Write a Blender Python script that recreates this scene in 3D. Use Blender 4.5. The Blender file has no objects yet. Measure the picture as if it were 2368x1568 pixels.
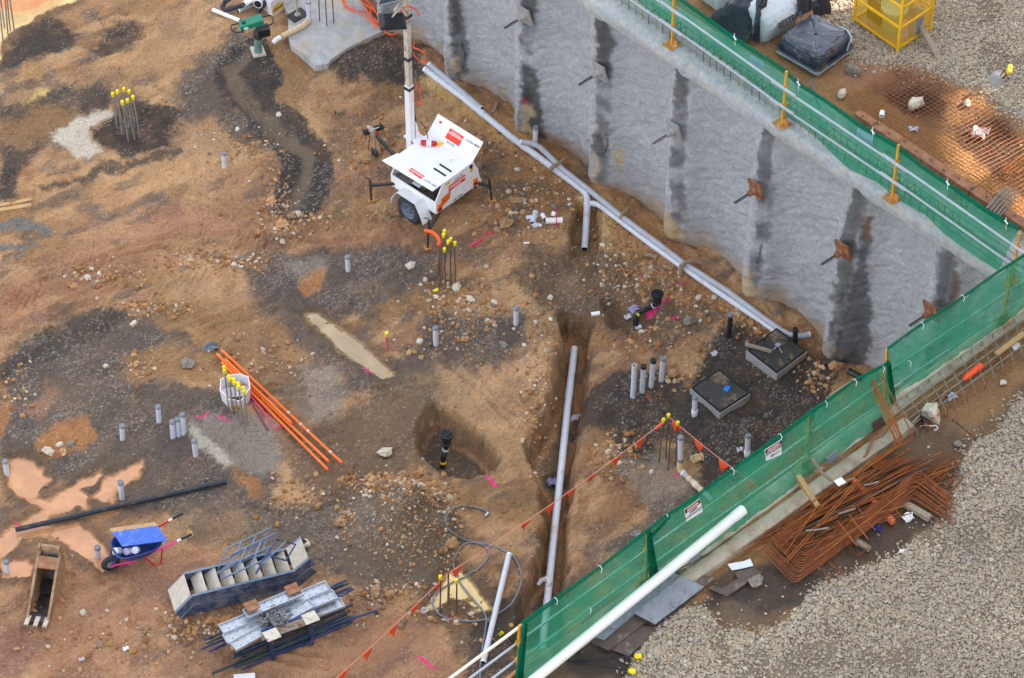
import bpy, math, random
import numpy as np
from mathutils import Vector, Matrix
R = random.Random(7)
NR = np.random.RandomState(11)
SC = bpy.context.scene
COL = SC.collection
V = Vector
Z = V((0, 0, 1))
H = 5.2                      # level of the street side above the pit floor

# ---------------------------------------------------------------- the survey: a pixel of the plan photo -> a point at height z
F_, TH, D0 = 7000.0, math.radians(45.5), 63.6
CAM = V((0, -D0*math.cos(TH), D0*math.sin(TH)))
FW = V((0, math.cos(TH), -math.sin(TH)))
UP = V((0, math.sin(TH), math.cos(TH)))
def P(x, y, z=0.0):
    d = FW + V((1, 0, 0))*((x-1183.5)/F_) + UP*((784-y)/F_)
    return CAM + d*((z-CAM.z)/d.z)
def Qn(X, Y, Zz=0.0):
    dx, dy, dz = X, Y-CAM.y, Zz-CAM.z
    c = dy*FW.y + dz*FW.z
    return 1183.5+F_*dx/c, 784-F_*(dy*UP.y+dz*UP.z)/c
def t(c, r, x, y):
    return (592.06*c+.2507*x, (0, 393, 786, 1175)[r]+.2507*y)

SUN_EL, SUN_AZ = math.radians(30), math.radians(72)        # azimuth clockwise from +Y
SUNV = V((math.sin(SUN_AZ)*math.cos(SUN_EL), math.cos(SUN_AZ)*math.cos(SUN_EL), math.sin(SUN_EL)))
# ---------------------------------------------------------------- noise
def vnoise(x, y, seed=0):
    xi = np.floor(x).astype(np.int64); yi = np.floor(y).astype(np.int64)
    u = x-xi; v = y-yi
    u = u*u*(3-2*u); v = v*v*(3-2*v)
    def h(i, j):
        n = (i*374761393 + j*668265263 + seed*1442695041) & 0xffffffff
        n = ((n ^ (n >> 13))*1274126177) & 0xffffffff
        return ((n ^ (n >> 16)) & 0xffff)/65535.0
    a, b, c, d = h(xi, yi), h(xi+1, yi), h(xi, yi+1), h(xi+1, yi+1)
    return a+(b-a)*u+(c-a)*v+(a-b-c+d)*u*v
def fbm(x, y, o=4, seed=0):
    s = 0; a = .5; tot = 0
    for i in range(o):
        s = s+a*vnoise(x*2**i+17.3*i, y*2**i-9.1*i, seed+i*7); tot += a; a *= .5
    return s/tot
def sst(e0, e1, x):
    k = np.clip((x-e0)/(e1-e0), 0, 1)
    return k*k*(3-2*k)
def sdpoly(px, py, poly):
    d2 = np.full(px.shape, 1e12); ins = np.zeros(px.shape, bool)
    n = len(poly)
    for i in range(n):
        ax, ay = poly[i]; bx, by = poly[(i+1) % n]
        ex, ey = bx-ax, by-ay
        wx, wy = px-ax, py-ay
        k = np.clip((wx*ex+wy*ey)/(ex*ex+ey*ey+1e-9), 0, 1)
        d2 = np.minimum(d2, (wx-ex*k)**2+(wy-ey*k)**2)
        if ay != by:
            c = ((ay > py) != (by > py)) & (px < (bx-ax)*(py-ay)/(by-ay)+ax)
            ins ^= c
    d = np.sqrt(d2)
    return np.where(ins, -d, d)
def sdline(px, py, pts):
    d2 = np.full(px.shape, 1e12)
    for (ax, ay), (bx, by) in zip(pts[:-1], pts[1:]):
        ex, ey = bx-ax, by-ay
        k = np.clip(((px-ax)*ex+(py-ay)*ey)/(ex*ex+ey*ey+1e-9), 0, 1)
        d2 = np.minimum(d2, (px-ax-ex*k)**2+(py-ay-ey*k)**2)
    return np.sqrt(d2)
def lin(r, g, b):
    f = lambda c: (c/255/12.92 if c <= 10 else ((c/255+.055)/1.055)**2.4)
    return (f(r), f(g), f(b))

# ---------------------------------------------------------------- objects, names, labels
def tag(o, label=None, cat=None, group=None, kind=None):
    if label: o['label'] = label
    if cat: o['category'] = cat
    if group: o['group'] = group
    if kind: o['kind'] = kind
    return o
def thing(name, label, cat, loc, group=None):
    o = bpy.data.objects.new(name, None); COL.objects.link(o)
    o.empty_display_size = .2
    o.location = loc
    return tag(o, label, cat, group)
def rootloc(o):
    while o.parent: o = o.parent
    return o.location.copy()
def link(name, me, parent=None):
    o = bpy.data.objects.new(name, me); COL.objects.link(o)
    if parent: o.parent = parent
    return o
def frame(d):
    d = d.normalized()
    a = Z if abs(d.z) < .95 else V((1, 0, 0))
    u = d.cross(a).normalized()
    return u, u.cross(d).normalized()
class MB:
    def __init__(s): s.v = []; s.f = []
    def add(s, vs, fs):
        n = len(s.v); s.v += [V(p) for p in vs]
        s.f += [tuple(i+n for i in f) for f in fs]; return s
    def obox(s, o, a, b, c):
        o, a, b, c = V(o), V(a), V(b), V(c)
        vs = [o, o+a, o+a+b, o+b, o+c, o+a+c, o+a+b+c, o+b+c]
        fs = [(0, 3, 2, 1), (4, 5, 6, 7), (0, 1, 5, 4), (1, 2, 6, 5), (2, 3, 7, 6), (3, 0, 4, 7)]
        if a.cross(b).dot(c) < 0: fs = [f[::-1] for f in fs]
        return s.add(vs, fs)
    def cbox(s, c, a, b, cc):                 # centred box with full edge vectors
        a, b, cc = V(a), V(b), V(cc)
        return s.obox(V(c)-(a+b+cc)/2, a, b, cc)
    def bar(s, p, q, w, h, up=Z):
        p, q = V(p), V(q); d = q-p
        u = d.cross(up)
        if u.length < 1e-6: u = d.cross(V((1, 0, 0)))
        u.normalize(); w2 = u.cross(d).normalized()
        return s.obox(p-u*w/2-w2*h/2, d, u*w, w2*h)
    def tube(s, pts, r, n=8, caps=True, close=False):
        pts = [V(p) for p in pts]; m = len(pts)
        rr = r if isinstance(r, (list, tuple)) else [r]*m
        n0 = len(s.v); u = None
        for i, p in enumerate(pts):
            if close: d = pts[(i+1) % m]-pts[i-1]
            else: d = pts[min(i+1, m-1)]-pts[max(i-1, 0)]
            if d.length < 1e-9: d = Z.copy()
            d.normalize()
            if u is None: u, w = frame(d)
            else:
                u = (u-d*u.dot(d))
                if u.length < 1e-5: u, w = frame(d)
                u.normalize(); w = u.cross(d)
            for k in range(n):
                a = 2*math.pi*k/n
                s.v.append(p+(u*math.cos(a)+w*math.sin(a))*rr[i])
        for i in range(m if close else m-1):
            j = (i+1) % m
            for k in range(n):
                l = (k+1) % n
                s.f.append((n0+i*n+k, n0+j*n+k, n0+j*n+l, n0+i*n+l))
        if caps and not close:
            s.f.append(tuple(n0+k for k in range(n)))
            s.f.append(tuple(n0+(m-1)*n+k for k in reversed(range(n))))
        return s
    def lathe(s, o, axis, prof, n=16):         # prof: (r, h) pairs
        o = V(o); ax = V(axis).normalized(); u, w = frame(ax); n0 = len(s.v)
        for r, h in prof:
            for k in range(n):
                a = 2*math.pi*k/n
                s.v.append(o+ax*h+(u*math.cos(a)+w*math.sin(a))*max(r, .0005))
        for i in range(len(prof)-1):
            for k in range(n):
                l = (k+1) % n
                s.f.append((n0+i*n+k, n0+i*n+l, n0+(i+1)*n+l, n0+(i+1)*n+k))
        return s
    def hollow(s, p, q, r, ri=None, n=14):
        p, q = V(p), V(q); ri = ri or r*.88; L = (q-p).length
        return s.lathe(p, q-p, [(ri, .3*L), (ri, 0), (r, 0), (r, L), (ri, L), (ri, .7*L), (.001, .7*L)], n)
    def prism(s, poly, vec):
        poly = [V(p) for p in poly]; vec = V(vec); n = len(poly)
        nn = V((0, 0, 0))
        for i in range(n): nn += poly[i].cross(poly[(i+1) % n])
        if nn.dot(vec) < 0: poly.reverse()
        fs = [tuple(reversed(range(n))), tuple(range(n, 2*n))]
        fs += [(i, (i+1) % n, n+(i+1) % n, n+i) for i in range(n)]
        return s.add(poly+[p+vec for p in poly], fs)
    def grid(s, fn, nu, nv, thick=None):       # fn(i/nu, j/nv) -> Vector ; thick -> closed sheet
        n0 = len(s.v)
        g = [[V(fn(i/nu, j/nv)) for i in range(nu+1)] for j in range(nv+1)]
        idx = lambda i, j, o=0: n0+o+j*(nu+1)+i
        for row in g: s.v += row
        for j in range(nv):
            for i in range(nu):
                s.f.append((idx(i, j), idx(i+1, j), idx(i+1, j+1), idx(i, j+1)))
        if thick:
            o = (nu+1)*(nv+1)
            for j in range(nv+1):
                for i in range(nu+1):
                    a = g[j][min(i+1, nu)]-g[j][max(i-1, 0)]; b = g[min(j+1, nv)][i]-g[max(j-1, 0)][i]
                    nn = a.cross(b); nn = nn.normalized() if nn.length > 1e-9 else Z
                    s.v.append(g[j][i]-nn*thick)
            for j in range(nv):
                for i in range(nu):
                    s.f.append((idx(i, j, o), idx(i, j+1, o), idx(i+1, j+1, o), idx(i+1, j, o)))
            for i in range(nu):
                s.f.append((idx(i, 0), idx(i, 0, o), idx(i+1, 0, o), idx(i+1, 0)))
                s.f.append((idx(i, nv), idx(i+1, nv), idx(i+1, nv, o), idx(i, nv, o)))
            for j in range(nv):
                s.f.append((idx(0, j), idx(0, j+1), idx(0, j+1, o), idx(0, j, o)))
                s.f.append((idx(nu, j), idx(nu, j, o), idx(nu, j+1, o), idx(nu, j+1)))
        return s
    def build(s, name, m, parent=None, smooth=True, ang=38, at=None):
        me = bpy.data.meshes.new(name)
        if parent is not None: off = rootloc(parent)
        elif at is not None: off = V(at)
        else:
            xs = [p.x for p in s.v]; ys = [p.y for p in s.v]; zs = [p.z for p in s.v]
            off = V(((min(xs)+max(xs))/2, (min(ys)+max(ys))/2, min(zs)))
        me.from_pydata([p-off for p in s.v], [], s.f)
        me.materials.append(m)
        if smooth:
            me.polygons.foreach_set('use_smooth', [True]*len(me.polygons))
            me.set_sharp_from_angle(angle=math.radians(ang))
        me.update()
        o = link(name, me, parent)
        if parent is None: o.location = off
        return o
def npmesh(name, v, f, m, col=None, smooth=True):
    """v (n,3) f (m,3|4) numpy -> mesh, optional per-vertex colour"""
    me = bpy.data.meshes.new(name)
    k = f.shape[1]
    me.vertices.add(len(v)); me.vertices.foreach_set('co', v.astype(np.float32).ravel())
    me.loops.add(f.size); me.loops.foreach_set('vertex_index', f.astype(np.int32).ravel())
    me.polygons.add(len(f)); me.polygons.foreach_set('loop_start', np.arange(0, f.size, k, dtype=np.int32))
    me.polygons.foreach_set('use_smooth', np.full(len(f), smooth))
    if col is not None:
        a = me.color_attributes.new('Col', 'FLOAT_COLOR', 'POINT')
        c = np.ones((len(v), 4), np.float32); c[:, :3] = col
        a.data.foreach_set('color', c.ravel())
    me.materials.append(m)
    me.update(calc_edges=True); me.validate()
    return me

# ---------------------------------------------------------------- materials
def nodes(name):
    m = bpy.data.materials.new(name); m.use_nodes = True
    nt = m.node_tree; b = nt.nodes['Principled BSDF']
    return m, nt, b
def mk(name, c, rough=.55, metal=0, var=.18, scale=6, bump=.0, bscale=40, dirt=None, damt=.5, dscale=5, spec=.4, c2=None):
    m, nt, b = nodes(name); N = nt.nodes.new; L = nt.links.new
    tc = N('ShaderNodeTexCoord')
    n1 = N('ShaderNodeTexNoise'); n1.inputs['Scale'].default_value = scale; n1.inputs['Detail'].default_value = 6
    n1.inputs['Roughness'].default_value = .65
    L(tc.outputs['Object'], n1.inputs['Vector'])
    r = N('ShaderNodeValToRGB'); e = r.color_ramp.elements
    e[0].position = .3; e[1].position = .7
    e[0].color = (*[x*(1-var) for x in c], 1)
    e[1].color = (*(c2 if c2 else [min(1, x*(1+var)) for x in c]), 1)
    L(n1.outputs['Fac'], r.inputs['Fac'])
    out = r.outputs['Color']
    if dirt:
        n2 = N('ShaderNodeTexNoise'); n2.inputs['Scale'].default_value = dscale; n2.inputs['Detail'].default_value = 8
        n2.inputs['Roughness'].default_value = .7
        L(tc.outputs['Object'], n2.inputs['Vector'])
        r2 = N('ShaderNodeValToRGB'); r2.color_ramp.elements[0].position = .62-.3*damt; r2.color_ramp.elements[1].position = .78-.2*damt
        L(n2.outputs['Fac'], r2.inputs['Fac'])
        mx = N('ShaderNodeMix'); mx.data_type = 'RGBA'
        L(r2.outputs['Color'], mx.inputs[0]); L(out, mx.inputs[6]); mx.inputs[7].default_value = (*dirt, 1)
        out = mx.outputs[2]
    L(out, b.inputs['Base Color'])
    b.inputs['Roughness'].default_value = rough; b.inputs['Metallic'].default_value = metal
    b.inputs['Specular IOR Level'].default_value = spec
    if bump:
        n3 = N('ShaderNodeTexNoise'); n3.inputs['Scale'].default_value = bscale; n3.inputs['Detail'].default_value = 5
        L(tc.outputs['Object'], n3.inputs['Vector'])
        bp = N('ShaderNodeBump'); bp.inputs['Strength'].default_value = 1; bp.inputs['Distance'].default_value = bump
        L(n3.outputs['Fac'], bp.inputs['Height']); L(bp.outputs['Normal'], b.inputs['Normal'])
    return m
def mkcol(name, rough=.9, var=.25, scale=30, bump=.02, bscale=25, spec=.2, rough_from_dark=False):
    m, nt, b = nodes(name); N = nt.nodes.new; L = nt.links.new
    at = N('ShaderNodeAttribute'); at.attribute_name = 'Col'
    tc = N('ShaderNodeTexCoord')
    n1 = N('ShaderNodeTexNoise'); n1.inputs['Scale'].default_value = scale; n1.inputs['Detail'].default_value = 8; n1.inputs['Roughness'].default_value = .7
    L(tc.outputs['Object'], n1.inputs['Vector'])
    mr = N('ShaderNodeMapRange'); mr.inputs['From Min'].default_value = .25; mr.inputs['From Max'].default_value = .75
    mr.inputs['To Min'].default_value = 1-var; mr.inputs['To Max'].default_value = 1+var
    L(n1.outputs['Fac'], mr.inputs['Value'])
    mx = N('ShaderNodeMix'); mx.data_type = 'RGBA'; mx.blend_type = 'MULTIPLY'; mx.inputs[0].default_value = 1
    L(at.outputs['Color'], mx.inputs[6]); L(mr.outputs['Result'], mx.inputs[7])
    L(mx.outputs[2], b.inputs['Base Color'])
    b.inputs['Roughness'].default_value = rough; b.inputs['Specular IOR Level'].default_value = spec
    if bump:
        n3 = N('ShaderNodeTexNoise'); n3.inputs['Scale'].default_value = bscale; n3.inputs['Detail'].default_value = 8; n3.inputs['Roughness'].default_value = .65
        L(tc.outputs['Object'], n3.inputs['Vector'])
        bp = N('ShaderNodeBump'); bp.inputs['Strength'].default_value = 1; bp.inputs['Distance'].default_value = bump
        L(n3.outputs['Fac'], bp.inputs['Height']); L(bp.outputs['Normal'], b.inputs['Normal'])
    return m
mud = lin(150, 115, 78)
M = {
 'soil': mkcol('soil', .92, .36, 20, .05, 16),
 'stone': mkcol('stone', .85, .2, 14, .004, 30, .3),
 'shot': mkcol('shotcrete', .88, .3, 42, .04, 34, .25),
 'pvc': mk('grey_pvc', lin(206, 210, 220), .38, var=.06, dirt=lin(180, 150, 115), damt=.22, dscale=4),
 'pvcw': mk('white_pvc', lin(242, 241, 240), .35, var=.04, dirt=lin(205, 195, 180), damt=.12, dscale=3),
 'pvcdirty': mk('muddy_pvc', lin(176, 178, 186), .45, var=.1, dirt=lin(170, 148, 122), damt=.25, dscale=3),
 'pcap': mk('pipe_cap_grey', lin(128, 134, 146), .5, var=.15, scale=14, dirt=lin(185, 170, 150), damt=.3, dscale=12),
 'blackp': mk('black_plastic', lin(38, 41, 46), .38, var=.2, dirt=lin(120, 105, 88), damt=.15),
 'polypipe': mk('black_poly_pipe', lin(42, 48, 58), .42, var=.2, dirt=lin(150, 130, 110), damt=.2, dscale=7),
 'yellowcap': mk('yellow_cap', lin(238, 214, 20), .4, var=.08),
 'rebar': mk('rebar_grey_rust', lin(98, 84, 74), .7, .2, .3, 20, bump=.004, bscale=120, c2=lin(130, 112, 96)),
 'rebargrey': mk('rebar_cement_grey', lin(142, 134, 126), .8, .1, .25, 14, bump=.004, bscale=120),
 'rust': mk('rust_bar', lin(118, 66, 38), .8, .1, .35, 5, bump=.002, bscale=150, c2=lin(158, 90, 46)),
 'rustbright': mk('rust_bright', lin(152, 84, 36), .8, .1, .3, 6, c2=lin(186, 112, 52)),
 'rustplate': mk('rust_plate', lin(140, 88, 58), .75, .1, .3, 5, c2=lin(176, 128, 98), bump=.002),
 'conc': mk('concrete', lin(160, 158, 156), .85, var=.15, scale=3, bump=.006, bscale=30, dirt=lin(150, 125, 95), damt=.25, dscale=2.5),
 'concpale': mk('concrete_pale', lin(176, 166, 148), .88, var=.18, scale=3, bump=.012, bscale=24, dirt=lin(140, 118, 92), damt=.5, dscale=2.5),
 'concblue': mk('concrete_slab', lin(164, 167, 170), .85, var=.26, scale=8, bump=.016, bscale=30, dirt=lin(184, 182, 170), damt=.5, dscale=4.5),
 'slab': mk('slab_concrete', lin(180, 180, 179), .85, var=.3, scale=3.2, bump=.012, bscale=26, dirt=lin(188, 170, 142), damt=.45, dscale=1.3, c2=lin(196, 195, 192)),
 'galv': mk('galvanised_steel', lin(186, 192, 200), .4, .6, .15, 8, dirt=lin(150, 140, 128), damt=.2),
 'tubegalv': mk('galvanised_tube', lin(176, 184, 194), .45, .3, .12, 4),
 'fpost': mk('orange_yellow_paint', lin(226, 158, 40), .5, var=.15, dirt=lin(150, 110, 70), damt=.25, dscale=9),
 'fplate': mk('rusty_orange_plate', lin(184, 128, 66), .7, var=.25, scale=9, dirt=lin(196, 172, 140), damt=.4, dscale=9),
 'cageyel': mk('cage_yellow', lin(240, 186, 30), .45, var=.1, dirt=lin(170, 120, 60), damt=.2, dscale=8),
 'white': mk('white_paint', lin(240, 241, 244), .32, var=.04, dirt=lin(206, 200, 190), damt=.16, dscale=7),
 'dirtywhite': mk('dirty_white', lin(205, 196, 180), .55, var=.2, scale=7, dirt=lin(120, 92, 66), damt=.4, dscale=6),
 'red': mk('sticker_red', lin(236, 62, 40), .45, var=.05),
 'redpaint': mk('red_paint', lin(205, 30, 36), .35, var=.08),
 'taillamp': mk('tail_lamp_red', lin(178, 26, 24), .2, var=.05),
 'indicator': mk('tail_lamp_amber', lin(240, 110, 20), .2, var=.05),
 'orange': mk('orange_conduit', lin(250, 118, 36), .4, var=.06, dirt=lin(225, 160, 110), damt=.12),
 'ocable': mk('orange_cable', lin(238, 92, 40), .45, var=.08),
 'flag': mk('flag_orange', lin(255, 88, 46), .6, var=.05),
 'pink': mk('pink_paint', lin(252, 58, 150), .7, var=.1),
 'pinkstake': mk('pink_stake', lin(214, 62, 104), .6, var=.2, scale=14),
 'purple': mk('purple_pipe', lin(122, 44, 88), .5, var=.2),
 'string': mk('pink_string', lin(214, 140, 122), .8, var=.1),
 'timber': mk('timber', lin(186, 150, 106), .75, var=.18, scale=12, dirt=lin(140, 110, 80), damt=.2),
 'timbergrey': mk('weathered_timber', lin(156, 142, 124), .8, var=.2, scale=12, dirt=lin(110, 98, 84), damt=.3),
 'ply': mk('film_faced_ply', lin(92, 76, 70), .45, var=.2, scale=4, dirt=lin(150, 140, 135), damt=.25, dscale=5),
 'plyworn': mk('worn_plywood', lin(142, 146, 156), .6, var=.22, scale=5, dirt=lin(98, 90, 88), damt=.4, dscale=4),
 'bluesteel': mk('blue_steel', lin(48, 66, 110), .5, .1, .25, 6, dirt=lin(120, 115, 112), damt=.3, dscale=5),
 'bluegrey': mk('blue_grey_tube', lin(112, 128, 152), .45, .2, .2, 8),
 'stringer': mk('stair_blue', lin(60, 74, 104), .6, .1, .3, 4, dirt=lin(128, 126, 126), damt=.6, dscale=4),
 'tread': mk('tread_dusty', lin(196, 186, 170), .85, var=.12, scale=9, dirt=lin(166, 148, 126), damt=.35, dscale=7),
 'greentube': mk('green_tube', lin(52, 72, 80), .5, .2, .25, 6),
 'barrow': mk('barrow_blue', lin(36, 70, 138), .42, var=.15, dirt=lin(120, 110, 110), damt=.15),
 'boardblue': mk('board_blue', lin(66, 106, 204), .5, var=.08, dirt=lin(150, 172, 220), damt=.22, dscale=6),
 'bucket': mk('bucket_worn', lin(166, 138, 108), .6, .3, .3, 7, dirt=lin(120, 76, 52), damt=.4, dscale=5),
 'bucketin': mk('bucket_inside', lin(62, 60, 62), .35, .5, .3, 5, dirt=lin(120, 84, 58), damt=.4, dscale=4),
 'tooth': mk('worn_steel', lin(200, 186, 172), .4, .6, .2, 12),
 'tyre': mk('tyre', lin(58, 60, 64), .8, var=.2, scale=10, dirt=lin(110, 96, 82), damt=.2),
 'rim': mk('rim', lin(108, 122, 140), .5, .2, .15),
 'coupler': mk('coupler_zinc', lin(132, 132, 134), .5, .5, .4, 9, dirt=lin(70, 66, 66), damt=.5, dscale=9),
 'darksteel': mk('dark_steel', lin(66, 64, 66), .55, .4, .3, 8, dirt=lin(130, 104, 82), damt=.3),
 'engine': mk('engine_grey', lin(122, 118, 110), .5, .2, .3, 8),
 'black': mk('black_paint', lin(30, 31, 34), .45, var=.15),
 'lampblack': mk('lamp_housing', lin(48, 52, 58), .5, .1, .15),
 'tarp': mk('black_tarp', lin(44, 48, 60), .3, var=.3, scale=3, spec=.6, dirt=lin(150, 132, 112), damt=.12, dscale=5),
 'wrap': mk('wrapped_pallet_plastic', lin(58, 66, 80), .28, var=.3, scale=4, spec=.6, dirt=lin(176, 150, 118), damt=.2, dscale=4.5),
 'film': mk('pale_strap', lin(176, 182, 192), .4, var=.1),
 'bag': mk('pale_bulk_bag', lin(196, 202, 208), .6, var=.1, scale=4, dirt=lin(150, 140, 128), damt=.2),
 'cardboard': mk('white_carton', lin(226, 222, 226), .6, var=.06, dirt=lin(196, 180, 160), damt=.18),
 'cartonin': mk('carton_brown', lin(170, 122, 76), .8, var=.1),
 'ply_ink': mk('ink_blue', lin(60, 64, 150), .6, var=.05),
 'yellowlab': mk('label_yellow', lin(232, 190, 40), .6, var=.05),
 'paper': mk('paper', lin(226, 232, 246), .6, var=.05, dirt=lin(190, 204, 236), damt=.3),
 'lit': mk('litter_film', lin(214, 210, 216), .4, var=.1, dirt=lin(170, 150, 130), damt=.3),
 'greenm': mk('rammer_green', lin(30, 128, 98), .4, var=.12, dirt=lin(120, 110, 92), damt=.15),
 'bellow': mk('bellows_green', lin(96, 128, 118), .6, var=.15),
 'bin': mk('bin_green', lin(150, 178, 138), .5, var=.12, dirt=lin(120, 120, 96), damt=.2),
 'lilac': mk('lilac_tin', lin(178, 168, 206), .5, var=.15),
 'tape': mk('beige_tape', lin(214, 190, 150), .65, var=.12, scale=16),
 'orangetimber': mk('orange_timber', lin(226, 112, 74), .7, var=.15, scale=9),
 'hose': mk('grey_hose', lin(122, 130, 140), .45, var=.15),
 'hessian': mk('muddy_rag_rope', lin(150, 128, 104), .9, var=.25, scale=16, bump=.01, bscale=40),
 'bluecap': mk('blue_lid', lin(38, 128, 226), .4, var=.05),
 'coverlid': mk('pit_lid', lin(70, 68, 66), .5, .2, .25, 4, dirt=lin(170, 142, 104), damt=.3, dscale=3),
 'bluerope': mk('blue_cord', lin(60, 120, 150), .6),
 'tie': mk('white_tie', lin(240, 242, 245), .4, var=.02),
 'cream': mk('cream_rail', lin(240, 228, 206), .45, var=.05),
 'ofence': mk('orange_netting', lin(250, 90, 42), .5, var=.08),
 'clay': mk('muddy_clay', lin(190, 160, 120), .9, var=.2),
}
def scrim_mat(name, c, alpha):
    m, nt, b = nodes(name); N = nt.nodes.new; L = nt.links.new
    nt.nodes.remove(b); out = nt.nodes['Material Output']
    tc = N('ShaderNodeTexCoord'); n = N('ShaderNodeTexNoise'); n.inputs['Scale'].default_value = 1.6; n.inputs['Detail'].default_value = 5
    L(tc.outputs['Object'], n.inputs['Vector'])
    r = N('ShaderNodeValToRGB'); r.color_ramp.elements[0].color = (*[x*.8 for x in c], 1); r.color_ramp.elements[1].color = (*[x*1.25 for x in c], 1)
    L(n.outputs['Fac'], r.inputs['Fac'])
    d = N('ShaderNodeBsdfDiffuse'); tl = N('ShaderNodeBsdfTranslucent'); tr = N('ShaderNodeBsdfTransparent')
    tr.inputs['Color'].default_value = (.86, 1, .93, 1)
    L(r.outputs['Color'], d.inputs['Color']); L(r.outputs['Color'], tl.inputs['Color'])
    m1 = N('ShaderNodeMixShader'); m1.inputs[0].default_value = .45
    L(d.outputs[0], m1.inputs[1]); L(tl.outputs[0], m1.inputs[2])
    mr = N('ShaderNodeMapRange'); mr.inputs['To Min'].default_value = alpha-.13; mr.inputs['To Max'].default_value = alpha+.13
    mr.inputs['From Min'].default_value = .35; mr.inputs['From Max'].default_value = .65
    L(n.outputs['Fac'], mr.inputs['Value'])
    m2 = N('ShaderNodeMixShader'); L(mr.outputs['Result'], m2.inputs[0])
    L(tr.outputs[0], m2.inputs[1]); L(m1.outputs[0], m2.inputs[2]); L(m2.outputs[0], out.inputs['Surface'])
    return m
M['scrim'] = scrim_mat('green_scrim', lin(62, 160, 130), .43)
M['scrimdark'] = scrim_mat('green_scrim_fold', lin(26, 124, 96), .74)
def water_mat(name, c, rough=.05):
    m = mk(name, c, rough, var=.22, scale=1.6, spec=.9, dirt=tuple(x*.72 for x in c), damt=.35, dscale=1.1); return m
M['mudwater'] = water_mat('orange_mud_water', lin(200, 144, 100))
M['mudwater2'] = water_mat('sandy_mud_water', lin(170, 144, 106))
M['mudwater3'] = water_mat('pale_mud_water', lin(226, 194, 128))

def text(s, o, xd, yd, h, m, parent, name='lettering', ext=.002):
    cu = bpy.data.curves.new('txt', 'FONT'); cu.body = s; cu.align_x = 'CENTER'; cu.align_y = 'CENTER'; cu.size = h*1.4; cu.extrude = ext
    ob = bpy.data.objects.new('txt', cu); COL.objects.link(ob)
    bpy.context.view_layer.update()
    me = bpy.data.meshes.new_from_object(ob.evaluated_get(bpy.context.evaluated_depsgraph_get()))
    bpy.data.objects.remove(ob); bpy.data.curves.remove(cu)
    xd = V(xd).normalized(); yd = V(yd); yd = (yd-xd*yd.dot(xd)).normalized(); zd = xd.cross(yd)
    mt = Matrix((xd, yd, zd)).transposed().to_4x4(); mt.translation = V(o)-rootloc(parent)
    me.transform(mt); me.materials.clear(); me.materials.append(m); me.name = name
    return link(name, me, parent)
def tpl(n=6, sub=False, jit=.25, seed=3):
    """rough stone templates: jittered icosahedra (or octahedra)"""
    rs = np.random.RandomState(seed); out = []
    g = (1+5**.5)/2
    if sub:
        iv = np.array([(-1, g, 0), (1, g, 0), (-1, -g, 0), (1, -g, 0), (0, -1, g), (0, 1, g), (0, -1, -g), (0, 1, -g), (g, 0, -1), (g, 0, 1), (-g, 0, -1), (-g, 0, 1)])/np.sqrt(1+g*g)
        fv = np.array([(0, 11, 5), (0, 5, 1), (0, 1, 7), (0, 7, 10), (0, 10, 11), (1, 5, 9), (5, 11, 4), (11, 10, 2), (10, 7, 6), (7, 1, 8), (3, 9, 4), (3, 4, 2), (3, 2, 6), (3, 6, 8), (3, 8, 9), (4, 9, 5), (2, 4, 11), (6, 2, 10), (8, 6, 7), (9, 8, 1)])
    else:
        iv = np.array([(1, 0, 0), (-1, 0, 0), (0, 1, 0), (0, -1, 0), (0, 0, 1), (0, 0, -1.)])
        fv = np.array([(0, 2, 4), (2, 1, 4), (1, 3, 4), (3, 0, 4), (2, 0, 5), (1, 2, 5), (3, 1, 5), (0, 3, 5)])
    for i in range(n):
        out.append(iv*(1+rs.uniform(-jit, jit, (len(iv), 1)))+rs.uniform(-.1, .1, iv.shape))
    return out, fv
def scatter(name, pos, size, cols, m, ico=True, flat=.65, seed=5, smooth=False):
    rs = np.random.RandomState(seed); T, fv = tpl(6, ico, .22, seed)
    n = len(pos); k = len(T[0])
    b = np.array(T)[rs.randint(0, 6, n)]                       # n,k,3
    sc = np.stack([rs.uniform(.75, 1.35, n), rs.uniform(.7, 1.1, n), rs.uniform(flat-.15, flat+.2, n)], 1)*size[:, None]
    b = b*sc[:, None, :]
    a = rs.uniform(0, 6.283, n); ca, sa = np.cos(a), np.sin(a)
    tl = rs.uniform(-.5, .5, n); ct, s_t = np.cos(tl), np.sin(tl)
    y = b[..., 1]*ct[:, None]-b[..., 2]*s_t[:, None]; z = b[..., 1]*s_t[:, None]+b[..., 2]*ct[:, None]
    x = b[..., 0]*ca[:, None]-y*sa[:, None]; y = b[..., 0]*sa[:, None]+y*ca[:, None]
    v = np.stack([x, y, z], -1)+pos[:, None, :]
    f = (fv[None]+(np.arange(n)*k)[:, None, None]).reshape(-1, 3)
    c = np.repeat(cols, k, 0)
    return link(name, npmesh(name, v.reshape(-1, 3), f, m, c, smooth))
# ================================================================ terrain of the pit
WO = P(1372, 430, 0)
WD = (P(1915, 830, 0)-WO); WD.z = 0; WD.normalize()
WN = V((WD.y, -WD.x, 0))
def WP(s, z, o=0): return WO+WD*s+WN*o+Z*z
FA, FB = P(2318, 741, H), P(1205, 1565, H)
FD = (FB-FA).normalized(); FN = V((FD.y, -FD.x, 0))
if FN.x > 0: FN = -FN
FL = (FB-FA).length
PAL = {'brown': lin(152, 117, 81), 'tan': lin(190, 151, 110), 'red': lin(166, 121, 95), 'dark': lin(68, 63, 60), 'dgrey': lin(90, 83, 78),
       'chalk': lin(200, 190, 172), 'ochre': lin(172, 120, 75), 'clay': lin(112, 112, 110), 'grey': lin(146, 136, 124), 'path': lin(122, 106, 88),
       'dbrown': lin(110, 90, 73), 'yel': lin(206, 176, 112), 'black': lin(58, 54, 52)}
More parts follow.
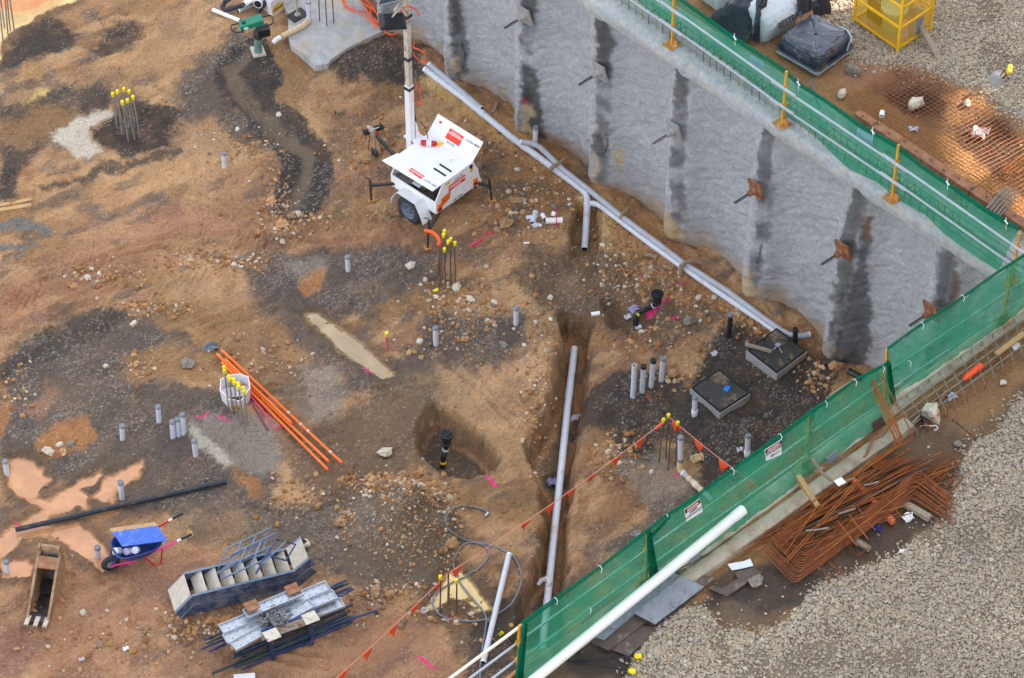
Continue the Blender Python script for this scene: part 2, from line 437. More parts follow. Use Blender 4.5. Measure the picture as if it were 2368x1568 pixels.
# colour patches of the ground as surveyed: polygon (plan pixels at z=0), colour, softness, strength, stoniness
PATCH = [
 ([(560,0),(640,0),(620,60),(560,90),(430,170),(300,190),(230,160),(330,30)],'tan',40,.5,0),
 ([(0,130),(60,75),(110,38),(150,50),(178,80),(150,112),(80,142),(20,168),(0,172)],'dark',9,.95,1),
 ([(228,92),(268,48),(312,40),(322,80),(310,112),(250,128),(215,122)],'dark',14,.8,.6),
 ([(0,250),(70,240),(115,205),(240,192),(262,205),(258,236),(215,268),(160,300),(110,335),(60,378),(0,440)],'dark',10,.85,.5),
 ([(95,245),(200,260),(120,320),(50,345),(0,320),(0,280)],'brown',18,.75,0),
 ([(0,392),(44,392),(46,445),(20,455),(0,452)],'dark',8,.9,.6),
 ([(200,300),(215,290),(262,262),(330,240),(400,238),(438,262),(440,300),(400,338),(320,352),(290,362),(250,330)],'black',9,.9,.8),
 ([(395,330),(440,262),(500,270),(560,320),(555,350),(470,420),(400,400)],'tan',20,.6,.2),
 ([(420,170),(470,130),(510,120),(540,60),(590,100),(500,190),(540,250),(600,320),(560,335),(520,300),(490,262),(440,280),(400,230)],'dgrey',12,.85,1),
 ([(90,428),(150,418),(200,395),(245,376),(330,368),(410,338),(420,352),(330,388),(240,406),(150,432),(100,440)],'dark',7,.8,.4),
 ([(125,310),(172,268),(240,252),(262,262),(215,290),(205,300),(238,345),(214,364),(180,355),(150,330)],'chalk',7,.88,.1),
 ([(85,215),(108,198),(104,230),(60,240)],'yel',6,.8,0),
 ([(505,140),(545,108),(600,95),(640,118),(665,175),(640,215),(690,270),(725,320),(748,350),(770,385),(760,440),(735,490),(695,515),(640,512),(618,500),(640,440),(650,385),(610,325),(560,265),(508,212),(492,190)],'dark',7,.93,.9),
 ([(650,100),(745,150),(700,215),(690,262),(640,225),(660,172),(640,125)],'brown',10,.8,.2),
 ([(760,125),(880,85),(980,130),(985,190),(900,185),(790,180),(750,150)],'dark',12,.9,.7),
 ([(800,105),(890,78),(960,90),(985,150),(930,130),(850,118)],'dbrown',10,.6,.7),
 ([(975,190),(1010,190),(1200,310),(1240,350),(1200,345),(1080,275),(1000,215)],'yel',9,.75,.0),
 ([(640,520),(700,515),(880,540),(960,540),(900,580),(740,560),(560,560),(300,545),(200,520),(400,500),(560,505)],'red',26,.55,.1),
 ([(0,700),(90,600),(200,560),(330,560),(420,575),(330,640),(160,690),(0,790)],'red',26,.5,.0),
 ([(420,650),(600,640),(580,690),(520,720),(350,700)],'tan',20,.6,.0),
 ([(0,520),(60,516),(130,524),(128,531),(40,533),(0,531)],'clay',4,.9,0),
 ([(0,560),(50,560),(90,566),(60,572),(0,572)],'clay',4,.9,0),
 ([(340,470),(480,480),(560,520),(460,540),(340,520)],'red',20,.5,.1),
 ([(590,640),(640,592),(720,582),(790,574),(900,560),(1000,600),(1012,660),(955,672),(900,692),(860,725),(760,715),(700,735),(620,660)],'dgrey',12,.9,1),
 ([(780,660),(850,645),(920,650),(900,690),(800,690)],'path',10,.7,.2),
 ([(686,645),(735,620),(756,628),(752,650),(728,678),(710,690),(692,668)],'ochre',6,.85,.2),
 ([(670,610),(745,590),(756,620),(680,640)],'grey',12,.6,.8),
 ([(560,620),(620,640),(700,735),(770,790),(860,860),(930,860),(1000,830),(960,880),(840,905),(720,830),(620,730)],'dgrey',14,.8,.8),
 ([(430,690),(560,690),(640,740),(720,830),(700,880),(560,800),(430,740)],'brown',16,.6,.3),
 ([(0,856),(70,790),(160,740),(250,722),(340,740),(430,770),(455,800),(350,800),(300,835),(300,870),(420,885),(500,925),(600,980),(640,1100),(600,1180),(480,1180),(300,1170),(120,1110),(0,1060),(0,940)],'dgrey',14,.88,1),
 ([(180,715),(300,735),(150,830),(0,880),(0,845),(80,790)],'dark',7,.6,.3),
 ([(290,830),(400,800),(480,810),(500,860),(560,890),(480,890),(380,870),(300,868)],'brown',16,.85,.3),
 ([(85,1030),(100,1008),(150,980),(200,968),(212,985),(200,1030),(150,1050),(100,1052)],'ochre',8,.85,.2),
 ([(30,950),(90,925),(110,880),(130,900),(90,960)],'red',12,.6,.2),
 ([(0,880),(20,950),(15,1010),(0,1020)],'ochre',8,.7,.4),
 ([(430,985),(470,960),(560,950),(640,980),(640,1080),(600,1110),(530,1080)],'grey',12,.8,.5),
 ([(432,990),(470,1010),(540,1070),(525,1085),(470,1045)],'chalk',8,.7,.2),
 ([(540,1080),(600,1110),(590,1160),(555,1120)],'ochre',8,.8,.2),
 ([(690,860),(770,850),(800,920),(770,970),(720,975),(660,910)],'grey',12,.75,.6),
 ([(600,790),(690,870),(720,950),(660,930),(600,860)],'dbrown',12,.6,.3),
 ([(650,1000),(780,960),(900,890),(1000,900),(985,960),(990,1060),(1060,1110),(1000,1170),(860,1150),(760,1170),(680,1100)],'dbrown',16,.85,.8),
 ([(900,850),(960,790),(980,730),(1060,715),(1200,722),(1215,790),(1170,845),(1080,852),(960,872)],'dgrey',12,.85,.9),
 ([(880,880),(990,850),(1100,870),(1060,930),(990,935)],'path',14,.6,.7),
 ([(1010,705),(1090,660),(1200,680),(1180,730),(1060,735)],'tan',16,.6,.3),
 ([(1010,880),(1190,850),(1290,870),(1280,960),(1160,900)],'tan',16,.5,.5),
 ([(1000,830),(1120,880),(1180,960),(1240,1000),(1235,1090),(1150,1080),(1050,960)],'tan',22,.55,.2),
 ([(560,1180),(760,1160),(880,1120),(1010,1130),(1060,1230),(1030,1330),(900,1370),(780,1330),(700,1300),(580,1260)],'dgrey',16,.85,1),
 ([(850,1150),(900,1100),(1010,1095),(1050,1150),(1040,1195),(980,1180),(900,1170)],'tan',10,.6,1), ([(800,1210),(870,1160),(960,1185),(1020,1200),(1045,1270),(1000,1340),(900,1360),(800,1320)],'path',14,.55,1.2), ([(960,1200),(1010,1210),(1000,1290),(950,1280)],'dbrown',14,.5,1.0),
 ([(430,1160),(600,1180),(700,1290),(560,1270),(420,1240)],'path',16,.6,.6),
 ([(0,1250),(200,1230),(400,1250),(500,1340),(700,1360),(880,1380),(1000,1450),(1080,1568),(0,1568)],'red',24,.5,.2),
 ([(0,1460),(50,1440),(70,1520),(0,1560)],'purplish',14,.5,.1),
 ([(470,1365),(520,1355),(515,1400),(480,1405)],'chalk',14,.35,.1),
 ([(1000,1330),(1130,1330),(1180,1420),(1120,1470),(1060,1510),(1010,1430),(980,1400)],'dbrown',12,.8,.9),
 ([(1090,1440),(1200,1360),(1240,1400),(1200,1568),(1080,1568)],'dark',14,.85,.6),
 ([(1180,640),(1240,590),(1330,582),(1440,600),(1480,640),(1440,700),(1380,730),(1250,700)],'dbrown',14,.85,.7),
 ([(1360,700),(1450,680),(1560,700),(1600,740),(1520,800),(1420,780)],'dbrown',14,.75,.8),
 ([(1400,470),(1480,490),(1560,560),(1660,640),(1600,700),(1500,620),(1410,560)],'ochre',20,.4,.3),
 ([(1320,950),(1350,910),(1420,870),(1500,858),(1560,878),(1640,955),(1600,1020),(1520,1010),(1500,1062),(1430,1075),(1408,1010),(1350,985)],'dark',9,.9,.9),
 ([(1600,880),(1640,770),(1740,735),(1830,780),(1935,850),(1910,940),(1850,990),(1790,1060),(1700,1110),(1640,1140),(1600,1040),(1590,960)],'dark',12,.93,.9),
 ([(1420,1060),(1530,1060),(1600,1110),(1590,1160),(1520,1180),(1440,1110)],'grey',12,.7,.4),
 ([(1540,1150),(1640,1120),(1560,1230),(1440,1280),(1400,1270),(1500,1190)],'dgrey',12,.75,.9),
 ([(1180,1480),(1290,1390),(1440,1290),(1330,1330),(1240,1330)],'dgrey',14,.6,.8),
 ([(1050,180),(1230,330),(1380,440),(1560,590),(1740,720),(1860,800),(1880,830),(1740,760),(1540,620),(1360,480),(1180,350),(1000,220)],'ochre',12,.5,.3),
 ([(1330,455),(1400,460),(1440,500),(1390,560),(1330,560)],'yel',8,.55,.0),
]
PAL['purplish'] = lin(120, 82, 80)
TRENCH = [  # polygon, depth, wall softness px
 ([(1300,735),(1306,800),(1292,870),(1272,950),(1240,1005),(1228,1045),(1246,1085),(1264,1115),(1266,1160),(1250,1290),(1226,1330),(1214,1400),(1196,1480),(1286,1480),(1294,1400),(1300,1300),(1314,1150),(1324,1050),(1336,960),(1348,900),(1352,800),(1366,745)], .72, 11),
 ([(984,945),(1000,929),(1040,952),(1092,988),(1132,1022),(1154,1052),(1147,1080),(1082,1097),(1016,1087),(974,1052),(960,1000)], .66, 9),
 ([(1330,468),(1386,460),(1388,560),(1374,594),(1318,592),(1316,520)], .42, 7),
 ([(1394,700),(1440,690),(1462,730),(1520,720),(1526,745),(1452,768),(1410,748)], .28, 14),
 ([(700,715),(730,712),(915,862),(885,880),(800,815)], .10, 12),
]
def wavy(u, v, a, s, seed):
    return u+(fbm(u/s, v/s, 3, seed)-.5)*a, v+(fbm(u/s, v/s, 3, seed+50)-.5)*a
PUDDLE = [  # outline of the hollow (plan px), water level, material, label
 ([(20,1062),(60,1060),(100,1085),(115,1105),(80,1130),(75,1150),(110,1160),(190,1105),(240,1085),(225,1112),(180,1130),(205,1148),(195,1170),(120,1175),(100,1215),(180,1212),(232,1250),(270,1300),(240,1320),(190,1290),(140,1240),(90,1235),(50,1245),(0,1290),(0,1240),(60,1205),(100,1170),(45,1150),(20,1120)],'mudwater','shallow orange muddy puddle beside the black pipe'),
 ([(222,1148),(250,1110),(300,1075),(322,1072),(310,1095),(270,1122),(250,1150)],'mudwater','narrow orange puddle pointing toward the pipe stub'),
 ([(0,1300),(40,1292),(72,1300),(70,1330),(20,1336),(0,1330)],'mudwater','small orange puddle at the left edge by the digging bucket'),
 ([(418,1465),(450,1440),(500,1420),(545,1415),(540,1428),(480,1445),(430,1470)],'mudwater','thin orange puddle in front of the blue stairs'),
 ([(716,728),(740,730),(790,770),(850,810),(905,860),(880,868),(830,832),(770,785)],'mudwater2','long sandy puddle in the old trench line'),
 ([(0,95),(50,55),(110,20),(165,-5),(200,-30),(-40,-40),(-40,160),(0,135)],'mudwater3','pale muddy water at the far left corner'),
 ([(975,1410),(1000,1385),(1040,1320),(1058,1306),(1080,1330),(1132,1402),(1110,1408),(1075,1385),(1040,1380),(1010,1400)],'mudwater3','pale yellow puddle under the looped grey hose'),
]
def heights(X, Y):
    u, v = Qn(X, Y)
    z = (fbm(X*.5, Y*.5, 3, 1)-.5)*.16+(fbm(X*2.1, Y*2.1, 4, 2)-.5)*.11+(fbm(X*6, Y*6, 4, 3)-.5)*.06+(fbm(X*14, Y*14, 2, 33)-.5)*.03*(.4+1.2*fbm(X*.9, Y*.9, 2, 34))
    # lumps and clods along the machine tracks
    cl = np.zeros(X.shape)
    for pts, w in (([(20,700),(110,660),(200,610),(280,600),(330,622)],26), ([(280,640),(330,600),(400,575),(480,590),(560,620)],22), ([(0,800),(120,760),(260,720),(330,700)],16),
                   ([(260,720),(320,705),(420,712),(470,740)],20), ([(340,490),(430,480),(520,500),(640,510),(700,512)],22), ([(500,660),(590,650)],16),
                   ([(700,515),(790,520),(880,510),(960,505)],26), ([(1180,640),(1280,600),(1400,610),(1470,650)],50), ([(0,1330),(60,1330),(70,1420),(20,1480)],40),
                   ([(150,1300),(250,1350),(420,1440),(560,1420)],40), ([(560,330),(640,440),(640,500)],22), ([(1240,740),(1260,860),(1200,980)],34), ([(1480,660),(1560,690),(1620,700)],40),
                   ([(1330,1180),(1350,1060),(1400,960)],20)):
        cl = np.maximum(cl, np.clip(1.2-sdline(u, v, pts)/w, 0, 1))
    z += cl*(.05+.16*(fbm(X*5.5, Y*5.5, 3, 4)-.42)+.10*(fbm(X*13, Y*13, 3, 5)-.5))
    # tread marks
    for pts, w in (([(60,690),(160,640),(240,600)],30), ([(430,660),(560,650)],22), ([(240,470),(330,520)],30), ([(470,575),(620,560)],26), ([(0,720),(90,660)],26), ([(120,770),(260,690)],24), ([(560,545),(690,540)],22), ([(350,680),(470,640)],22)):
        m = np.clip(1.2-sdline(u, v, pts)/w, 0, 1)
        z += m*.026*np.clip(3*np.sin((u*.9+v*.55)*.46+fbm(X*1.5, Y*1.5, 3, 8)*6), -1, 1)*sst(.40, .62, fbm(X*2, Y*2, 3, 37))
    for pts, w, d in (([(565,128),(528,165),(530,190),(585,250),(640,300),(702,370),(700,430),(660,500)],20,.07), ([(0,858),(120,785),(260,728)],14,-.08), ([(30,880),(180,800)],14,-.05)):
        z -= d*np.clip(1.3-sdline(u, v, pts)/w, 0, 1)
    for pts in ([(300,560),(450,540),(620,545),(760,560)], [(60,640),(200,610),(330,560),(470,520)], [(400,430),(520,470),(600,525)], [(700,565),(900,540),(980,500)], [(950,570),(1100,520),(1250,470)], [(420,760),(540,720),(650,690)], [(560,905),(700,880),(860,900),(980,880)], [(120,720),(260,650),(420,610)], [(1000,800),(1100,860),(1190,960)], [(60,180),(180,130),(330,60)], [(560,1150),(700,1170),(800,1130)], [(300,1420),(500,1480),(760,1520)]):
        for dy in (0, 24):
            d_ = sdline(u+(fbm(X*1.4, Y*1.4, 3, 44)-.5)*16, v+(fbm(X*1.4+7, Y*1.4, 3, 45)-.5)*16-dy, pts); z += -.038*sst(9, 3, d_)+.03*sst(7, 0, np.abs(d_-12))*fbm(X*5, Y*5, 2, 46)
    # ridges of the concreted footings
    z += .10*np.clip(1-sdline(u, v, [(640,680),(760,735),(800,700),(860,660),(930,625)])/16, 0, 1)
    z += .14*np.clip(1-sdline(u, v, [(430,985),(530,1080),(600,1160)])/30, 0, 1)
    # spoil heap and bank
    r = np.hypot((u-955)/165, (v-1222)/118)
    z += 1.15*np.clip(1-r, 0, 1)**1.25*(1+.7*(fbm(X*2.6, Y*2.6, 5, 6)-.5))
    z += .16*np.clip(1-np.hypot((u-890)/90, (v-1140)/50), 0, 1)
    z += .20*np.clip(1-np.hypot((u-1260)/70, (v-850)/150), 0, 1)
    z += .24*np.clip(1-np.hypot((u-1420)/90, (v-1060)/160), 0, 1)*1
    z += .30*np.clip(1-np.hypot((u-880)/150, (v-150)/55), 0, 1)
    s = (X-WO.x)*WD.x+(Y-WO.y)*WD.y; o = (X-WO.x)*WN.x+(Y-WO.y)*WN.y
    z += np.clip(1.1-o/.62, 0, 1)**1.4*(.13+.30*(fbm(s*1.3, o*2, 4, 9)-.45))
    uw, vw = wavy(u, v, 16, 30, 31); uw, vw = wavy(uw, vw, 9, 8, 36)
    sv = .6+1.5*fbm(X*1.4, Y*1.4, 2, 35)
    for i, (poly, d, sf) in enumerate(TRENCH):
        k = sst(sf*1.0, -sf, sdpoly(uw, vw, poly)/sv+(4*(sv-.9) if i == 1 else (-4 if i == 0 else 2)))
        z = z*(1-k*.75)-k*d
    for poly, m, lab in PUDDLE:
        uw, vw = wavy(u, v, 22 if m == 'mudwater' else 7, 30, 77)
        k = sst(12, -9, sdpoly(uw, vw, poly))
        z = z*(1-.8*k)-k*.085
    return z
def shade(X, Y, z, slope):
    u, v = Qn(X, Y)
    flat = (1-sst(.7, 1.6, slope))
    c = lambda k: np.array(PAL[k])[None]
    n1 = sst(.35, .65, fbm(X*.45, Y*.45, 4, 21))[:, None]; n2 = sst(.45, .7, fbm(X*.8+5, Y*.8, 4, 22))[:, None]
    n3 = sst(.52, .72, fbm(X*1.3, Y*1.3, 5, 23))[:, None]; n4 = sst(.55, .75, fbm(X*2.4, Y*2.4, 5, 24))[:, None]
    col = c('brown')*(1-n1)+c('tan')*n1
    col = col*(1-.45*n2)+c('red')*.45*n2
    col = col*(1-.5*n3)+c('dbrown')*.5*n3
    col = col*(1-.35*n4)+c('ochre')*.35*n4
    st = .18+.2*n3[:, 0]
    a_, b_ = X*.82+Y*.57, -X*.57+Y*.82
    q1 = sst(.52, .62, fbm(a_*.75, b_*1.9, 5, 28))[:, None]; q2 = sst(.53, .64, fbm(a_*.9+9, b_*2.3, 5, 29))[:, None]; q3 = sst(.55, .70, fbm(a_*1.5+3, b_*2.6, 5, 30))[:, None]
    col = col*(1-.4*q1)+c('dbrown')*.4*q1
    col = col*(1-.65*q2)+c('tan')*.65*q2
    col = col*(1-.6*q3)+c('dgrey')*.6*q3; st = st+.5*q3[:, 0]
    uw, vw = wavy(u, v, 34, 46, 40)
    uw, vw = wavy(uw, vw, 12, 12, 41)
    ng = fbm(X*24, Y*24, 2, 38); rd = np.random.RandomState(8).rand(len(X)); nb = fbm(X*3.2, Y*3.2, 5, 25); nf = fbm(X*11, Y*11, 3, 26)
    for i, (poly, k, sf, a, stn) in enumerate(PATCH):
        xs = [p[0] for p in poly]; ys = [p[1] for p in poly]
        m = (uw > min(xs)-50) & (uw < max(xs)+50) & (vw > min(ys)-50) & (vw < max(ys)+50)
        if not m.any(): continue
        sd = sdpoly(uw[m], vw[m], poly)+(nb[m]-.5)*sf*2.6+(nf[m]-.5)*sf*1.2+(ng[m]-.5)*sf*.9
        w = sst(sf*1.35, -sf*.9, sd)*a*(.8+.4*np.clip(nb[m], 0, 1))
        w = np.clip(w, 0, 1); w = (w*.62+.38*a*(rd[m] < w/max(a, .01)))[:, None]
        col[m] = col[m]*(1-w)+c(k)*w
        st[m] = st[m]*(1-w[:, 0])+stn*w[:, 0]
    # smooth rolled path, pale
    d = sdline(uw, vw, [(570,128),(530,165),(532,190),(585,250),(640,300),(704,370),(702,430),(662,500)])
    w = (sst(24, 8, d)*.8)[:, None]; col = col*(1-w)+c('path')*w; st *= 1-.9*w[:, 0]
    # trench sides raw clay, floors dark
    for i, (poly, dd, sf) in enumerate(TRENCH[:3]):
        u2, v2 = wavy(u, v, 16, 30, 31); u2, v2 = wavy(u2, v2, 9, 8, 36)
        sd = sdpoly(u2, v2, poly)
        w = sst(16, 3, np.abs(sd+6))[:, None]*(.7 if i != 1 else .5)*sst(.3, .6, nb)[:, None]
        cc = 'tan' if i == 1 else 'ochre'
        col = col*(1-w)+(c(cc)*.75+c('brown')*.25)*w
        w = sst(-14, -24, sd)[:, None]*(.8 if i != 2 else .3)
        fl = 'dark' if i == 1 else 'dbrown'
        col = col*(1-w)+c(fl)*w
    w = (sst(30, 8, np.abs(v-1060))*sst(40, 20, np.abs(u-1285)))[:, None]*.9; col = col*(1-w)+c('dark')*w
    stt = fbm((X+Y)*2.2, z*11, 4, 39)[:, None]; inw = (sst(-.12, -.22, z)*sst(-.70, -.58, z))[:, None]; col = col*(1-inw*.5)+(c('tan')*sst(.5, .7, stt)+c('dbrown')*(1-sst(.5, .7, stt)))*inw*.5
    col *= (1+(.28*fbm(X*26, Y*26, 2, 27)-.14)*flat)[:, None]
    rs = np.random.RandomState(3)
    sp = (rs.rand(len(X)) < (.16*st+.01)*sst(.35, .7, fbm(X*1.6, Y*1.6, 3, 61))*flat)[:, None]
    col = np.where(sp, col*.72+c('chalk')*.28, col)
    for poly, m_, _ in PUDDLE:
        u3, v3 = wavy(u, v, 22 if m_ == 'mudwater' else 7, 30, 77); s3 = sdpoly(u3, v3, poly); w = sst(30, 6, np.abs(s3-8))[:, None]*.6; col = col*(1-w)+c('dbrown')*.8*w
        w = (sst(-.030, -.060, z+(nf-.5)*.012)*sst(16, 8, s3))[:, None]*.85; col = col*(1-w)+np.array({'mudwater': lin(204,150,108), 'mudwater2': lin(168,142,104), 'mudwater3': lin(214,184,124)}[m_])[None]*w
    # magenta survey paint on the soil
    for pts, w_ in (([(1120,1095),(1130,1102),(1145,1122)],3.2), ([(965,1517),(985,1532),(1003,1548)],3.4), ([(1480,645),(1494,650)],3), ([(1572,660),(1580,656)],3), ([(1545,690),(1548,698)],3.5),
                    ([(1550,737),(1565,732)],3), ([(470,968),(480,956)],3), ([(505,966),(530,976)],3), ([(838,850),(855,856)],3), ([(455,965),(468,974)],3), ([(1500,722),(1530,700)],5), ([(1560,1100),(1572,1088)],3), ([(724,62),(733,67)],4), ([(1038,1425),(1046,1432)],4)):
        d = sdline(u, v, pts)+(nf-.5)*6
        w = sst(w_+1, w_-1.5, d)[:, None]*.9
        col = col*(1-w)+np.array(lin(250, 50, 140))[None]*w
    for pts in ([(1492,907),(1504,925)], [(1518,905),(1530,918)]):
        w = sst(2.5, .5, sdline(u, v, pts)+(nf-.5)*4)[:, None]*.8
        col = col*(1-w)+np.array(lin(226, 104, 50))[None]*w
    return np.clip(col, .01, .9), st
GX0, GX1, GY0, GY1, GS = -12.8, 10.4, -10.6, 12.0, .034
gx = np.concatenate([[-80, -45, -28, -20, -16, -14, -13.2], np.arange(GX0, GX1, GS), [11, 12, 14, 18]])
gy = np.concatenate([[-60, -40, -26, -18, -14, -12, -11.2], np.arange(GY0, GY1, GS), [12.6, 13.5, 15, 18, 26, 45, 90]])
XX, YY = np.meshgrid(gx, gy)
zz = heights(XX.ravel(), YY.ravel())
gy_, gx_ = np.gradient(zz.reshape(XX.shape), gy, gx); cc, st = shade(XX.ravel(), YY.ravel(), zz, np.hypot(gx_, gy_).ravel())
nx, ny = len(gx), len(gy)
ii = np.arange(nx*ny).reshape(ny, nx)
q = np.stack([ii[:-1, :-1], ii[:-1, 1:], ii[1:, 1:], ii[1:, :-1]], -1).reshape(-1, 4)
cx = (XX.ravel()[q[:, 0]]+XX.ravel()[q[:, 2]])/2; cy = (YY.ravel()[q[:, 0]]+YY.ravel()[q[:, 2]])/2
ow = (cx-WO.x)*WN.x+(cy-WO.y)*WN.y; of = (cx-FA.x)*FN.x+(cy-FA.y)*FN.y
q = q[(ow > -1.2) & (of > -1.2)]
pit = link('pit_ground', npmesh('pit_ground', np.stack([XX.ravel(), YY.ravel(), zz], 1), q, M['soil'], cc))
tag(pit, 'brown and dark excavated soil of the pit floor', 'ground', kind='structure')
ZG = zz.reshape(ny, nx)
def gh(x, y):
    i = int(np.clip(np.searchsorted(gx, x)-1, 0, nx-2)); j = int(np.clip(np.searchsorted(gy, y)-1, 0, ny-2))
    a = (x-gx[i])/(gx[i+1]-gx[i]); b = (y-gy[j])/(gy[j+1]-gy[j])
    a = min(max(a, 0), 1); b = min(max(b, 0), 1)
    return float((ZG[j, i]*(1-a)+ZG[j, i+1]*a)*(1-b)+(ZG[j+1, i]*(1-a)+ZG[j+1, i+1]*a)*b)
def G(px, py, dz=0):
    """where the sight line of plan pixel (px, py) meets the pit floor"""
    z = 0
    for k in range(6):
        p = P(px, py, z); z = gh(p.x, p.y)
    p = P(px, py, z); return V((p.x, p.y, z+dz))
# ---- water
for k, (poly, m, lab) in enumerate(PUDDLE):
    pts = [P(x, y, 0) for x, y in poly]
    cxy = sum(pts, V((0, 0, 0)))/len(pts)
    xs = [p.x for p in pts]; ys = [p.y for p in pts]
    # one sheet just below the rim of the hollow; the soil cuts its shoreline
    g = .06; X, Y = np.meshgrid(np.arange(min(xs)-.3, max(xs)+.3, g), np.arange(min(ys)-.3, max(ys)+.3, g))
    u, v = Qn(X.ravel(), Y.ravel()); uw, vw = wavy(u, v, 22 if m == 'mudwater' else 7, 30, 77)
    ok = sdpoly(uw, vw, poly) < 9
    idx = np.arange(X.size).reshape(X.shape)
    qq = np.stack([idx[:-1, :-1], idx[:-1, 1:], idx[1:, 1:], idx[1:, :-1]], -1).reshape(-1, 4)
    qq = qq[ok[qq].all(1)]
    o = link('muddy_water', npmesh('muddy_water', np.stack([X.ravel(), Y.ravel(), np.full(X.size, -.062)], 1), qq, M[m]))
    tag(o, lab, 'puddle', kind='structure')
# ---- loose chips and rubble
XF, YF = XX.ravel(), YY.ravel()
vis = (XF > GX0) & (XF < GX1) & (YF > GY0) & (YF < GY1) & ((XF-WO.x)*WN.x+(YF-WO.y)*WN.y > .2) & ((XF-FA.x)*FN.x+(YF-FA.y)*FN.y > .3)
ub, vb = Qn(XF, YF); vis &= sdpoly(ub, vb, [(48,1250),(150,1250),(125,1460),(40,1460)]) > 0
cand = np.nonzero(vis)[0]
dens = np.clip(st[cand], 0, 1)*(sst(.35, .7, fbm(XF[cand]*1.6, YF[cand]*1.6, 3, 61))*.9+.1)
pick = cand[NR.rand(len(cand)) < dens*.24]
n = len(pick)
jit = NR.uniform(-.017, .017, (n, 2))
pos = np.stack([XF[pick]+jit[:, 0], YF[pick]+jit[:, 1], zz[pick]+.004], 1)
base = np.array([lin(196, 190, 182), lin(160, 154, 146), lin(178, 160, 134), lin(120, 110, 102), lin(156, 118, 80), lin(214, 210, 204)])
cols = base[NR.choice(6, n, p=[.25, .22, .16, .18, .09, .10])]*NR.uniform(.8, 1.1, (n, 1))
o = scatter('stone_chips', pos, NR.lognormal(-4.72, .3, n), cols, M['stone'], ico=False, seed=9)
tag(o, 'pale stone chips strewn over the dark soil', 'stone chips', kind='stuff')
# clods of the soil itself
cand = np.nonzero(vis)[0]
dn = sst(.42, .72, fbm(XF[cand]*1.1, YF[cand]*1.1, 4, 63))*.9+.12+1.2*(zz[cand] > .28)
pick = cand[NR.rand(len(cand)) < dn*.17]
n = len(pick); sz_ = np.clip(NR.lognormal(-4.25, .38, n), .006, .04)
o = scatter('soil_clods', np.stack([XF[pick]+NR.uniform(-.017, .017, n), YF[pick]+NR.uniform(-.017, .017, n), zz[pick]+sz_*.25], 1), sz_, np.clip(cc[pick]*NR.uniform(.72, 1.28, (n, 1)), .01, .9), M['stone'], ico=True, seed=15)
tag(o, 'crumbled clods of soil all over the pit floor', 'soil clods', kind='stuff')
# brown rubble round footings, tracks, heap foot
RUB = [((1060,690),(95,60),300), ((1040,780),(110,60),120), ((640,470),(50,70),160), ((700,515),(70,24),120), ((870,1120),(80,34),260), ((960,1150),(90,40),420), ((1000,1190),(60,40),160), ((800,1215),(26,50),60), ((940,1250),(90,70),800), ((900,1365),(110,30),110), ((1040,1270),(26,60),70), ((560,340),(80,40),110), ((240,640),(110,26),200),
       ((500,600),(110,22),220), ((350,715),(90,18),120), ((1500,780),(120,40),110), ((1460,620),(90,50),160), ((1560,870),(60,30),70), ((1180,500),(110,60),170), ((1260,430),(120,70),150), ((860,330),(120,80),160), ((330,850),(60,40),60),
       ((1480,660),(120,50),140), ((1240,930),(40,120),150), ((1440,1060),(60,60),130), ((100,1330),(60,90),170), ((500,1450),(140,40),140), ((1700,700),(150,60),150), ((1780,760),(90,50),80), ((1830,830),(90,30),80),
       ((1350,490),(200,60),110), ((1500,560),(180,70),110), ((690,1140),(70,50),70), ((880,1400),(160,60),90), ((1060,1430),(70,50),60), ((40,900),(40,60),50), ((1170,330),(160,60),90), ((1660,690),(170,60),120), ((300,1480),(260,80),160), ((600,830),(160,60),90), ((1250,760),(40,90),90), ((1890,880),(40,30),90)]
ps, sz = [], []
for (x, y), (rx, ry), k in RUB:
    for i in range(int(k*1.25)):
        a = NR.normal(0, .55, 2)
        p = P(x+a[0]*rx, y+a[1]*ry, 0)
        if (p-WO).dot(WN) < .25 or (V((p.x, p.y, H))-FA).dot(FN) < .35: continue
        s_ = min(.085, float(NR.lognormal(-3.6, .5)))*(.55 if y == 1250 else 1)
        if sdpoly(np.array([Qn(p.x, p.y)[0]]), np.array([Qn(p.x, p.y)[1]]), [(48,1250),(150,1250),(125,1460),(40,1460)])[0] < 0: continue
        ps.append((p.x, p.y, gh(p.x, p.y)+s_*.25)); sz.append(s_)
ps = np.array(ps); sz = np.array(sz); n = len(ps)
base = np.array([lin(168, 124, 80), lin(188, 148, 104), lin(150, 104, 64), lin(196, 176, 150), lin(140, 118, 98), lin(206, 196, 182)])
cols = base[NR.choice(6, n, p=[.28, .24, .18, .12, .1, .08])]*NR.uniform(.75, 1.1, (n, 1))
o = scatter('rubble', ps, sz, cols, M['stone'], ico=True, seed=12)
tag(o, 'brown broken rock and clods over the pit floor', 'rubble', kind='stuff')
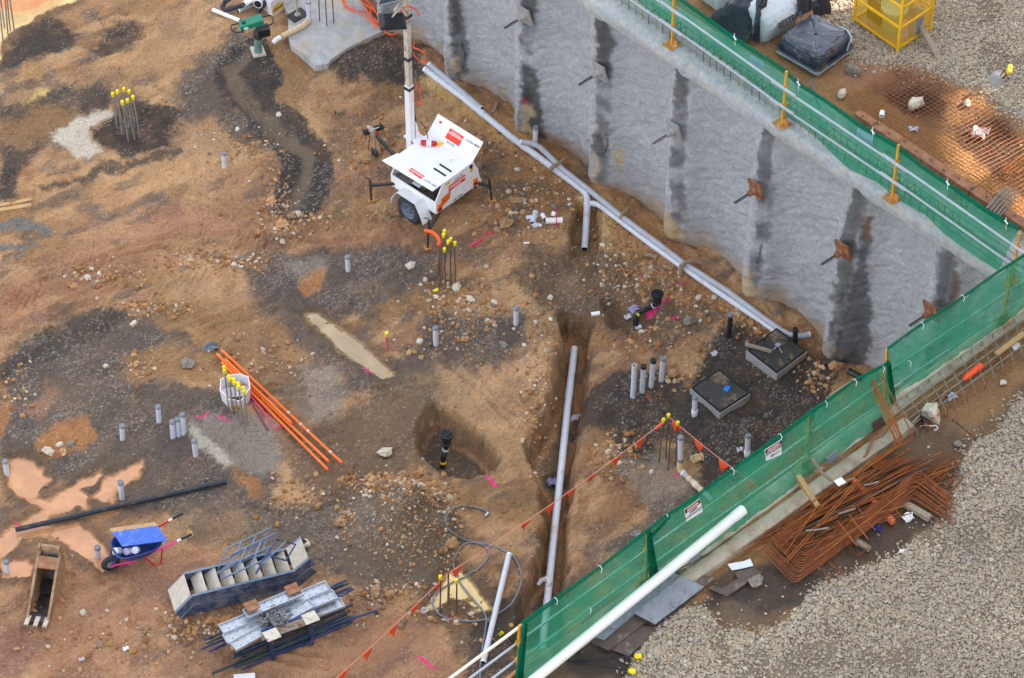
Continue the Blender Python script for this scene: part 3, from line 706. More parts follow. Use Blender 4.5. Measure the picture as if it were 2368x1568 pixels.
# ---- the bigger rocks, one by one
def rock(px, py, r, c, label, on=None, grp=None, flat=.7, z=None):
    p = G(px, py) if z is None else P(px, py, z)
    bm = MB(); rs = random.Random(int(px*7+py)); T, fv = tpl(1, True, .3, int(px+py))
    a = rs.uniform(0, 6.28); pts = []
    for q_ in T[0]:
        x, y, zc = q_[0]*1.15, q_[1]*.9, q_[2]*flat
        pts.append(p+V((x*math.cos(a)-y*math.sin(a), x*math.sin(a)+y*math.cos(a), zc))*r+Z*r*.35)
    bm.add(pts, [tuple(f) for f in fv])
    # one subdivision with jitter so facets read as broken stone
    me = bmesh_sub(bm, rs, r)
    o = me.build('rock', c, at=p, smooth=False)
    return tag(o, label, 'rock', grp)
def bmesh_sub(b, rs, r):
    out = MB(); e = {}
    out.v = list(b.v)
    def mid(i, j):
        k = (min(i, j), max(i, j))
        if k not in e:
            e[k] = len(out.v); out.v.append((b.v[i]+b.v[j])/2*1.0+V((rs.uniform(-1, 1), rs.uniform(-1, 1), rs.uniform(-1, 1)))*r*.1)
        return e[k]
    for f in b.f:
        x, y, w = mid(f[0], f[1]), mid(f[1], f[2]), mid(f[2], f[0])
        out.f += [(f[0], x, w), (x, f[1], y), (w, y, f[2]), (x, y, w)]
    return out
ROCKM = {k: mk('rock_'+k, lin(*c), .85, var=.22, scale=9, dirt=lin(*d), damt=.45, dscale=7) for k, c, d in (
 ('ochre', (178, 132, 86), (214, 200, 180)), ('pale', (206, 196, 178), (176, 136, 92)), ('grey', (128, 120, 112), (160, 148, 132)), ('brown', (162, 128, 92), (190, 160, 120)))}
for px, py, r, k, lab in (
 (948,618,.13,'pale','cream and ochre rock beside the pile of grey gravel left of the capped bars'),
 (435,845,.15,'grey','smooth dark grey boulder left of the orange conduits'),
 (310,750,.09,'pale','pale yellow flat stone on the brown track edge at left'),
 (890,1050,.15,'pale','white and ochre pointed rock between the conduits and the drain hole'),
 (1170,521,.17,'brown','large tan rock lying left of the loose pipe fittings'),
 (1200,466,.11,'brown','tan rock right behind the trailer'),
 (1187,466,.10,'brown','twin tan rock against the other behind the trailer'),
 (1150,535,.10,'brown','small tan rock below the large one by the pink stake'),
 (112,1045,.13,'pale','white crusted rock in the group on the ochre soil at left'),
 (146,1048,.11,'ochre','flat reddish rock in the group on the ochre soil at left'),
 (164,1030,.11,'grey','grey rock topping the small group on the ochre soil at left'),
 (138,1030,.08,'pale','small pale rock at the back of the group on the ochre soil at left'),
 (316,843,.09,'ochre','tan wedge of rock on dark gravel at the left'),
 (645,267,.08,'pale','single white stone on the winding dark track'),
 (1555,866,.13,'brown','tan rock behind the four tall pipe stubs'),
 (708,1258,.11,'pale','white rock at the top end of the blue stairs'),
 (787,1210,.11,'brown','tan boulder on the left shoulder of the spoil heap'),
 (868,1370,.14,'brown','tan boulder at the foot of the spoil heap'),
 (902,1378,.11,'brown','round tan boulder next to another at the spoil heap foot'),
 (1042,1258,.14,'brown','brown block on the right flank of the spoil heap'),
 (1055,667,.11,'pale','white grey rock at the foot of the capped bars'),
 (1088,695,.10,'pale','pale block right below the capped bars beside rubble'),
 (1007,688,.07,'pale','small white stone left below the capped bars'),
 (652,520,.13,'ochre','upright ochre slab of rock at the end of the dark track'),
 (625,470,.14,'ochre','leaning ochre slab left of the dark track end'),
 (1280,478,.08,'grey','grey stone above the loose white fittings'),
 (438,1237,.09,'ochre','tan stone near the wheelbarrow handles'),
 (1592,745,.15,'grey','flat grey slab of stone near the black floor drain by the long pipe'),
 (1930,851,.15,'ochre','ochre boulder at the right end of the grey wall foot'),
 (1165,800,.10,'grey','grey chip of rock on the dark ground below the pipe stub'),
): rock(px, py, r, ROCKM[k], lab, grp='rocks on the pit floor')
# ================================================================ sprayed concrete wall with piles
def plane_hit(px, py, o, n):
    d = P(px, py, 0)-CAM; k = (o-CAM).dot(n)/d.dot(n); return CAM+d*k
PILE = 2.39
S0, S1 = -8.4, 13.0
FENCEB = (P(1553, 104, H), P(2062, 459, H))
BD = (FENCEB[1]-FENCEB[0]).normalized(); BN = V((BD.y, -BD.x, 0))
def wall_off(s, z):
    f = (s/PILE-np.round(s/PILE))*PILE                       # signed distance to the nearest pile
    pil = np.sqrt(np.clip(1-(f/.30)**2, 0, 1))
    fil = np.exp(-(np.clip(np.abs(f)-.25, 0, 9)/np.where(f > 0, .30, .10))**2)*np.where(f > 0, .22, .1)
    arch = -.10*np.sin(np.pi*np.clip((np.abs(f)-.3)/(PILE/2-.3), 0, 1)*.5)
    k = np.round(s/PILE)
    sc = .8+.35*vnoise(k*3.1+.5, k*0+.5, 3)
    wob = (fbm(s*1.3, z*1.1, 3, 71)-.5)*.10+(fbm(s*4, z*4, 3, 72)-.5)*.05
    band = (fbm(s*2.2+z*2.6, z*9-s*6, 3, 73)-.5)*.045+(fbm(s*13, z*13, 2, 75)-.5)*.016
    rough = np.clip(1.25-z/1.2, 0, 1)*(fbm(s*2.5, z*3, 4, 74)-.5)*.10
    return -.27-.022*np.clip(s, 0, 20)*np.clip(z/4.9, 0, 1)+np.maximum(pil*.36*sc, fil*1.0)+arch+wob+band+rough
ss = np.arange(S0, S1, .034); zs = np.arange(-.7, H-.16, .034)
SS, ZS = np.meshgrid(ss, zs); s_, z_ = SS.ravel(), ZS.ravel()
ow = wall_off(s_, z_)
X = WO.x+WD.x*s_+WN.x*ow; Y = WO.y+WD.y*s_+WN.y*ow
u, v = Qn(X, Y, z_)
c = np.ones((len(X), 3))*np.array(lin(180, 182, 186))
c *= (.9+.2*fbm(s_*.9, z_*.9, 4, 81))[:, None]
c *= (.90+.20*fbm(s_*3+z_*2.4, z_*8-s_*7, 4, 82))[:, None]
c *= (.80+.40*vnoise(s_*29, z_*29, 83))[:, None]
f = (s_/PILE-np.round(s_/PILE))*PILE
def stain_or_shade(w, col):
    global c
    w = np.clip(w, 0, 1)[:, None]; c = c*(1-w)+np.array(col)*w
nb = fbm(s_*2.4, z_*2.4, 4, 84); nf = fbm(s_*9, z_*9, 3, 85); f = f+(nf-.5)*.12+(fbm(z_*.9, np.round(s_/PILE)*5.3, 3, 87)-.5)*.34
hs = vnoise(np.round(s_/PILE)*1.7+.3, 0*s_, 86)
stain_or_shade(sst(.0, .04, f)*sst(.36, .26, f)*sst(2.4, 4.5, z_+nb*1.2)*(.5+.5*hs), lin(92, 90, 92))  # this strip and the next: pile shade painted in along with wet staining
stain_or_shade(sst(-.03, .04, f)*sst(.38, .24, f)*sst(.38, .62, nb)*.7, lin(100, 99, 101))
stain_or_shade(sst(1.5, .1, z_+(nb-.5)*1.5)*.30, lin(128, 118, 112))
stain_or_shade(sst(.55, .02, z_+(nb-.5)*1.1-.05)*.75, lin(172, 146, 118))
WET = [([(1207,150),(1230,160),(1248,235),(1264,335),(1226,345),(1207,260)], lin(66,64,64), .9), ([(1040,-20),(1058,-20),(1076,60),(1082,170),(1052,178),(1044,90)], lin(70,68,70), .85),
       ([t(3,1,880,470),t(3,1,930,440),t(3,1,945,640),t(3,1,930,1568),t(3,2,900,300),t(3,2,560,200),t(3,1,650,1568),t(3,1,720,1200),t(3,1,800,860),t(3,1,840,640)], lin(70,70,74), .88),
       ([t(3,1,884,455),t(3,1,955,428),t(3,1,922,500),t(3,1,926,640),t(3,1,888,620)], lin(134,100,58), .85),
       ([t(3,1,1700,960),t(3,1,1748,945),t(3,1,1740,1080),t(3,1,1700,1250),t(3,1,1660,1250),t(3,1,1690,1080)], lin(104,70,42), .85),
       ([t(3,1,1545,760),t(3,1,1740,850),t(3,1,1700,960),t(3,1,1640,1250),t(3,1,1530,1220)], lin(104,104,110), .7),
       ([t(3,1,600,1040),t(3,1,700,1080),t(3,1,690,1240),t(3,1,640,1250),t(3,1,580,1190)], lin(74,72,70), .7), ([t(3,1,590,1310),t(3,1,640,1380),t(3,1,620,1568),t(3,1,570,1568)], lin(80,78,80), .7),
       ([t(2,0,750,1230),t(2,0,830,1240),t(2,0,880,1420),t(2,0,830,1480),t(2,0,745,1420)], lin(76,74,74), .8),
       ([t(2,0,775,100),t(2,0,870,180),t(2,0,900,500),t(2,0,770,560)], lin(96,94,94), .6), ([t(2,0,1500,620),t(2,0,1600,680),t(2,0,1590,820),t(2,0,1500,1000)], lin(92,90,92), .6),
       ([t(2,0,95,975),t(2,0,150,965),t(2,0,180,1060),t(2,0,150,1130),t(2,0,190,1230),t(2,0,120,1270),t(2,0,85,1200)], lin(208,184,148), .9),
       ([t(2,0,752,1420),t(2,0,800,1450),t(2,0,815,1568),t(2,1,800,160),t(2,1,735,180),t(2,0,745,1500)], lin(212,192,164), .92),
       ([t(2,0,780,1100),t(2,0,808,1110),t(2,0,790,1210),t(2,0,770,1230)], lin(206,186,152), .85),
       ([t(2,1,1395,450),t(2,1,1440,375),t(2,1,1485,385),t(2,1,1500,480),t(2,1,1530,640),t(2,1,1490,690),t(2,1,1400,540)], lin(198,168,124), .85),
       ([t(2,1,2120,1000),t(2,1,2150,900),t(2,1,2205,920),t(2,1,2200,1030),t(2,1,2235,1160),t(2,1,2180,1250),t(2,1,2105,1150)], lin(206,182,142), .88),
       ([t(1,0,1790,560),t(1,0,1840,530),t(1,0,1850,640),t(1,0,1810,680)], lin(206,178,140), .8), ([t(2,0,85,895),t(2,0,140,940),t(2,0,130,960),t(2,0,85,930)], lin(214,44,110), .9),
       ([t(2,0,650,1290),t(2,0,665,1290),t(2,0,665,1390),t(2,0,652,1385)], lin(220,222,228), .6)]
uw, vw = u+(nf-.5)*20+(nb-.5)*10, v+(nf-.5)*20
for poly, col, a in WET: stain_or_shade(sst(8, -6, sdpoly(uw, vw, poly)+(nb-.5)*22)*a*(.72+.35*nf), col)
cxy = t(2, 0, 990, 1445)
d = np.hypot((u-cxy[0])/.95, (v-cxy[1])/1.35); yl = lin(206, 168, 20)
stain_or_shade(sst(2.6, 1.0, np.abs(d-10.5)+(nf-.5)*3)*.9, yl); stain_or_shade(sst(4.2, 2.5, d+(nf-.5)*5)*.8, yl)
stain_or_shade(sst(2, .7, sdline(u, v, [(cxy[0]-1, cxy[1]+16), t(2,0,984,1568), t(2,1,978,12)])+(nf-.5)*2.5)*.8, yl)
for pts in ([t(2,0,880,1130),t(2,0,868,1240),t(2,0,885,1330),t(2,0,850,1410)], [t(1,0,1890,400),t(1,0,1930,500),t(1,0,1900,640)], [t(2,1,2300,690),t(2,1,2260,900)]):
    stain_or_shade(sst(2.4, .6, sdline(u, v, pts)+(nf-.5)*5)*.85, lin(60, 58, 60))
nx_, ny_ = len(ss), len(zs); ii = np.arange(nx_*ny_).reshape(ny_, nx_)
q = np.stack([ii[:-1, :-1], ii[1:, :-1], ii[1:, 1:], ii[:-1, 1:]], -1).reshape(-1, 4)
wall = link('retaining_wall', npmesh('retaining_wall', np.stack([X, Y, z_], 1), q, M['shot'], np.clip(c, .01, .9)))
tag(wall, 'grey sprayed concrete retaining wall with round piles along the pit', 'wall')
# capping beam along the wall head
cap = MB()
N_ = 420
def capfn(a, b):
    s = S0+(S1-S0)*a
    j = (fbm(np.array([s*1.6]), np.array([.5]), 4, 91)[0]-.5)
    k = (fbm(np.array([s*3.1]), np.array([7.5]), 4, 92)[0]-.5)
    prof = [(-.7, H-.6), (-.22, H-.38+k*.12), (.08+j*.14, H-.34+k*.14), (.11+j*.14, H-.2), (.08+j*.14, H-.03), (.03+j*.14, H), (-.55, H+.004), (-1.12, H), (-1.14, H-.4)]
    x = b*(len(prof)-1); i = int(round(x)); o, z = prof[i]
    return WP(s, z, o-.022*max(0, s))
cap.grid(capfn, N_, 8)
o = cap.build('capping_beam', M['concblue'], at=WP(0, H, 0), ang=50)
tag(o, 'pale concrete capping beam along the top of the sprayed wall', 'concrete beam')
# ---------------------------------------------------------------- ground anchors
def anchor(px, py, mt, ms, label, nst=3, sag=.0):
    s = None
    p = plane_hit(px, py, WP(0, 0, .06), WN)
    r = thing('ground_anchor', label, 'anchor', p, 'ground anchors in the sprayed wall')
    ax = (WN*.9+V((0, 0, -.18))-WD*.12).normalized(); u_ = WD; v_ = ax.cross(u_).normalized(); 
    a, b = (u_+v_*.12).normalized(), (v_-u_*.12).normalized()
    MB().cbox(p+ax*.02, a*.36, b*.44, ax*.05).build('plate', mt, r)
    MB().lathe(p+ax*.01, ax, [(.09, 0), (.09, .08), (.07, .10), (.07, .2), (.05, .21), (.001, .21)], 14).build('collar', mt, r)
    m = MB()
    for k in range(nst):
        q0 = p+ax*.15+u_*(.018*(k-1))+v_*.012*(k % 2)
        m.tube([q0, q0+ax*.2+u_*(.01*(k-1)), q0+ax*.4+Z*(-.03)-u_*.03], .011, 6)
    m.build('strand', ms, r)
for px, py, mt, ms, lab in (
    (t(2,0,125,140)[0], t(2,0,125,140)[1], 'conc', 'darksteel', 'grey anchor plate highest on the wall near the second dark pile'),
    (*t(2,0,815,660), 'conc', 'darksteel', 'grey anchor plate on the pile above the yellow sprayed circle'),
    (*t(2,0,1500,1200), 'conc', 'rebar', 'grey anchor plate with thin brown strands right of the sprayed circle'),
    (*t(2,1,2255,175), 'rustplate', 'darksteel', 'rusty anchor plate with dark strands on the pile at mid wall'),
    (*t(3,1,695,740), 'rustplate', 'darksteel', 'rusty anchor plate left of the long black wet streak'),
    (*t(3,1,1510,1300), 'rustplate', 'darksteel', 'rusty anchor plate lowest at right, half over the green screen')):
    anchor(px, py, M[mt], M[ms], lab)
# ================================================================ street level
def fplane(px, py, off=0): return plane_hit(px, py, FA+FN*off, FN)
def bplane(px, py, off=0): return plane_hit(px, py, FENCEB[0]+BN*off, BN)
GRAV = [[(1450,1640),(1450,1568),(1460,1526),(1497,1476),(1535,1440),(1575,1411),(1610,1400),(1643,1426),(1668,1458),(1710,1456),(1745,1471),(1776,1455),(1834,1421),(1874,1376),(1906,1348),(1951,1335),(2002,1315),(2064,1290),(2102,1268),(2132,1235),(2167,1218),(2190,1188),(2202,1150),(2215,1080),(2247,1027),(2315,994),(2335,946),(2368,921),(2460,860),(2700,1000),(2600,1700)],
        [(1880,-60),(1916,33),(1962,135),(2027,145),(2077,150),(2110,170),(2167,172),(2202,188),(2265,205),(2302,233),(2327,262),(2368,282),(2500,360),(2600,200),(2400,-200)]]
UP_ = [([(1500,-60),(1900,-60),(1930,60),(1960,150),(2100,170),(2200,190),(2300,240),(2380,290),(2400,600),(1900,250),(1600,60)],'brown',14,.8,0),
       ([(1960,190),(2090,160),(2220,210),(2320,270),(2380,330),(2380,420),(2200,330),(2040,220)],'dbrown',14,.8,.6),
       ([(2050,215),(2130,195),(2200,240),(2180,270),(2090,255)],'black',12,.9,.5), ([(2200,290),(2290,270),(2390,330),(2390,470),(2290,400),(2220,340)],'black',12,.9,.5),
       ([(1940,140),(2040,150),(2060,180),(1990,210),(1930,190)],'red',12,.7,.1),
       ([(1890,0),(1980,0),(1970,30),(1910,38)],'tan',8,.9,.1),
       ([(1180,1600),(1330,1480),(1560,1420),(1760,1320),(1900,1130),(2100,960),(2260,860),(2400,740),(2500,800),(2380,920),(2250,1030),(2220,1080),(2190,1190),(2100,1270),(1900,1360),(1780,1450),(1640,1440),(1500,1500),(1440,1600)],'dbrown',10,.85,.2),
       ([(2160,960),(2240,860),(2330,800),(2400,740),(2420,840),(2330,930),(2240,1000)],'brown',16,.8,.25),
       ([(2110,1000),(2200,960),(2230,1020),(2200,1080),(2100,1080)],'dbrown',12,.6,.3),
       ([(1640,1340),(1760,1300),(1900,1330),(1860,1390),(1740,1420),(1620,1400)],'dark',12,.8,.3), ([(1330,1500),(1480,1490),(1460,1568),(1300,1568)],'dark',12,.8,.5),
       ([(1660,1370),(1740,1390),(1760,1440),(1680,1450)],'path',14,.6,.1), ([(1900,1330),(1990,1240),(2090,1180),(2180,1180),(2100,1260),(2000,1310)],'dark',14,.6,.1)]
ux = np.concatenate([np.arange(-1.2, 13.6, .045), [14.5, 16, 20, 30, 50, 90]]); uy = np.concatenate([[-60, -35, -22, -17, -15], np.arange(-14, 7.5, .045), [8.5, 10, 13, 20, 40, 90]])
UX, UY = np.meshgrid(ux, uy); X, Y = UX.ravel(), UY.ravel()
u, v = Qn(X, Y, H)
ff = (X-FA.x)*FN.x+(Y-FA.y)*FN.y; ow = (X-WO.x)*WN.x+(Y-WO.y)*WN.y
z = H-.02+(fbm(X*.7, Y*.7, 3, 101)-.5)*.10+(fbm(X*3, Y*3, 4, 102)-.5)*.06+(fbm(X*11, Y*11, 3, 103)-.5)*.035
uw, vw = wavy(u, v, 30, 40, 104)
gm = np.zeros(len(X))
for g in GRAV: gm = np.maximum(gm, sst(8, -8, sdpoly(u+(uw-u)*.5, v+(vw-v)*.5, g)))
z = z+gm*.05
cst = np.ones((len(X), 3))*np.array(PAL['brown'])
n1 = fbm(X*.6, Y*.6, 4, 105)[:, None]; cst = cst*(.8+.4*n1); stn = np.full(len(X), .15)
nb = fbm(X*3, Y*3, 4, 106)
for poly, k, sf, a, sn in UP_:
    w = np.clip(sst(sf, -sf, sdpoly(uw, vw, poly)+(nb-.5)*sf*1.6)*a*(.8+.4*nb), 0, 1)
    cst = cst*(1-w[:, None])+np.array(PAL[k])*w[:, None]; stn = stn*(1-w)+sn*w
cst *= (.84+.32*fbm(X*22, Y*22, 2, 107))[:, None]
g2 = gm[:, None]*.85; cst = cst*(1-g2)+np.array(lin(132, 122, 108))*g2
# boards' wet margin near the heap
nx_, ny_ = len(ux), len(uy); ii = np.arange(nx_*ny_).reshape(ny_, nx_)
q = np.stack([ii[:-1, :-1], ii[:-1, 1:], ii[1:, 1:], ii[1:, :-1]], -1).reshape(-1, 4)
cx = (X[q[:, 0]]+X[q[:, 2]])/2; cy = (Y[q[:, 0]]+Y[q[:, 2]])/2
inpit = ((cx-WO.x)*WN.x+(cy-WO.y)*WN.y > -.98) & ((cx-FA.x)*FN.x+(cy-FA.y)*FN.y > -.12)
inpit &= ~((cx > 13) & (cy < -2))
street = link('street_ground', npmesh('street_ground', np.stack([X, Y, z], 1), q[~inpit], M['soil'], np.clip(cst, .01, .9)))
tag(street, 'brown earth at street level above the pit', 'ground', kind='structure')
ZU = z.reshape(ny_, nx_)
def uh(x, y):
    i = int(np.clip(np.searchsorted(ux, x)-1, 0, len(ux)-2)); j = int(np.clip(np.searchsorted(uy, y)-1, 0, len(uy)-2))
    return float(ZU[j, i])
def U(px, py, dz=0):
    p = P(px, py, H); p = P(px, py, uh(p.x, p.y)); return V((p.x, p.y, uh(p.x, p.y)+dz))
# gravel: every stone is a stone
npt = 112000
gxp = NR.uniform(-.5, 13.4, npt*4); gyp = NR.uniform(-13.8, 7.2, npt*4)
u, v = Qn(gxp, gyp, H); uw, vw = wavy(u, v, 16, 26, 108)
gd = np.full(len(gxp), 1e9)
for g in GRAV: gd = np.minimum(gd, sdpoly(uw, vw, g))
fines = fbm(gxp*1.1, gyp*1.1, 4, 110)
keep = (NR.rand(len(gxp)) < 1.15-.9*sst(.56, .74, fines)) & (u > 1250) & (u < 2480) & (v > -70) & (v < 1640) & ((gd < 0) | ((gd < 42) & (NR.rand(len(gd)) < .30*np.clip(1-gd/42, 0, 1)**2)))
gxp, gyp = gxp[keep], gyp[keep]
zi = ZU[np.clip(np.searchsorted(uy, gyp)-1, 0, ny_-2), np.clip(np.searchsorted(ux, gxp)-1, 0, nx_-2)]
n = len(gxp); print('gravel', n)
size = np.clip(NR.lognormal(-3.93, .36, n), .008, .045)*np.where(Qn(gxp, gyp, H)[1] < 400, 1.0, 1.0)
pos = np.stack([gxp, gyp, zi+size*NR.uniform(-.2, .7, n)+.004], 1)
base = np.array([lin(186, 174, 156), lin(172, 165, 156), lin(194, 176, 146), lin(152, 146, 140), lin(204, 196, 182), lin(174, 154, 128)])
cols = (base[NR.choice(6, n, p=[.26, .22, .18, .14, .1, .1])]*.62+np.array(lin(178, 160, 134))*.38)*.90*NR.uniform(.84, 1.08, (n, 1))*(.72+.54*fbm(gxp*.6, gyp*.6, 4, 109))[:, None]
o = scatter('gravel', pos, size, cols, M['stone'], ico=True, flat=.6, seed=21)
tag(o, 'grey and buff crushed stone covering the street side', 'gravel', kind='stuff')
# soil chips at street level
k = NR.rand(len(X)) < np.clip(stn, 0, 1)*.05
k &= (u_ok := (Qn(X, Y, H)[0] > 1200) & (Qn(X, Y, H)[0] < 2450)) & ~((ow > -1) & (ff > 0)) & (np.abs(X) < 13.5) & (Y > -14) & (Y < 7)
idx = np.nonzero(k)[0]; n = len(idx)
o = scatter('stone_chips', np.stack([X[idx], Y[idx], z[idx]+.006], 1), NR.lognormal(-4.2, .4, n), base[NR.randint(0, 6, n)]*NR.uniform(.5, 1.05, (n, 1)), M['stone'], ico=True, seed=23)
tag(o, 'scattered chips on the street side soil', 'stone chips', kind='stuff')
for px, py, r, k, lab in ((t(3,0,775,665)[0], t(3,0,775,665)[1], .16, 'grey', 'grey rock on bare soil below the wrapped pallet'), (*t(3,0,685,880), .12, 'pale', 'pale rock just above the green screen'), (*t(3,0,1350,980), .2, 'pale', 'large pale rock lying on the rusty mesh'),
                          (*t(3,0,1835,965), .09, 'pale', 'small pale rock at the gravel edge of the mesh'), (*t(3,2,1500,690), .22, 'pale', 'round cream stone beside the small open board box'), (2136,900, .0, 'grey', ''), (*t(3,2,1750,965), .08, 'grey', 'grey pebble on the dark soil right of the bent bars'),
                          (*t(2,3,2245,690), .14, 'grey', 'flat grey stone beside the torn brown board'), (*t(3,2,2165,400), .07, 'pale', 'small pale stone on the bare soil at the right')):
    if r: rock(px, py, r, ROCKM[k], lab, z=H+.0, grp='rocks at street level')

# ================================================================ back fence: posts, two rails, green screen
def post(b, top, parent, mp, mpl, up=None, n=BN, d=BD):
    pb = V(b); pt = V(top)
    po = MB().bar(pb, pt, .042, .042, d).build('post', mp, parent)
    MB().cbox(pb+Z*.012, d*.29, n*.30, Z*.014).build('base_plate', mpl, po)
    MB().obox(pb+Z*.02+d*.03-n*.01, d*.13, n*.02, Z*.16).obox(pb+Z*.10-d*.06-n*.05, d*.12, n*.02, Z*.10).build('bracket', mpl, po)
    for h in (.5, .95):
        MB().cbox(pb+(pt-pb).normalized()*h, d*.09, n*.09, Z*.07).build('clamp', mp, po)
bf = thing('edge_fence', 'orange posted guard fence with green screen along the wall top', 'fence', FENCEB[0])
PB = [(P(1300, -72, H), 1.4), (P(1553, 104, H), 1.4), (P(1808, 287, H), 1.38), (P(2062, 459, H), 1.4), (P(2338, 655, H), 1.3)]
for b, h in PB: post(b, b+Z*h, bf, M['fpost'], M['fplate'])
E_ = BD*7
for h, off in ((.97, .07), (.50, .07)):
    for i in range(len(PB)-1):
        a, b = PB[i][0]+Z*(h+.03*(i % 2))+BN*off, PB[i+1][0]+Z*(h+.03*(i % 2))+BN*off
        d = (b-a).normalized()
        MB().tube([a-d*.3, b+d*.15], .024, 8).build('rail', M['tubegalv'], bf)
        MB().tube([b-d*.02, b+d*.35], .029, 8).build('rail_joint', M['galv'], bf)
def screen_strip(tops, bots, parent, m, nu, nv, amp, name='screen', seed=0, sag=0):
    """fabric between two polylines of points, same parameter along both"""
    def lerp(pts, a):
        L = [0]
        for p, q_ in zip(pts[:-1], pts[1:]): L.append(L[-1]+(q_-p).length)
        x = a*L[-1]
        for i in range(len(pts)-1):
            if x <= L[i+1] or i == len(pts)-2:
                k = (x-L[i])/max(1e-6, L[i+1]-L[i]); return pts[i].lerp(pts[i+1], k)
    def fn(a, b):
        p = lerp(tops, a).lerp(lerp(bots, a), b)
        L = (tops[-1]-tops[0]).length
        x = np.array([a*L]); y = np.array([b*1.3])
        w = (fbm(x*1.6+y*.7, y*.9, 3, 200+seed)[0]-.5)*amp*math.sin(math.pi*min(1, b*1.4+.12))+(fbm(x*7+y*1.5, y*1.2, 2, 210+seed)[0]-.5)*amp*.3
        n = (tops[-1]-tops[0]).cross(Z).normalized()
        return p+n*w+Z*(-sag*math.sin(math.pi*((a*4) % 1)) if b < .01 else 0)
    return MB().grid(fn, nu, nv, .006).build(name, m, parent, ang=80)
btop = [bplane(*q_, -.1) for q_ in ((1480,-50), t(2,0,1540,-10), t(2,0,2050,360), t(2,0,2361,555), t(3,0,150,655), t(3,0,280,780), t(3,0,520,930), t(3,0,830,1150), t(3,0,990,1240), t(3,0,1180,1350), t(3,0,1450,1568), t(3,1,1650,130), t(3,1,1950,340), t(3,1,2200,490), t(3,1,2310,550))]
bbot = [P(*q_, H+.06) for q_ in ((1440,-40), t(2,0,1200,50), t(2,0,1560,300), t(2,0,1960,570), t(2,0,2361,870), t(3,0,150,1060), t(3,0,420,1250), t(3,0,600,1430), t(3,0,760,1568), t(3,1,1000,110), t(3,1,1190,265), t(3,1,1480,440), t(3,1,1620,590), t(3,1,1850,760), t(3,1,2120,930))]
screen_strip(btop, bbot, bf, M['scrim'], 150, 10, .12, seed=1)
m = MB()
for i in range(len(btop)-1):
    pass
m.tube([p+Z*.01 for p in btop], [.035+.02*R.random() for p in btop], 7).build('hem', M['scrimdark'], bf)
for px in (t(2,0,2050,360), t(3,0,275,780), t(3,0,960,1225), t(3,1,1650,130), t(3,1,2190,490)):
    p = bplane(*px, -.06); MB().tube([p+V((.02, 0, -.16)), p+Z*.02, p+V((-.01, 0, .14))], .007, 5).tube([p+BD*.05+Z*.0, p-BD*.04+Z*.05], .014, 5).build('tie', M['tie'], bf)
def bsign(c0, c1, c2, c3, name, parent, m, pl):
    q_ = [pl(*x) for x in (c0, c1, c2, c3)]; n = (q_[1]-q_[0]).cross(q_[3]-q_[0]).normalized()
    if n.dot(CAM-q_[0]) < 0: n = -n
    return MB().prism([x+n*.02 for x in q_], n*.006).build(name, m, parent), q_, n
M['signclear'] = scrim_mat('clear_sleeve', lin(150, 196, 205), .8)
bsign(t(2,0,2200,490), t(2,0,2330,570), t(2,0,2325,650), t(2,0,2195,570), 'sign_sleeve', bf, M['signclear'], lambda x, y: bplane(x, y, -.06))
bsign(t(3,0,825,1170), t(3,0,970,1255), t(3,0,970,1340), t(3,0,820,1250), 'sign_sleeve', bf, M['signclear'], lambda x, y: bplane(x, y, -.06))
# ---- starter cage of the capping beam behind the posts
cg = thing('reinforcement_cage', 'long light reinforcement cage projecting from the capping beam under the guard rails', 'rebar cage', P(1800, 250, H))
lo = -.42
for k, (o_, h) in enumerate(((-.12, .24), (-.40, .24), (-.12, .08), (-.40, .06))):
    a = FENCEB[0]-BD*4+BN*o_+Z*h; b = FENCEB[1]+BD*3.2+BN*o_+Z*h
    MB().tube([a, b], .012, 5).build('long_bar', M['rebargrey'], cg)
L = (FENCEB[1]-FENCEB[0]).length
for i in range(56):
    p = FENCEB[0]+BD*(-3.4+i*.2+R.uniform(-.03, .03))
    if (p-FA).dot(FN) < .2: break
    MB().tube([p+BN*-.11+Z*-.05, p+BN*-.11+Z*.27, p+BN*-.41+Z*.27, p+BN*-.41+Z*-.05], .011, 5).build('stirrup', M['rebargrey' if R.random() < .5 else 'rebar'], cg)
# ================================================================ near side of the pit: concrete wall, kerb, fence
nw = MB()
L1 = FL+6
def nearfn(a, b):
    s = -4+(L1+2)*a
    j = (fbm(np.array([s*2.]), np.array([.5]), 3, 95)[0]-.5)*.08
    prof = [(.16, -.6), (.16, H-.5), (.16+j, H-.06), (.10+j, H-.01), (-.10, H+.012), (-.24+j, H+.005), (-.26, H-.3)]
    o, z = prof[int(round(b*6))]
    return FA+FD*s+FN*o+Z*(z-H)
nw.grid(nearfn, 120, 6); o = nw.build('pit_edge_beam', M['concpale'], at=FA, ang=50)
tag(o, 'pale concrete edge beam of the pit under the near green fence', 'concrete beam')
kb = MB()
ka, kb_ = P(2092, 980, H), P(1560, 1352, H)
kd = (kb_-ka).normalized(); kn = V((kd.y, -kd.x, 0)); kn = kn if kn.dot(FN) < 0 else -kn
def kfn(a, b):
    s = (kb_-ka).length*a; j = (fbm(np.array([s*2.2]), np.array([3.5]), 4, 96)[0]-.5)*.06
    prof = [(-.06, -.1), (-.05+j, .12), (0, .15), (.16+j*.5, .15), (.22+j, .13), (.25+j, -.12)]
    o, z = prof[int(round(b*5))]; return ka+kd*s+kn*o+Z*z
kb.grid(kfn, 60, 5); o = kb.build('concrete_kerb', M['concpale'], at=ka, ang=50)
tag(o, 'muddy concrete kerb strip between the green screen and the rebar heap', 'kerb')
nf_ = thing('edge_fence', 'near edge fence hung with green screens and danger signs', 'fence', FA)
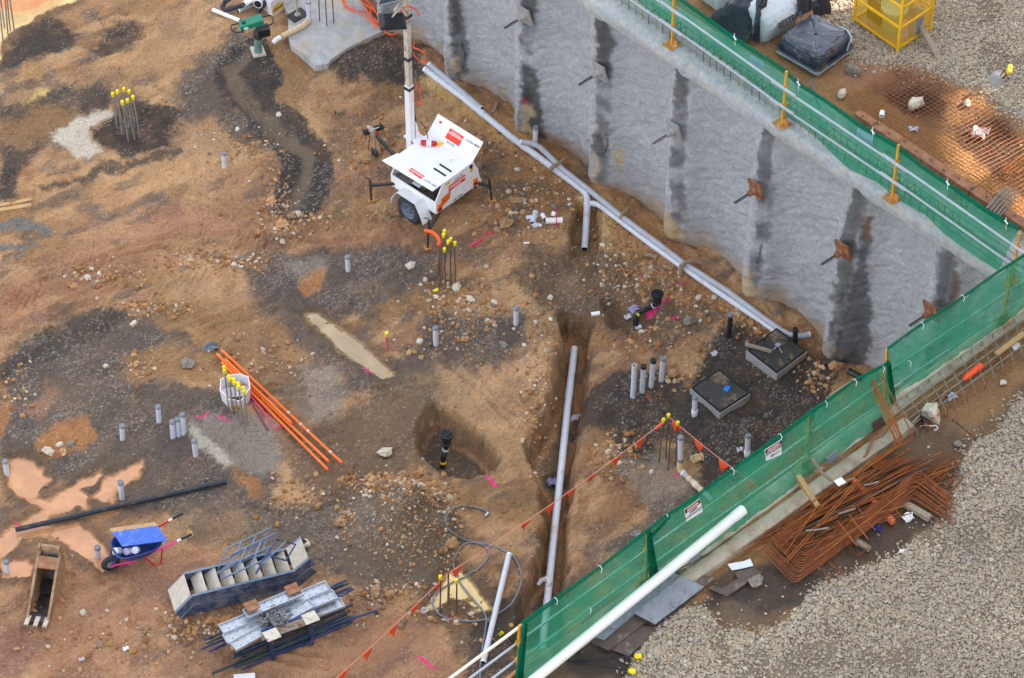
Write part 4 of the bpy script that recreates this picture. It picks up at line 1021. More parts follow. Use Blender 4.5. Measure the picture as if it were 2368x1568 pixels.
for tp, bs in (((2339,611),(2318,741)), ((2050,808),(2044,932)), ((1871,957),(1866,1076)), ((1496,1228),(1492,1352)), ((1201,1446),(1197,1568))):
    post(P(*bs, H), fplane(*tp), nf_, M['fpost'], M['fplate'], n=FN, d=FD)
rl = [((2368,650),(2052,860)), ((2368,690),(2052,905)), ((2052,876),(1500,1268)), ((2052,922),(1500,1310)), ((1500,1268),(1203,1480)), ((1500,1310),(1203,1525))]
for a, b in rl: MB().tube([fplane(*a, .05), fplane(*b, .05)], .022, 8).build('rail', M['galv'], nf_)
ends = [((1208,1444),(1030,1576),M['cream'],.028), ((1205,1480),(1070,1580),M['tubegalv'],.022), ((1205,1518),(1120,1582),M['tubegalv'],.022)]
for a, b, mm, rr in ends: MB().tube([fplane(*a, .04), fplane(*b, .04)], rr, 8).build('rail', mm, nf_)
# screens
rt = [fplane(*q_, -.04) for q_ in ((2420,553), (2368,590), (2300,634), (2210,698), (2130,750), (2052,806))]
rb = [P(*q_, H+.05) for q_ in ((2420,668), (2368,712), (2300,765), (2210,822), (2140,872), (2050,925))]
screen_strip(rt, rb, nf_, M['scrim'], 150, 14, .26, seed=2, sag=.03)
lt = [fplane(*q_, -.04) for q_ in ((2056,838), (1976,880), (1871,956), (1801,1009), (1695,1085), (1575,1171), (1542,1190), (1495,1228), (1387,1312), (1284,1386), (1209,1441))]
lb = [P(*q_, H+.05) for q_ in ((2056,975), (2002,1006), (1905,1072), (1820,1136), (1720,1210), (1600,1292), (1560,1318), (1505,1352), (1400,1428), (1300,1506), (1190,1592))]
screen_strip(lt, lb, nf_, M['scrim'], 300, 14, .30, seed=3, sag=.035)
for k, ps_ in enumerate((rt, lt)):
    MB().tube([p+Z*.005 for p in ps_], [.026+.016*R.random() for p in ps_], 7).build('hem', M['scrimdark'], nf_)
# bunched folds
for (a, b, wd) in (((1497,1226),(1512,1345),.16), ((2052,840),(2060,930),.14), ((1212,1442),(1196,1575),.14), ((1545,1192),(1500,1240),.10)):
    p, q_ = fplane(*a, -.07), fplane(*b, -.09)
    d = FD; 
    def fold(x, y, p=p, q_=q_, wd=wd): return p.lerp(q_, y)+FD*(x-.5)*wd*(.5+y)+FN*(-.05*abs(math.sin(x*9.5))-.01)
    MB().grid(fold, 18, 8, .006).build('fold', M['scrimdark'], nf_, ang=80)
for px in ((2225,685), (2131,748), (2040,848), (1976,880), (1908,930), (1803,1006), (1693,1086), (1541,1192), (1497,1229), (1387,1311), (1284,1385), (1362,1405), (2102,836)):
    p = fplane(*px, -.05); MB().tube([p+FN*.05+Z*-.02, p+Z*.035, p-FN*.05+Z*-.01, p-FN*.05-Z*.09+FD*.02], .006, 5).build('tie', M['tie'], nf_)
# danger signs
def danger(c, lines, arrow=False):
    b, q_, n = bsign(*c, 'danger_sign', nf_, M['white'], lambda x, y: fplane(x, y, -.10))
    xd = (q_[1]-q_[0]); yd = (q_[0]-q_[3]); O = q_[3]+n*.028
    at = lambda a, bb: O+xd*a+yd*bb
    hb = MB().prism([at(.02, .66), at(.98, .66), at(.98, .98), at(.02, .98)], n*.002).build('sign_header', M['black'], b)
    el = [at(.5+.40*math.cos(a*math.pi/12), .82+.12*math.sin(a*math.pi/12))+n*.003 for a in range(24)]
    MB().prism(el, n*.002).build('sign_oval', M['red'], b)
    w = xd.length
    text('DANGER', at(.5, .82)+n*.007, xd, yd, w*.13, M['white'], b)
    for i, s in enumerate(lines): text(s, at(.5, .50-.24*i)+n*.003, xd, yd, w*(.15 if len(s) < 8 else .125), M['black'], b)
    if arrow:
        MB().prism([at(.25, .14), at(.42, .24), at(.42, .17), at(.8, .17), at(.8, .11), at(.42, .11), at(.42, .04)], n*.002).build('arrow', M['black'], b)
danger((t(2,3,1575,10), t(2,3,1720,-95), t(2,3,1748,25), t(2,3,1595,118)), ['DEEP', 'EXCAVATION'])
danger((t(3,2,-45,1010), t(3,2,112,910), t(3,2,112,1050), t(3,2,-30,1110)), ['SITE ACCESS'], True)
# long white pipe lying along the fence
a, b = P(1712, 1183, H+.56), P(1150, 1640, H+.34)
lp = thing('white_pipe', 'long thick white pipe lying along the near green fence', 'pipe', P(1500, 1350, H))
MB().tube([a, b], .092, 20).build('barrel', M['pvcw'], lp); MB().hollow(a+(a-b).normalized()*.06, a-(a-b).normalized()*.16, .099, .085, 20).build('socket', M['pvcw'], lp)
# ================================================================ things in the pit
VP = 77.5
def lift(b, tpx, k=1.0):
    """foot point b, pixel of the top end -> the top end of an upright member"""
    bx, by = Qn(b.x, b.y, b.z)
    return P(tpx[0], tpx[1], b.z+(by-tpx[1])/VP*k)
def stub(base, top, label, m='pvc', cap='pcap', r=.056, collar=False, grp='pipe stubs standing in the pit', opn=False):
    b = G(*base); q_ = lift(b, top); d = (q_-b).normalized()
    th = thing('pipe_stub', label, 'pipe stub', b, grp)
    if opn: MB().hollow(q_, b-d*.1, r, r*.86, 16).build('pipe', M[m], th)
    else:
        MB().tube([b-d*.1, q_-d*.02], r, 16).build('pipe', M[m], th)
        MB().lathe(q_-d*.075, d, [(r*1.02, 0), (r*1.13, .005), (r*1.13, .06), (r*.98, .075), (r*.9, .062), (.001, .06)], 16).build('cap', M[cap], th)
    if collar: MB().lathe(b+d*.06, d, [(r, 0), (r*1.2, .004), (r*1.2, .1), (r, .105)], 16).build('collar', M['pvcw'], th)
    return th
for a in (
 (t(0,0,2070,1545), t(0,0,2062,1405), 'grey capped stub alone between the winding dark track and the rubble at upper left'),
 (t(0,2,1467,750), t(0,2,1455,605), 'grey capped stub standing just behind the row of three stubs at left'),
 (t(0,2,1131,915), t(0,2,1124,782), 'short leaning grey stub right of the ochre patch of soil at left'),
 (t(0,2,1598,898), t(0,2,1586,745), 'nearest stub in the tight row of three by the pale footing'),
 (t(0,2,1648,880), t(0,2,1634,722), 'middle stub in the tight row of three by the pale footing'),
 (t(0,2,1696,858), t(0,2,1679,680), 'tallest and farthest stub in the tight row of three by the pale footing'),
 (t(0,2,1805,1068), t(0,2,1788,920), 'grey stub at the corner of the pale footing in front of the row of three'),
 (t(0,2,1126,1468), t(0,2,1111,1306), 'grey stub right behind the long black pipe at left'),
 (t(0,2,65,1240), t(0,2,45,1108), 'grey stub in the orange puddle at the far left edge'),
 (t(0,3,905,462), t(0,3,897,355), 'dark capped stub in the puddle beside the wheelbarrow'),
 (t(0,3,65,600), t(0,3,55,482), 'muddy stub at the left edge beside the digging bucket'),
 (t(1,1,848,925), t(1,1,841,792), 'grey stub standing on dark gravel in the middle left of the capped bars'),
 (t(1,1,1657,1606), t(1,1,1653,1446), 'grey stub on the dark ground right of the pink peg'),
 (t(2,1,35,1422), t(2,1,35,1266), 'grey stub near the head of the long trench')): stub(*a)
stub(t(2,2,1112,530), t(2,2,1127,232), 'tall open pipe stub stained pink in the row of four', opn=True, m='pvc')
stub(t(2,2,1197,482), t(2,2,1212,236), 'tall stub with a black cap, second in the row of four', cap='blackp')
stub(t(2,2,1281,430), t(2,2,1302,184), 'tall stub with black ring and pale lid, third in the row of four', cap='blackp')
stub(t(2,2,1373,375), t(2,2,1395,162), 'tall grey stub farthest in the row of four', cap='pcap')
stub(t(2,2,1680,695), t(2,2,1687,518), 'grey stub with white collar at the corner of the nearer pit cover', collar=True)
stub(t(2,2,2165,1070), t(2,2,2175,874), 'grey stub with white collar just inside the green screen', collar=True)
stub(t(2,1,1995,1545), t(2,1,2016,1322), 'black stub with grey cap below the wall pipes', m='blackp')
stub(t(3,1,244,1600), t(3,1,250,1466), 'short black stub at the end of the wall pipes', m='blackp', cap='blackp')
stub(t(2,0,210,1350), t(2,0,216,1168), 'grey vent stub rising from the pipes along the wall')
pk = G(*t(2,2,1118,400))
# ---- starter bars
def bars(pairs, label, mat, caps, r=.016, name='starter_bars', grp='capped starter bars of the footings', k=1.0, extra=None):
    c = G(*pairs[0][0]); th = thing(name, label, 'starter bars', c, grp)
    for i, (b, tp) in enumerate(pairs):
        bb = G(*b); tt = lift(bb, tp, k); d = (tt-bb).normalized()
        pts = [bb-d*.12]+[bb.lerp(tt, x)+V((R.uniform(-1, 1), R.uniform(-1, 1), 0))*.006 for x in (.25, .5, .75)]+[tt]
        o = MB().tube(pts, r, 8).build('bar', M[mat], th)
        if i < caps:
            MB().lathe(tt-d*.05, d, [(.030, 0), (.032, .01), (.034, .05), (.040, .055), (.040, .095), (.034, .108), (.001, .11)], 12).build('cap', M['yellowcap'], o)
    return th
T = lambda c, r, *q_: [(t(c, r, *a), t(c, r, *b)) for a, b in q_]
bars(T(0,0,((1080,1185),(1040,875)),((1122,1240),(1083,852)),((1185,1305),(1128,950)),((1242,1290),(1176,932)),((1290,1270),(1226,903)),((1242,1175),(1192,850)),((1185,1110),(1143,830)),((1130,1140),(1068,905)),((1180,1100),(1135,960))),
     'ring of tall grey bars with yellow caps beside the white chalky patch', 'rebargrey', 7)
bars(T(1,1,((1655,1010),(1735,572)),((1690,1065),(1728,606)),((1790,1060),(1794,645)),((1700,1078),(1771,666)),((1835,1060),(1833,682)),((1743,1105),(1737,738)),((1686,980),(1692,705))),
     'leaning brown bars with yellow caps in front of the light tower trailer', 'rebar', 6)
bars(T(0,2,((2112,645),(2071,290)),((2108,630),(2066,260)),((2148,690),(2121,368)),((2142,670),(2113,342)),((2192,722),(2162,402)),((2186,700),(2156,374)),((2240,770),(2203,438)),((2232,745),(2197,411)),((2284,792),(2253,482)),((2276,770),(2246,452))),
     'double row of bars with yellow caps in front of the white carton', 'rebargrey', 10)
bars(T(1,3,((1698,960),(1699,640)),((1850,962),(1847,672)),((1770,880),(1774,585)),((1779,1010),(1780,705))),
     'four dark bars, two yellow capped, at the edge of the pale yellow puddle', 'rebar', 2)
bars(T(2,2,((1352,1130),(1394,745)),((1415,1082),(1440,702)),((1503,1150),(1526,772)),((1435,1200),(1469,785))),
     'dark bars with yellow caps carrying the orange flag lines at right', 'rebar', 3, r=.014)
bars(T(0,0,((30,390),(-18,-60)),((80,365),(40,-60)),((45,265),(0,-60)),((98,290),(58,-60)),((138,335),(85,-60))),
     'uncapped grey bars standing in the pale water at the top left corner', 'rebargrey', 0, r=.018, grp='uncapped starter bars')
def mk_single(name, lab, cat, fn, loc): pass
o = MB().lathe(G(*t(1,1,1658,1120))+Z*.03, (1, .3, .2), [(.03, -.05), (.032, 0), (.04, .01), (.04, .05), (.001, .055)], 12).build('fallen_cap', M['yellowcap']); tag(o, 'loose yellow cap fallen at the foot of the leaning bars', 'cap', 'fallen yellow caps')  # rebar safety cap lying loose, as is the next one
o = MB().lathe(G(*t(1,3,2258,1168))+Z*.03, (.6, .3, .7), [(.03, -.05), (.032, 0), (.04, .01), (.04, .05), (.001, .055)], 12).build('fallen_cap', M['yellowcap']); tag(o, 'loose yellow cap on dark soil beside the cream guard rail', 'cap', 'fallen yellow caps')
# pegs and stakes
def peg(base, top, label, m, cap=None, w=.035, name='marker_peg'):
    b = G(*base); q_ = lift(b, top)
    th = thing(name, label, 'marker peg', b)
    MB().bar(b-Z*.1, q_, w, w*.7, V((0, 1, 0))).build('stake', M[m], th)
    if cap: MB().lathe(q_-Z*.03, Z, [(.032, 0), (.034, .05), (.042, .055), (.042, .1), (.001, .11)], 12).build('cap', M['yellowcap'], th)
peg(t(1,2,1216,95), t(1,1,1204,1520), 'upright pink peg with a yellow cap in the middle of the pit', 'pinkstake', True)
peg(t(2,1,406,528), t(2,1,411,345), 'thin red peg standing behind the loose white fittings', 'pinkstake', w=.02)
def lying(p, q_, w, h, label, m, name, cat, grp=None, z=None):
    a = G(*p, h/2) if z is None else P(*p, z); b = G(*q_, h/2) if z is None else P(*q_, z)
    o = MB().bar(a, b, w, h).build(name, M[m]); return tag(o, label, cat, grp)
lying(t(1,1,1975,715), t(1,1,2178,582), .05, .035, 'pink painted stake lying right of the capped bars', 'pinkstake', 'marker_peg', 'marker peg')
lying(t(0,3,130,128), t(0,3,198,172), .03, .03, 'small pink stake under the end of the black pipe', 'pinkstake', 'marker_peg', 'marker peg')
for a, b, w, lab in ((t(0,1,-40,345), t(0,1,292,278), .09, 'upper pale plank of two at the left edge'), (t(0,1,-40,385), t(0,1,290,330), .10, 'lower pale plank of two at the left edge')):
    lying(a, b, w, .04, lab, 'timber', 'plank', 'plank', 'planks at the left edge')
lying((1723,796), (1784,813), .07, .05, 'short timber offcut lying across the farther pit cover', 'timbergrey', 'timber_offcut', 'timber', z=.30)
# ---- pipes
def avgz(ps): return sum(gh(P(*p, 0).x, P(*p, 0).y) for p in ps)/len(ps)
def run(pts, r, label, m='pvc', name='drain_pipe', z=None, grp=None, n=16, joints=(), cat='pipe', opn=True):
    zs_ = [max(avgz([p]), -.1)+r*.9 if z is None else (z if not isinstance(z, (list, tuple)) else z[i]) for i, p in enumerate(pts)]
    w = [P(*p, zz_) for p, zz_ in zip(pts, zs_)]
    th = thing(name, label, cat, w[0], grp)
    MB().tube(w, r, n).build('barrel', M[m], th)
    if opn:
        for a, b in ((w[0], w[1]), (w[-1], w[-2])):
            d = (a-b).normalized(); MB().lathe(a-d*.01, d, [(r*.86, -.02), (r*.86, .012), (r*1.005, .012), (r*1.005, -.02)], n).build('end_ring', M['pvcw' if m.startswith('pvc') else m], th)
            MB().lathe(a, d, [(r*.86, .004), (.001, .004)], n).build('bore', M['black'], th)
    for k, f in joints:
        a, b = w[k], w[k+1]; p = a.lerp(b, f); d = (b-a).normalized()
        MB().lathe(p-d*.06, d, [(r, 0), (r*1.1, .004), (r*1.1, .12), (r, .124)], n).build('socket', M[m], th)
    return th
run([(982,160), (1070,226), (1184,319), (1282,391), (1343,436), (1356,449), (1358,462), (1356,500), (1351,576)], .076, 'large grey drain pipe along the wall turning down into the short trench', z=[.10,.10,.10,.10,.10,.09,.05,-.2,-.34], joints=((0,.35),(1,.4),(2,.05),(2,.3),(3,.9),(6,.3)))
run([(992,149), (1050,197), (1113,252)], .07, 'loose short grey pipe lying between the drain pipe and the wall', m='pvcdirty', z=[.15,.15,.13])
run([(1365,470), (1380,472), (1390,478), (1500,562), (1640,662), (1776,754), (1800,772)], .062, 'grey drain pipe branching off the trench elbow toward the pit covers', z=[.0,.06,.09,.1,.1,.1,.1], joints=((0,.6),(3,.5)))
run([(1203,328), (1230,332), (1249,341), (1302,393), (1370,446), (1437,501), (1520,562), (1577,606), (1680,672), (1776,743), (1806,764), (1825,774), (1848,778), (1872,773)], .062, 'rear grey pipe close to the wall foot with a curved far end', m='pvcdirty', z=[.22]*6+[.2,.2,.2,.2,.2,.2,.2,.2], joints=((1,.2),(2,.1)))
run([(1328,806), (1320,872), (1312,940), (1298,1080), (1284,1206), (1263,1408), (1245,1580)], .076, 'long grey pipe laid in the deep trench', z=[-.52,-.50,-.48,-.46,-.46,-.44,-.44], joints=((1,.55),))
run([(36,1225), (180,1192), (523,1113)], .052, 'long black pipe lying across the puddles at left', m='polypipe', name='black_pipe', z=[.06,.06,.09])
run([(1177,1281), (1117,1532)], .056, 'short pale pipe lying over the looped hose', z=[.12,.12], name='pale_pipe')
run([t(0,0,1962,92), t(0,0,2090,142), t(0,0,2212,192)], .048, 'white pipe with a joint lying near the top beside the rammer', m='pvcw', joints=((0,.95),), name='pale_pipe')
run([t(2,1,728,1332), t(2,1,806,1320)], .045, 'short white offcut of pipe beyond the trench head', m='pvcw', name='pipe_offcut')
run([t(2,1,108,676), t(2,1,156,670)], .02, 'tiny white tube on the soil near the fittings', m='pvcw', name='pipe_offcut')
run([t(1,0,995,1222), t(1,0,1165,1168)], .065, 'short black pipe beside the trailer jockey wheel', m='blackp', name='black_pipe')
run([t(1,0,735,1040), t(1,0,806,1022)], .045, 'tan and black short tube on the soil left of the tower', m='hessian', name='pipe_offcut')
run([t(3,2,740,285), t(3,2,890,370)], .07, 'black pipe coming out at the foot of the wall by the screen', m='blackp', name='black_pipe', z=[.1,.1])
# pile of old pipes at the top
run([t(0,0,2361,10), t(0,0,2200,60), t(0,0,2075,100), t(0,0,2050,70), t(0,0,2070,20), t(0,0,2150,-30)], .055, 'bent black pipe in the heap at the top', m='polypipe', name='black_pipe', z=[.25,.2,.12,.12,.2,.3])
run([t(0,0,2195,105), t(0,0,2361,25)], .06, 'pale pipe under the bent black one in the top heap', m='pvcdirty', z=[.1,.1], name='pale_pipe')
run([t(0,0,2250,40), t(0,0,2361,-20)], .07, 'white pipe end at the back of the top heap', m='pvcw', z=[.3,.3], name='pale_pipe')
run([t(1,0,15,40), t(1,0,80,-60)], .11, 'wide open white pipe standing in the top heap', m='pvc', z=[.35,.3], name='pale_pipe')
run([t(1,0,20,110), t(1,0,110,-10), t(1,0,140,-60)], .06, 'black hose hanging over the white carton at the top', m='polypipe', z=[.1,.45,.5], name='black_pipe')
# rag ropes over the wall pipes
def rag(pts, zs_, r, label):
    w = [P(*p, z_) for p, z_ in zip(pts, zs_)]
    rr = [r*R.uniform(.7, 1.15) for _ in w]
    o = MB().tube(w, rr, 7).build('muddy_rag', M['hessian']); tag(o, label, 'rag', 'muddy rags holding down the pipes')
rag([t(2,0,345,1568), t(2,0,385,1530), t(2,0,440,1500), t(2,0,490,1462)], [.16,.28,.3,.25], .05, 'muddy rag wrapped over both pipes nearest the vent stub')
rag([t(2,1,1000,445), t(2,1,1020,400), t(2,1,1050,375), t(2,1,1080,345)], [.22,.33,.33,.26], .045, 'muddy rag tied over the rear pipe past the trench elbow')
rag([t(2,1,1550,970), t(2,1,1555,890), t(2,1,1590,850), t(2,1,1660,838), t(2,1,1740,858)], [.05,.22,.34,.34,.24], .05, 'long muddy rag bent over both pipes in the middle of the wall run')
rag([t(2,1,1225,778), t(2,1,1280,790), t(2,1,1330,805)], [.05,.07,.05], .05, 'muddy rag lying loose on the soil below the wall pipes')
rag([t(2,1,1395,888), t(2,1,1440,900), t(2,1,1475,916)], [.05,.07,.05], .045, 'second loose muddy rag, lower on the soil below the wall pipes')
rag([t(1,0,2180,1045), t(1,0,2200,1010), t(1,0,2220,950)], [.1,.14,.12], .05, 'muddy rag roll at the wall foot near the loose grey pipe')
o = MB().tube([P(*t(2,3,235,710), -.42), P(*t(2,3,265,670), -.40), P(*t(2,3,320,650), -.34), P(*t(2,3,345,690), -.36), P(*t(2,3,318,738), -.40)], [.03, .05, .06, .06, .03], 7).build('muddy_rag', M['lit']); tag(o, 'pale rag tied round the trench pipe', 'rag')
# loose fittings
def fitting(parts, label):
    c = G(*parts[0][0]); th = thing('pipe_fitting', label, 'pipe fitting', c, 'loose pipe fittings on the soil')
    for i, (a, b, r, z0, z1) in enumerate(parts):
        p, q_ = P(*a, z0), P(*b, z1); d = (q_-p).normalized()
        MB().lathe(p, d, [(r*.84, .05), (r*.84, 0), (r*1.08, 0), (r*1.08, .05), (r, .055), (r, (q_-p).length-.055), (r*1.08, (q_-p).length-.05), (r*1.08, (q_-p).length), (r*.84, (q_-p).length), (r*.84, (q_-p).length-.06), (.001, (q_-p).length-.06)], 14).build('branch' if i else 'body', M['pvcw' if len(parts) == 1 else 'pvc'], th)
        MB().lathe(p+d*.05, d, [(r*.83, 0), (.001, 0)], 14).build('bore', M['black'], th)
fitting([(t(2,1,185,492), t(2,1,218,388), .064, .07, .12), (t(2,1,128,445), t(2,1,180,432), .045, .07, .09)], 'grey tee piece, largest of the loose fittings')
fitting([(t(2,1,300,450), t(2,1,275,408), .05, .06, .09)], 'small grey bend behind the white coupling')
fitting([(t(2,1,188,525), t(2,1,225,505), .052, .06, .07), (t(2,1,272,520), t(2,1,225,508), .05, .06, .07)], 'white elbow in front of the tee piece')
fitting([(t(2,1,375,425), t(2,1,388,385), .045, .07, .14)], 'small white tee behind the red peg')
fitting([(t(2,1,308,470), t(2,1,464,464), .068, .08, .08)], 'long white coupling lying in front of the red peg')
# ---- taped riser on the slab and the elbow by the flag bars
SL = .17
sl = [(600,600),(660,590),(700,545),(850,440),(1000,365),(1185,280),(1100,170),(1000,60),(900,-60),(820,-160),(300,-160),(240,40),(300,130),(290,300),(320,420),(440,500),(540,602)]
sp = [P(*t(1,0,*a), SL) for a in sl]
sm = MB()
sp2 = []
for i, p in enumerate(sp):
    q_ = sp[(i+1) % len(sp)]
    for k in range(6): sp2.append(p.lerp(q_, k/6)+V((R.uniform(-1, 1), R.uniform(-1, 1), 0))*.009)
sm.prism([p-Z*.5 for p in sp2], Z*.5)
o = sm.build('concrete_slab', M['slab'], smooth=False); tag(o, 'pale grey concrete footing slab under the orange cables at the top', 'concrete slab')
th = thing('taped_pipe', 'grey riser with a beige taped tail lying on the concrete slab', 'pipe', P(*t(1,0,487,190), SL))
b = P(*t(1,0,487,190), SL+.06); tp = lift(b, t(1,0,482,15))
MB().tube([b, tp], .055, 16).build('riser', M['pvc'], th); MB().lathe(tp-Z*.05, Z, [(.057, 0), (.063, .005), (.063, .05), (.055, .055), (.001, .045)], 16).build('cap', M['pcap'], th)
tl = [b+Z*.06, b+Z*.0, P(*t(1,0,440,235), SL+.06), P(*t(1,0,330,290), SL+.06), P(*t(1,0,225,345), SL+.05)]
w = []
for i in range(len(tl)-1):
    for k in range(8): w.append(tl[i].lerp(tl[i+1], k/8))
MB().tube(w, [.066+.006*((i // 2) % 2) for i in range(len(w))], 14).build('tape_wrap', M['tape'], th)
MB().tube([tl[-1], P(*t(1,0,185,365), SL+.04), P(*t(1,0,158,395), SL-.02)], .058, 14).build('white_end', M['pvcw'], th)
th = thing('taped_pipe', 'grey riser with taped elbow and tail leading under the near screen', 'pipe', G(*t(2,2,1545,1225)))
b = G(*t(2,2,1545,1222), .07); tp = lift(b, t(2,2,1550,893))
MB().tube([b+Z*.28, tp], .057, 16).build('riser', M['pvc'], th); MB().lathe(tp-Z*.06, Z, [(.059, 0), (.065, .005), (.065, .06), (.055, .065), (.001, .06)], 16).build('cap', M['pcap'], th)
MB().lathe(b+Z*.26, Z, [(.06, 0), (.067, .005), (.067, .1), (.06, .105)], 16).build('collar', M['pcap'], th)
MB().tube([b+Z*(.26-i*.02) for i in range(11)]+[b+Z*.03+V((.03, -.03, -.02))], [.066+.007*((i//2) % 2) for i in range(12)], 14).build('tape_wrap', M['tape'], th)
q_ = P(*t(2,2,1760,1400), .08)
MB().tube([b+Z*.02, b.lerp(q_, .3), q_, q_+(q_-b)*.4], .056, 14).build('tail', M['pvcdirty'], th)
for f in (.42, .6, .76, .92):
    p = b.lerp(q_, f); d = (q_-b).normalized(); MB().lathe(p-d*.045, d, [(.057, 0), (.066, .01), (.066, .07), (.057, .08)], 14).build('tape_band', M['tape'], th)
for f in (.16, .68):
    p = b.lerp(q_, f); d = (q_-b).normalized(); MB().lathe(p-d*.02, d, [(.06, 0), (.072, .003), (.072, .03), (.06, .033)], 14).build('strap', M['tie'], th)
th = thing('slab_bars', 'three bare rusty bars rising from the concrete slab', 'starter bars', P(*t(1,0,650,240), SL), 'uncapped starter bars')
for a, b_ in (((585,195),(575,-60)),((652,240),(636,-60)),((716,215),(700,-60))):
    b = P(*t(1,0,*a), SL); MB().tube([b-Z*.1, lift(b, t(1,0,*b_))], .014, 8).build('bar', M['rebar'], th)
th = thing('prop_base', 'black base plate with a green jack leg on the slab', 'prop', P(*t(1,0,385,140), SL))
c_ = P(*t(1,0,382,140), SL+.02); MB().cbox(c_, V((.32, .3, 0)), V((-.2, .25, 0)), Z*.03).build('plate', M['black'], th)
MB().lathe(c_, Z, [(.08, .015), (.06, .05), (.02, .06), (.02, .35), (.03, .36), (.03, .9)], 12).build('jack', M['concpale'], th)
# ---- orange cable heap
CB = [[(795,-60),(800,20),(840,70),(930,105),(1060,105),(1180,92),(1260,105),(1290,140)], [(795,-40),(830,50),(900,90),(1000,140),(1060,200),(1120,250),(1180,265),(1195,300),(1240,320),(1300,310),(1315,295)],
      [(960,-60),(1000,0),(1050,40),(1100,110),(1150,180),(1210,235)], [(1050,-60),(1040,40),(1060,130),(1090,200),(1130,240),(1195,258),(1185,310)], [(1210,-10),(1130,0),(1070,70),(1060,130),(1100,190),(1150,190)],
      [(920,-60),(1000,40),(1080,90),(1140,150),(1230,120),(1240,60),(1210,0)], [(1170,-30),(1160,30),(1200,80),(1280,120),(1330,150),(1345,90),(1390,60)], [(1030,-60),(1035,20),(1020,90),(1070,180),(1140,215)]]
def smooth(pts, k=5):
    out = []; n = len(pts)
    for i in range(n-1):
        p0, p1, p2, p3 = pts[max(i-1, 0)], pts[i], pts[i+1], pts[min(i+2, n-1)]
        for j in range(k):
            x = j/k; out.append(.5*((2*p1)+(p2-p0)*x+(2*p0-5*p1+4*p2-p3)*x*x+(3*p1-p0-3*p2+p3)*x**3))
    return out+[pts[-1]]
th = thing('orange_cable', 'tangled orange power cable looped over the slab below the lamps', 'cable', P(*t(1,0,1050,120), SL))
for i, c_ in enumerate(CB):
    MB().tube(smooth([P(*t(1,0,*a), SL+.03+.05*(i % 3)+R.uniform(0, .04)) for a in c_]), .016, 7).build('strand', M['ocable'], th)
# ---- grey hose
HS = [t(1,3,*a) for a in ((2112,92),(2140,52),(2085,18),(2000,0),(1900,-10),(1825,8),(1775,50),(1748,110),(1760,180),(1830,255),(1940,305),(2030,322),(2140,345),(2250,380),(2340,432))]+[t(2,3,*a) for a in ((20,470),(62,545),(85,640),(70,740),(30,830))]+[t(1,3,*a) for a in ((2340,905),(2230,980),(2110,1035),(1960,1050),(1800,1030),(1690,985),(1632,910),(1640,825),(1720,752),(1830,690),(1930,640),(2050,565),(2130,475),(2142,400),(2085,345),(1990,325),(1900,360),(1842,440),(1820,530),(1850,640),(1900,730),(2000,855),(2090,950),(2122,1030),(2112,1150),(2088,1300),(2068,1450),(2066,1640))]
th = thing('hose', 'long grey hose lying in loops by the pale yellow puddle', 'hose', G(*HS[0]))
hp = [G(*a) for a in HS]; hp = [V((p.x, p.y, max(p.z, -.06)+.03+(.02 if i % 9 == 0 else 0))) for i, p in enumerate(hp)]
hs_ = smooth(hp, 5); hs_ = [V((p.x, p.y, max(p.z, gh(p.x, p.y)+.015))) for p in hs_]
MB().tube(hs_, .017, 8).build('tube', M['hose'], th)
MB().tube([hp[0], hp[0].lerp(hp[1], .4), hp[0].lerp(hp[1], .9)], [.014, .03, .03], 10).build('coupling', M['galv'], th)
# ---- conduits
for i, (a, b, lab) in enumerate(((t(0,2,2040,90), t(1,2,795,1135), 'orange conduit at the right of the bundle with white tape marks'), (t(0,2,2000,130), t(1,2,672,1123), 'middle orange conduit of the bundle, reaching farthest left at its top'),
                                 (t(0,2,2045,205), t(1,2,664,1198), 'orange conduit at the left of the bundle, ending nearest the viewer'), (t(0,2,2078,178), t(1,2,330,770), 'short orange conduit lying within the bundle'))):
    p, q_ = G(*a), G(*b); z0 = max(p.z, gh(p.x, p.y)); zz_ = [.12, .10, .07, .16][i]
    p, q_ = P(*a, zz_+.02), P(*b, zz_)
    th = thing('orange_conduit', lab, 'conduit', p, 'orange conduits beside the carton')
    MB().tube([p, p.lerp(q_, .5)-Z*.015, q_], .027, 12).build('tube', M['orange'], th)
    d = (q_-p).normalized(); MB().lathe(q_-d*.002, d, [(.021, 0), (.027, .004), (.029, .004), (.029, -.03)], 12).build('mouth', M['ocable'], th)
    if i == 0:
        for f in (.56, .66, .72, .90): MB().lathe(p.lerp(q_, f), d, [(.027, 0), (.029, .002), (.029, .05), (.027, .052)], 12).build('tape', M['lit'], th)
for a, b, m, lab in ((t(0,2,2300,505), t(1,2,192,835), 'pinkstake', 'bright pink stake in the bundle under the orange conduits'), (t(0,2,2310,570), t(1,2,112,840), 'purple', 'dark pink stake at the left of the stake bundle'), (t(0,2,2330,520), t(1,2,255,822), 'purple', 'purple stake at the right of the stake bundle'), (t(0,2,2340,540), t(1,2,225,818), 'pinkstake', 'pink stake second from right in the stake bundle')):
    lying(a, b, .035, .03, lab, m, 'marker_stake', 'marker stake', 'pink stakes under the orange conduits')
th = thing('orange_hose', 'orange plastic hood bent over a bar beside the trailer stabiliser', 'hose', G(*t(1,1,1690,980)))
b = G(*t(1,1,1686,980)); z1 = lift(b, t(1,1,1688,690)).z
MB().tube(smooth([P(*t(1,1,1684,700), z1+.0), P(*t(1,1,1690,655), z1+.03), P(*t(1,1,1665,610), z1+.06), P(*t(1,1,1620,575), z1+.06), P(*t(1,1,1555,560), z1+.04)], 4), .042, 12).build('tube', M['ocable'], th)
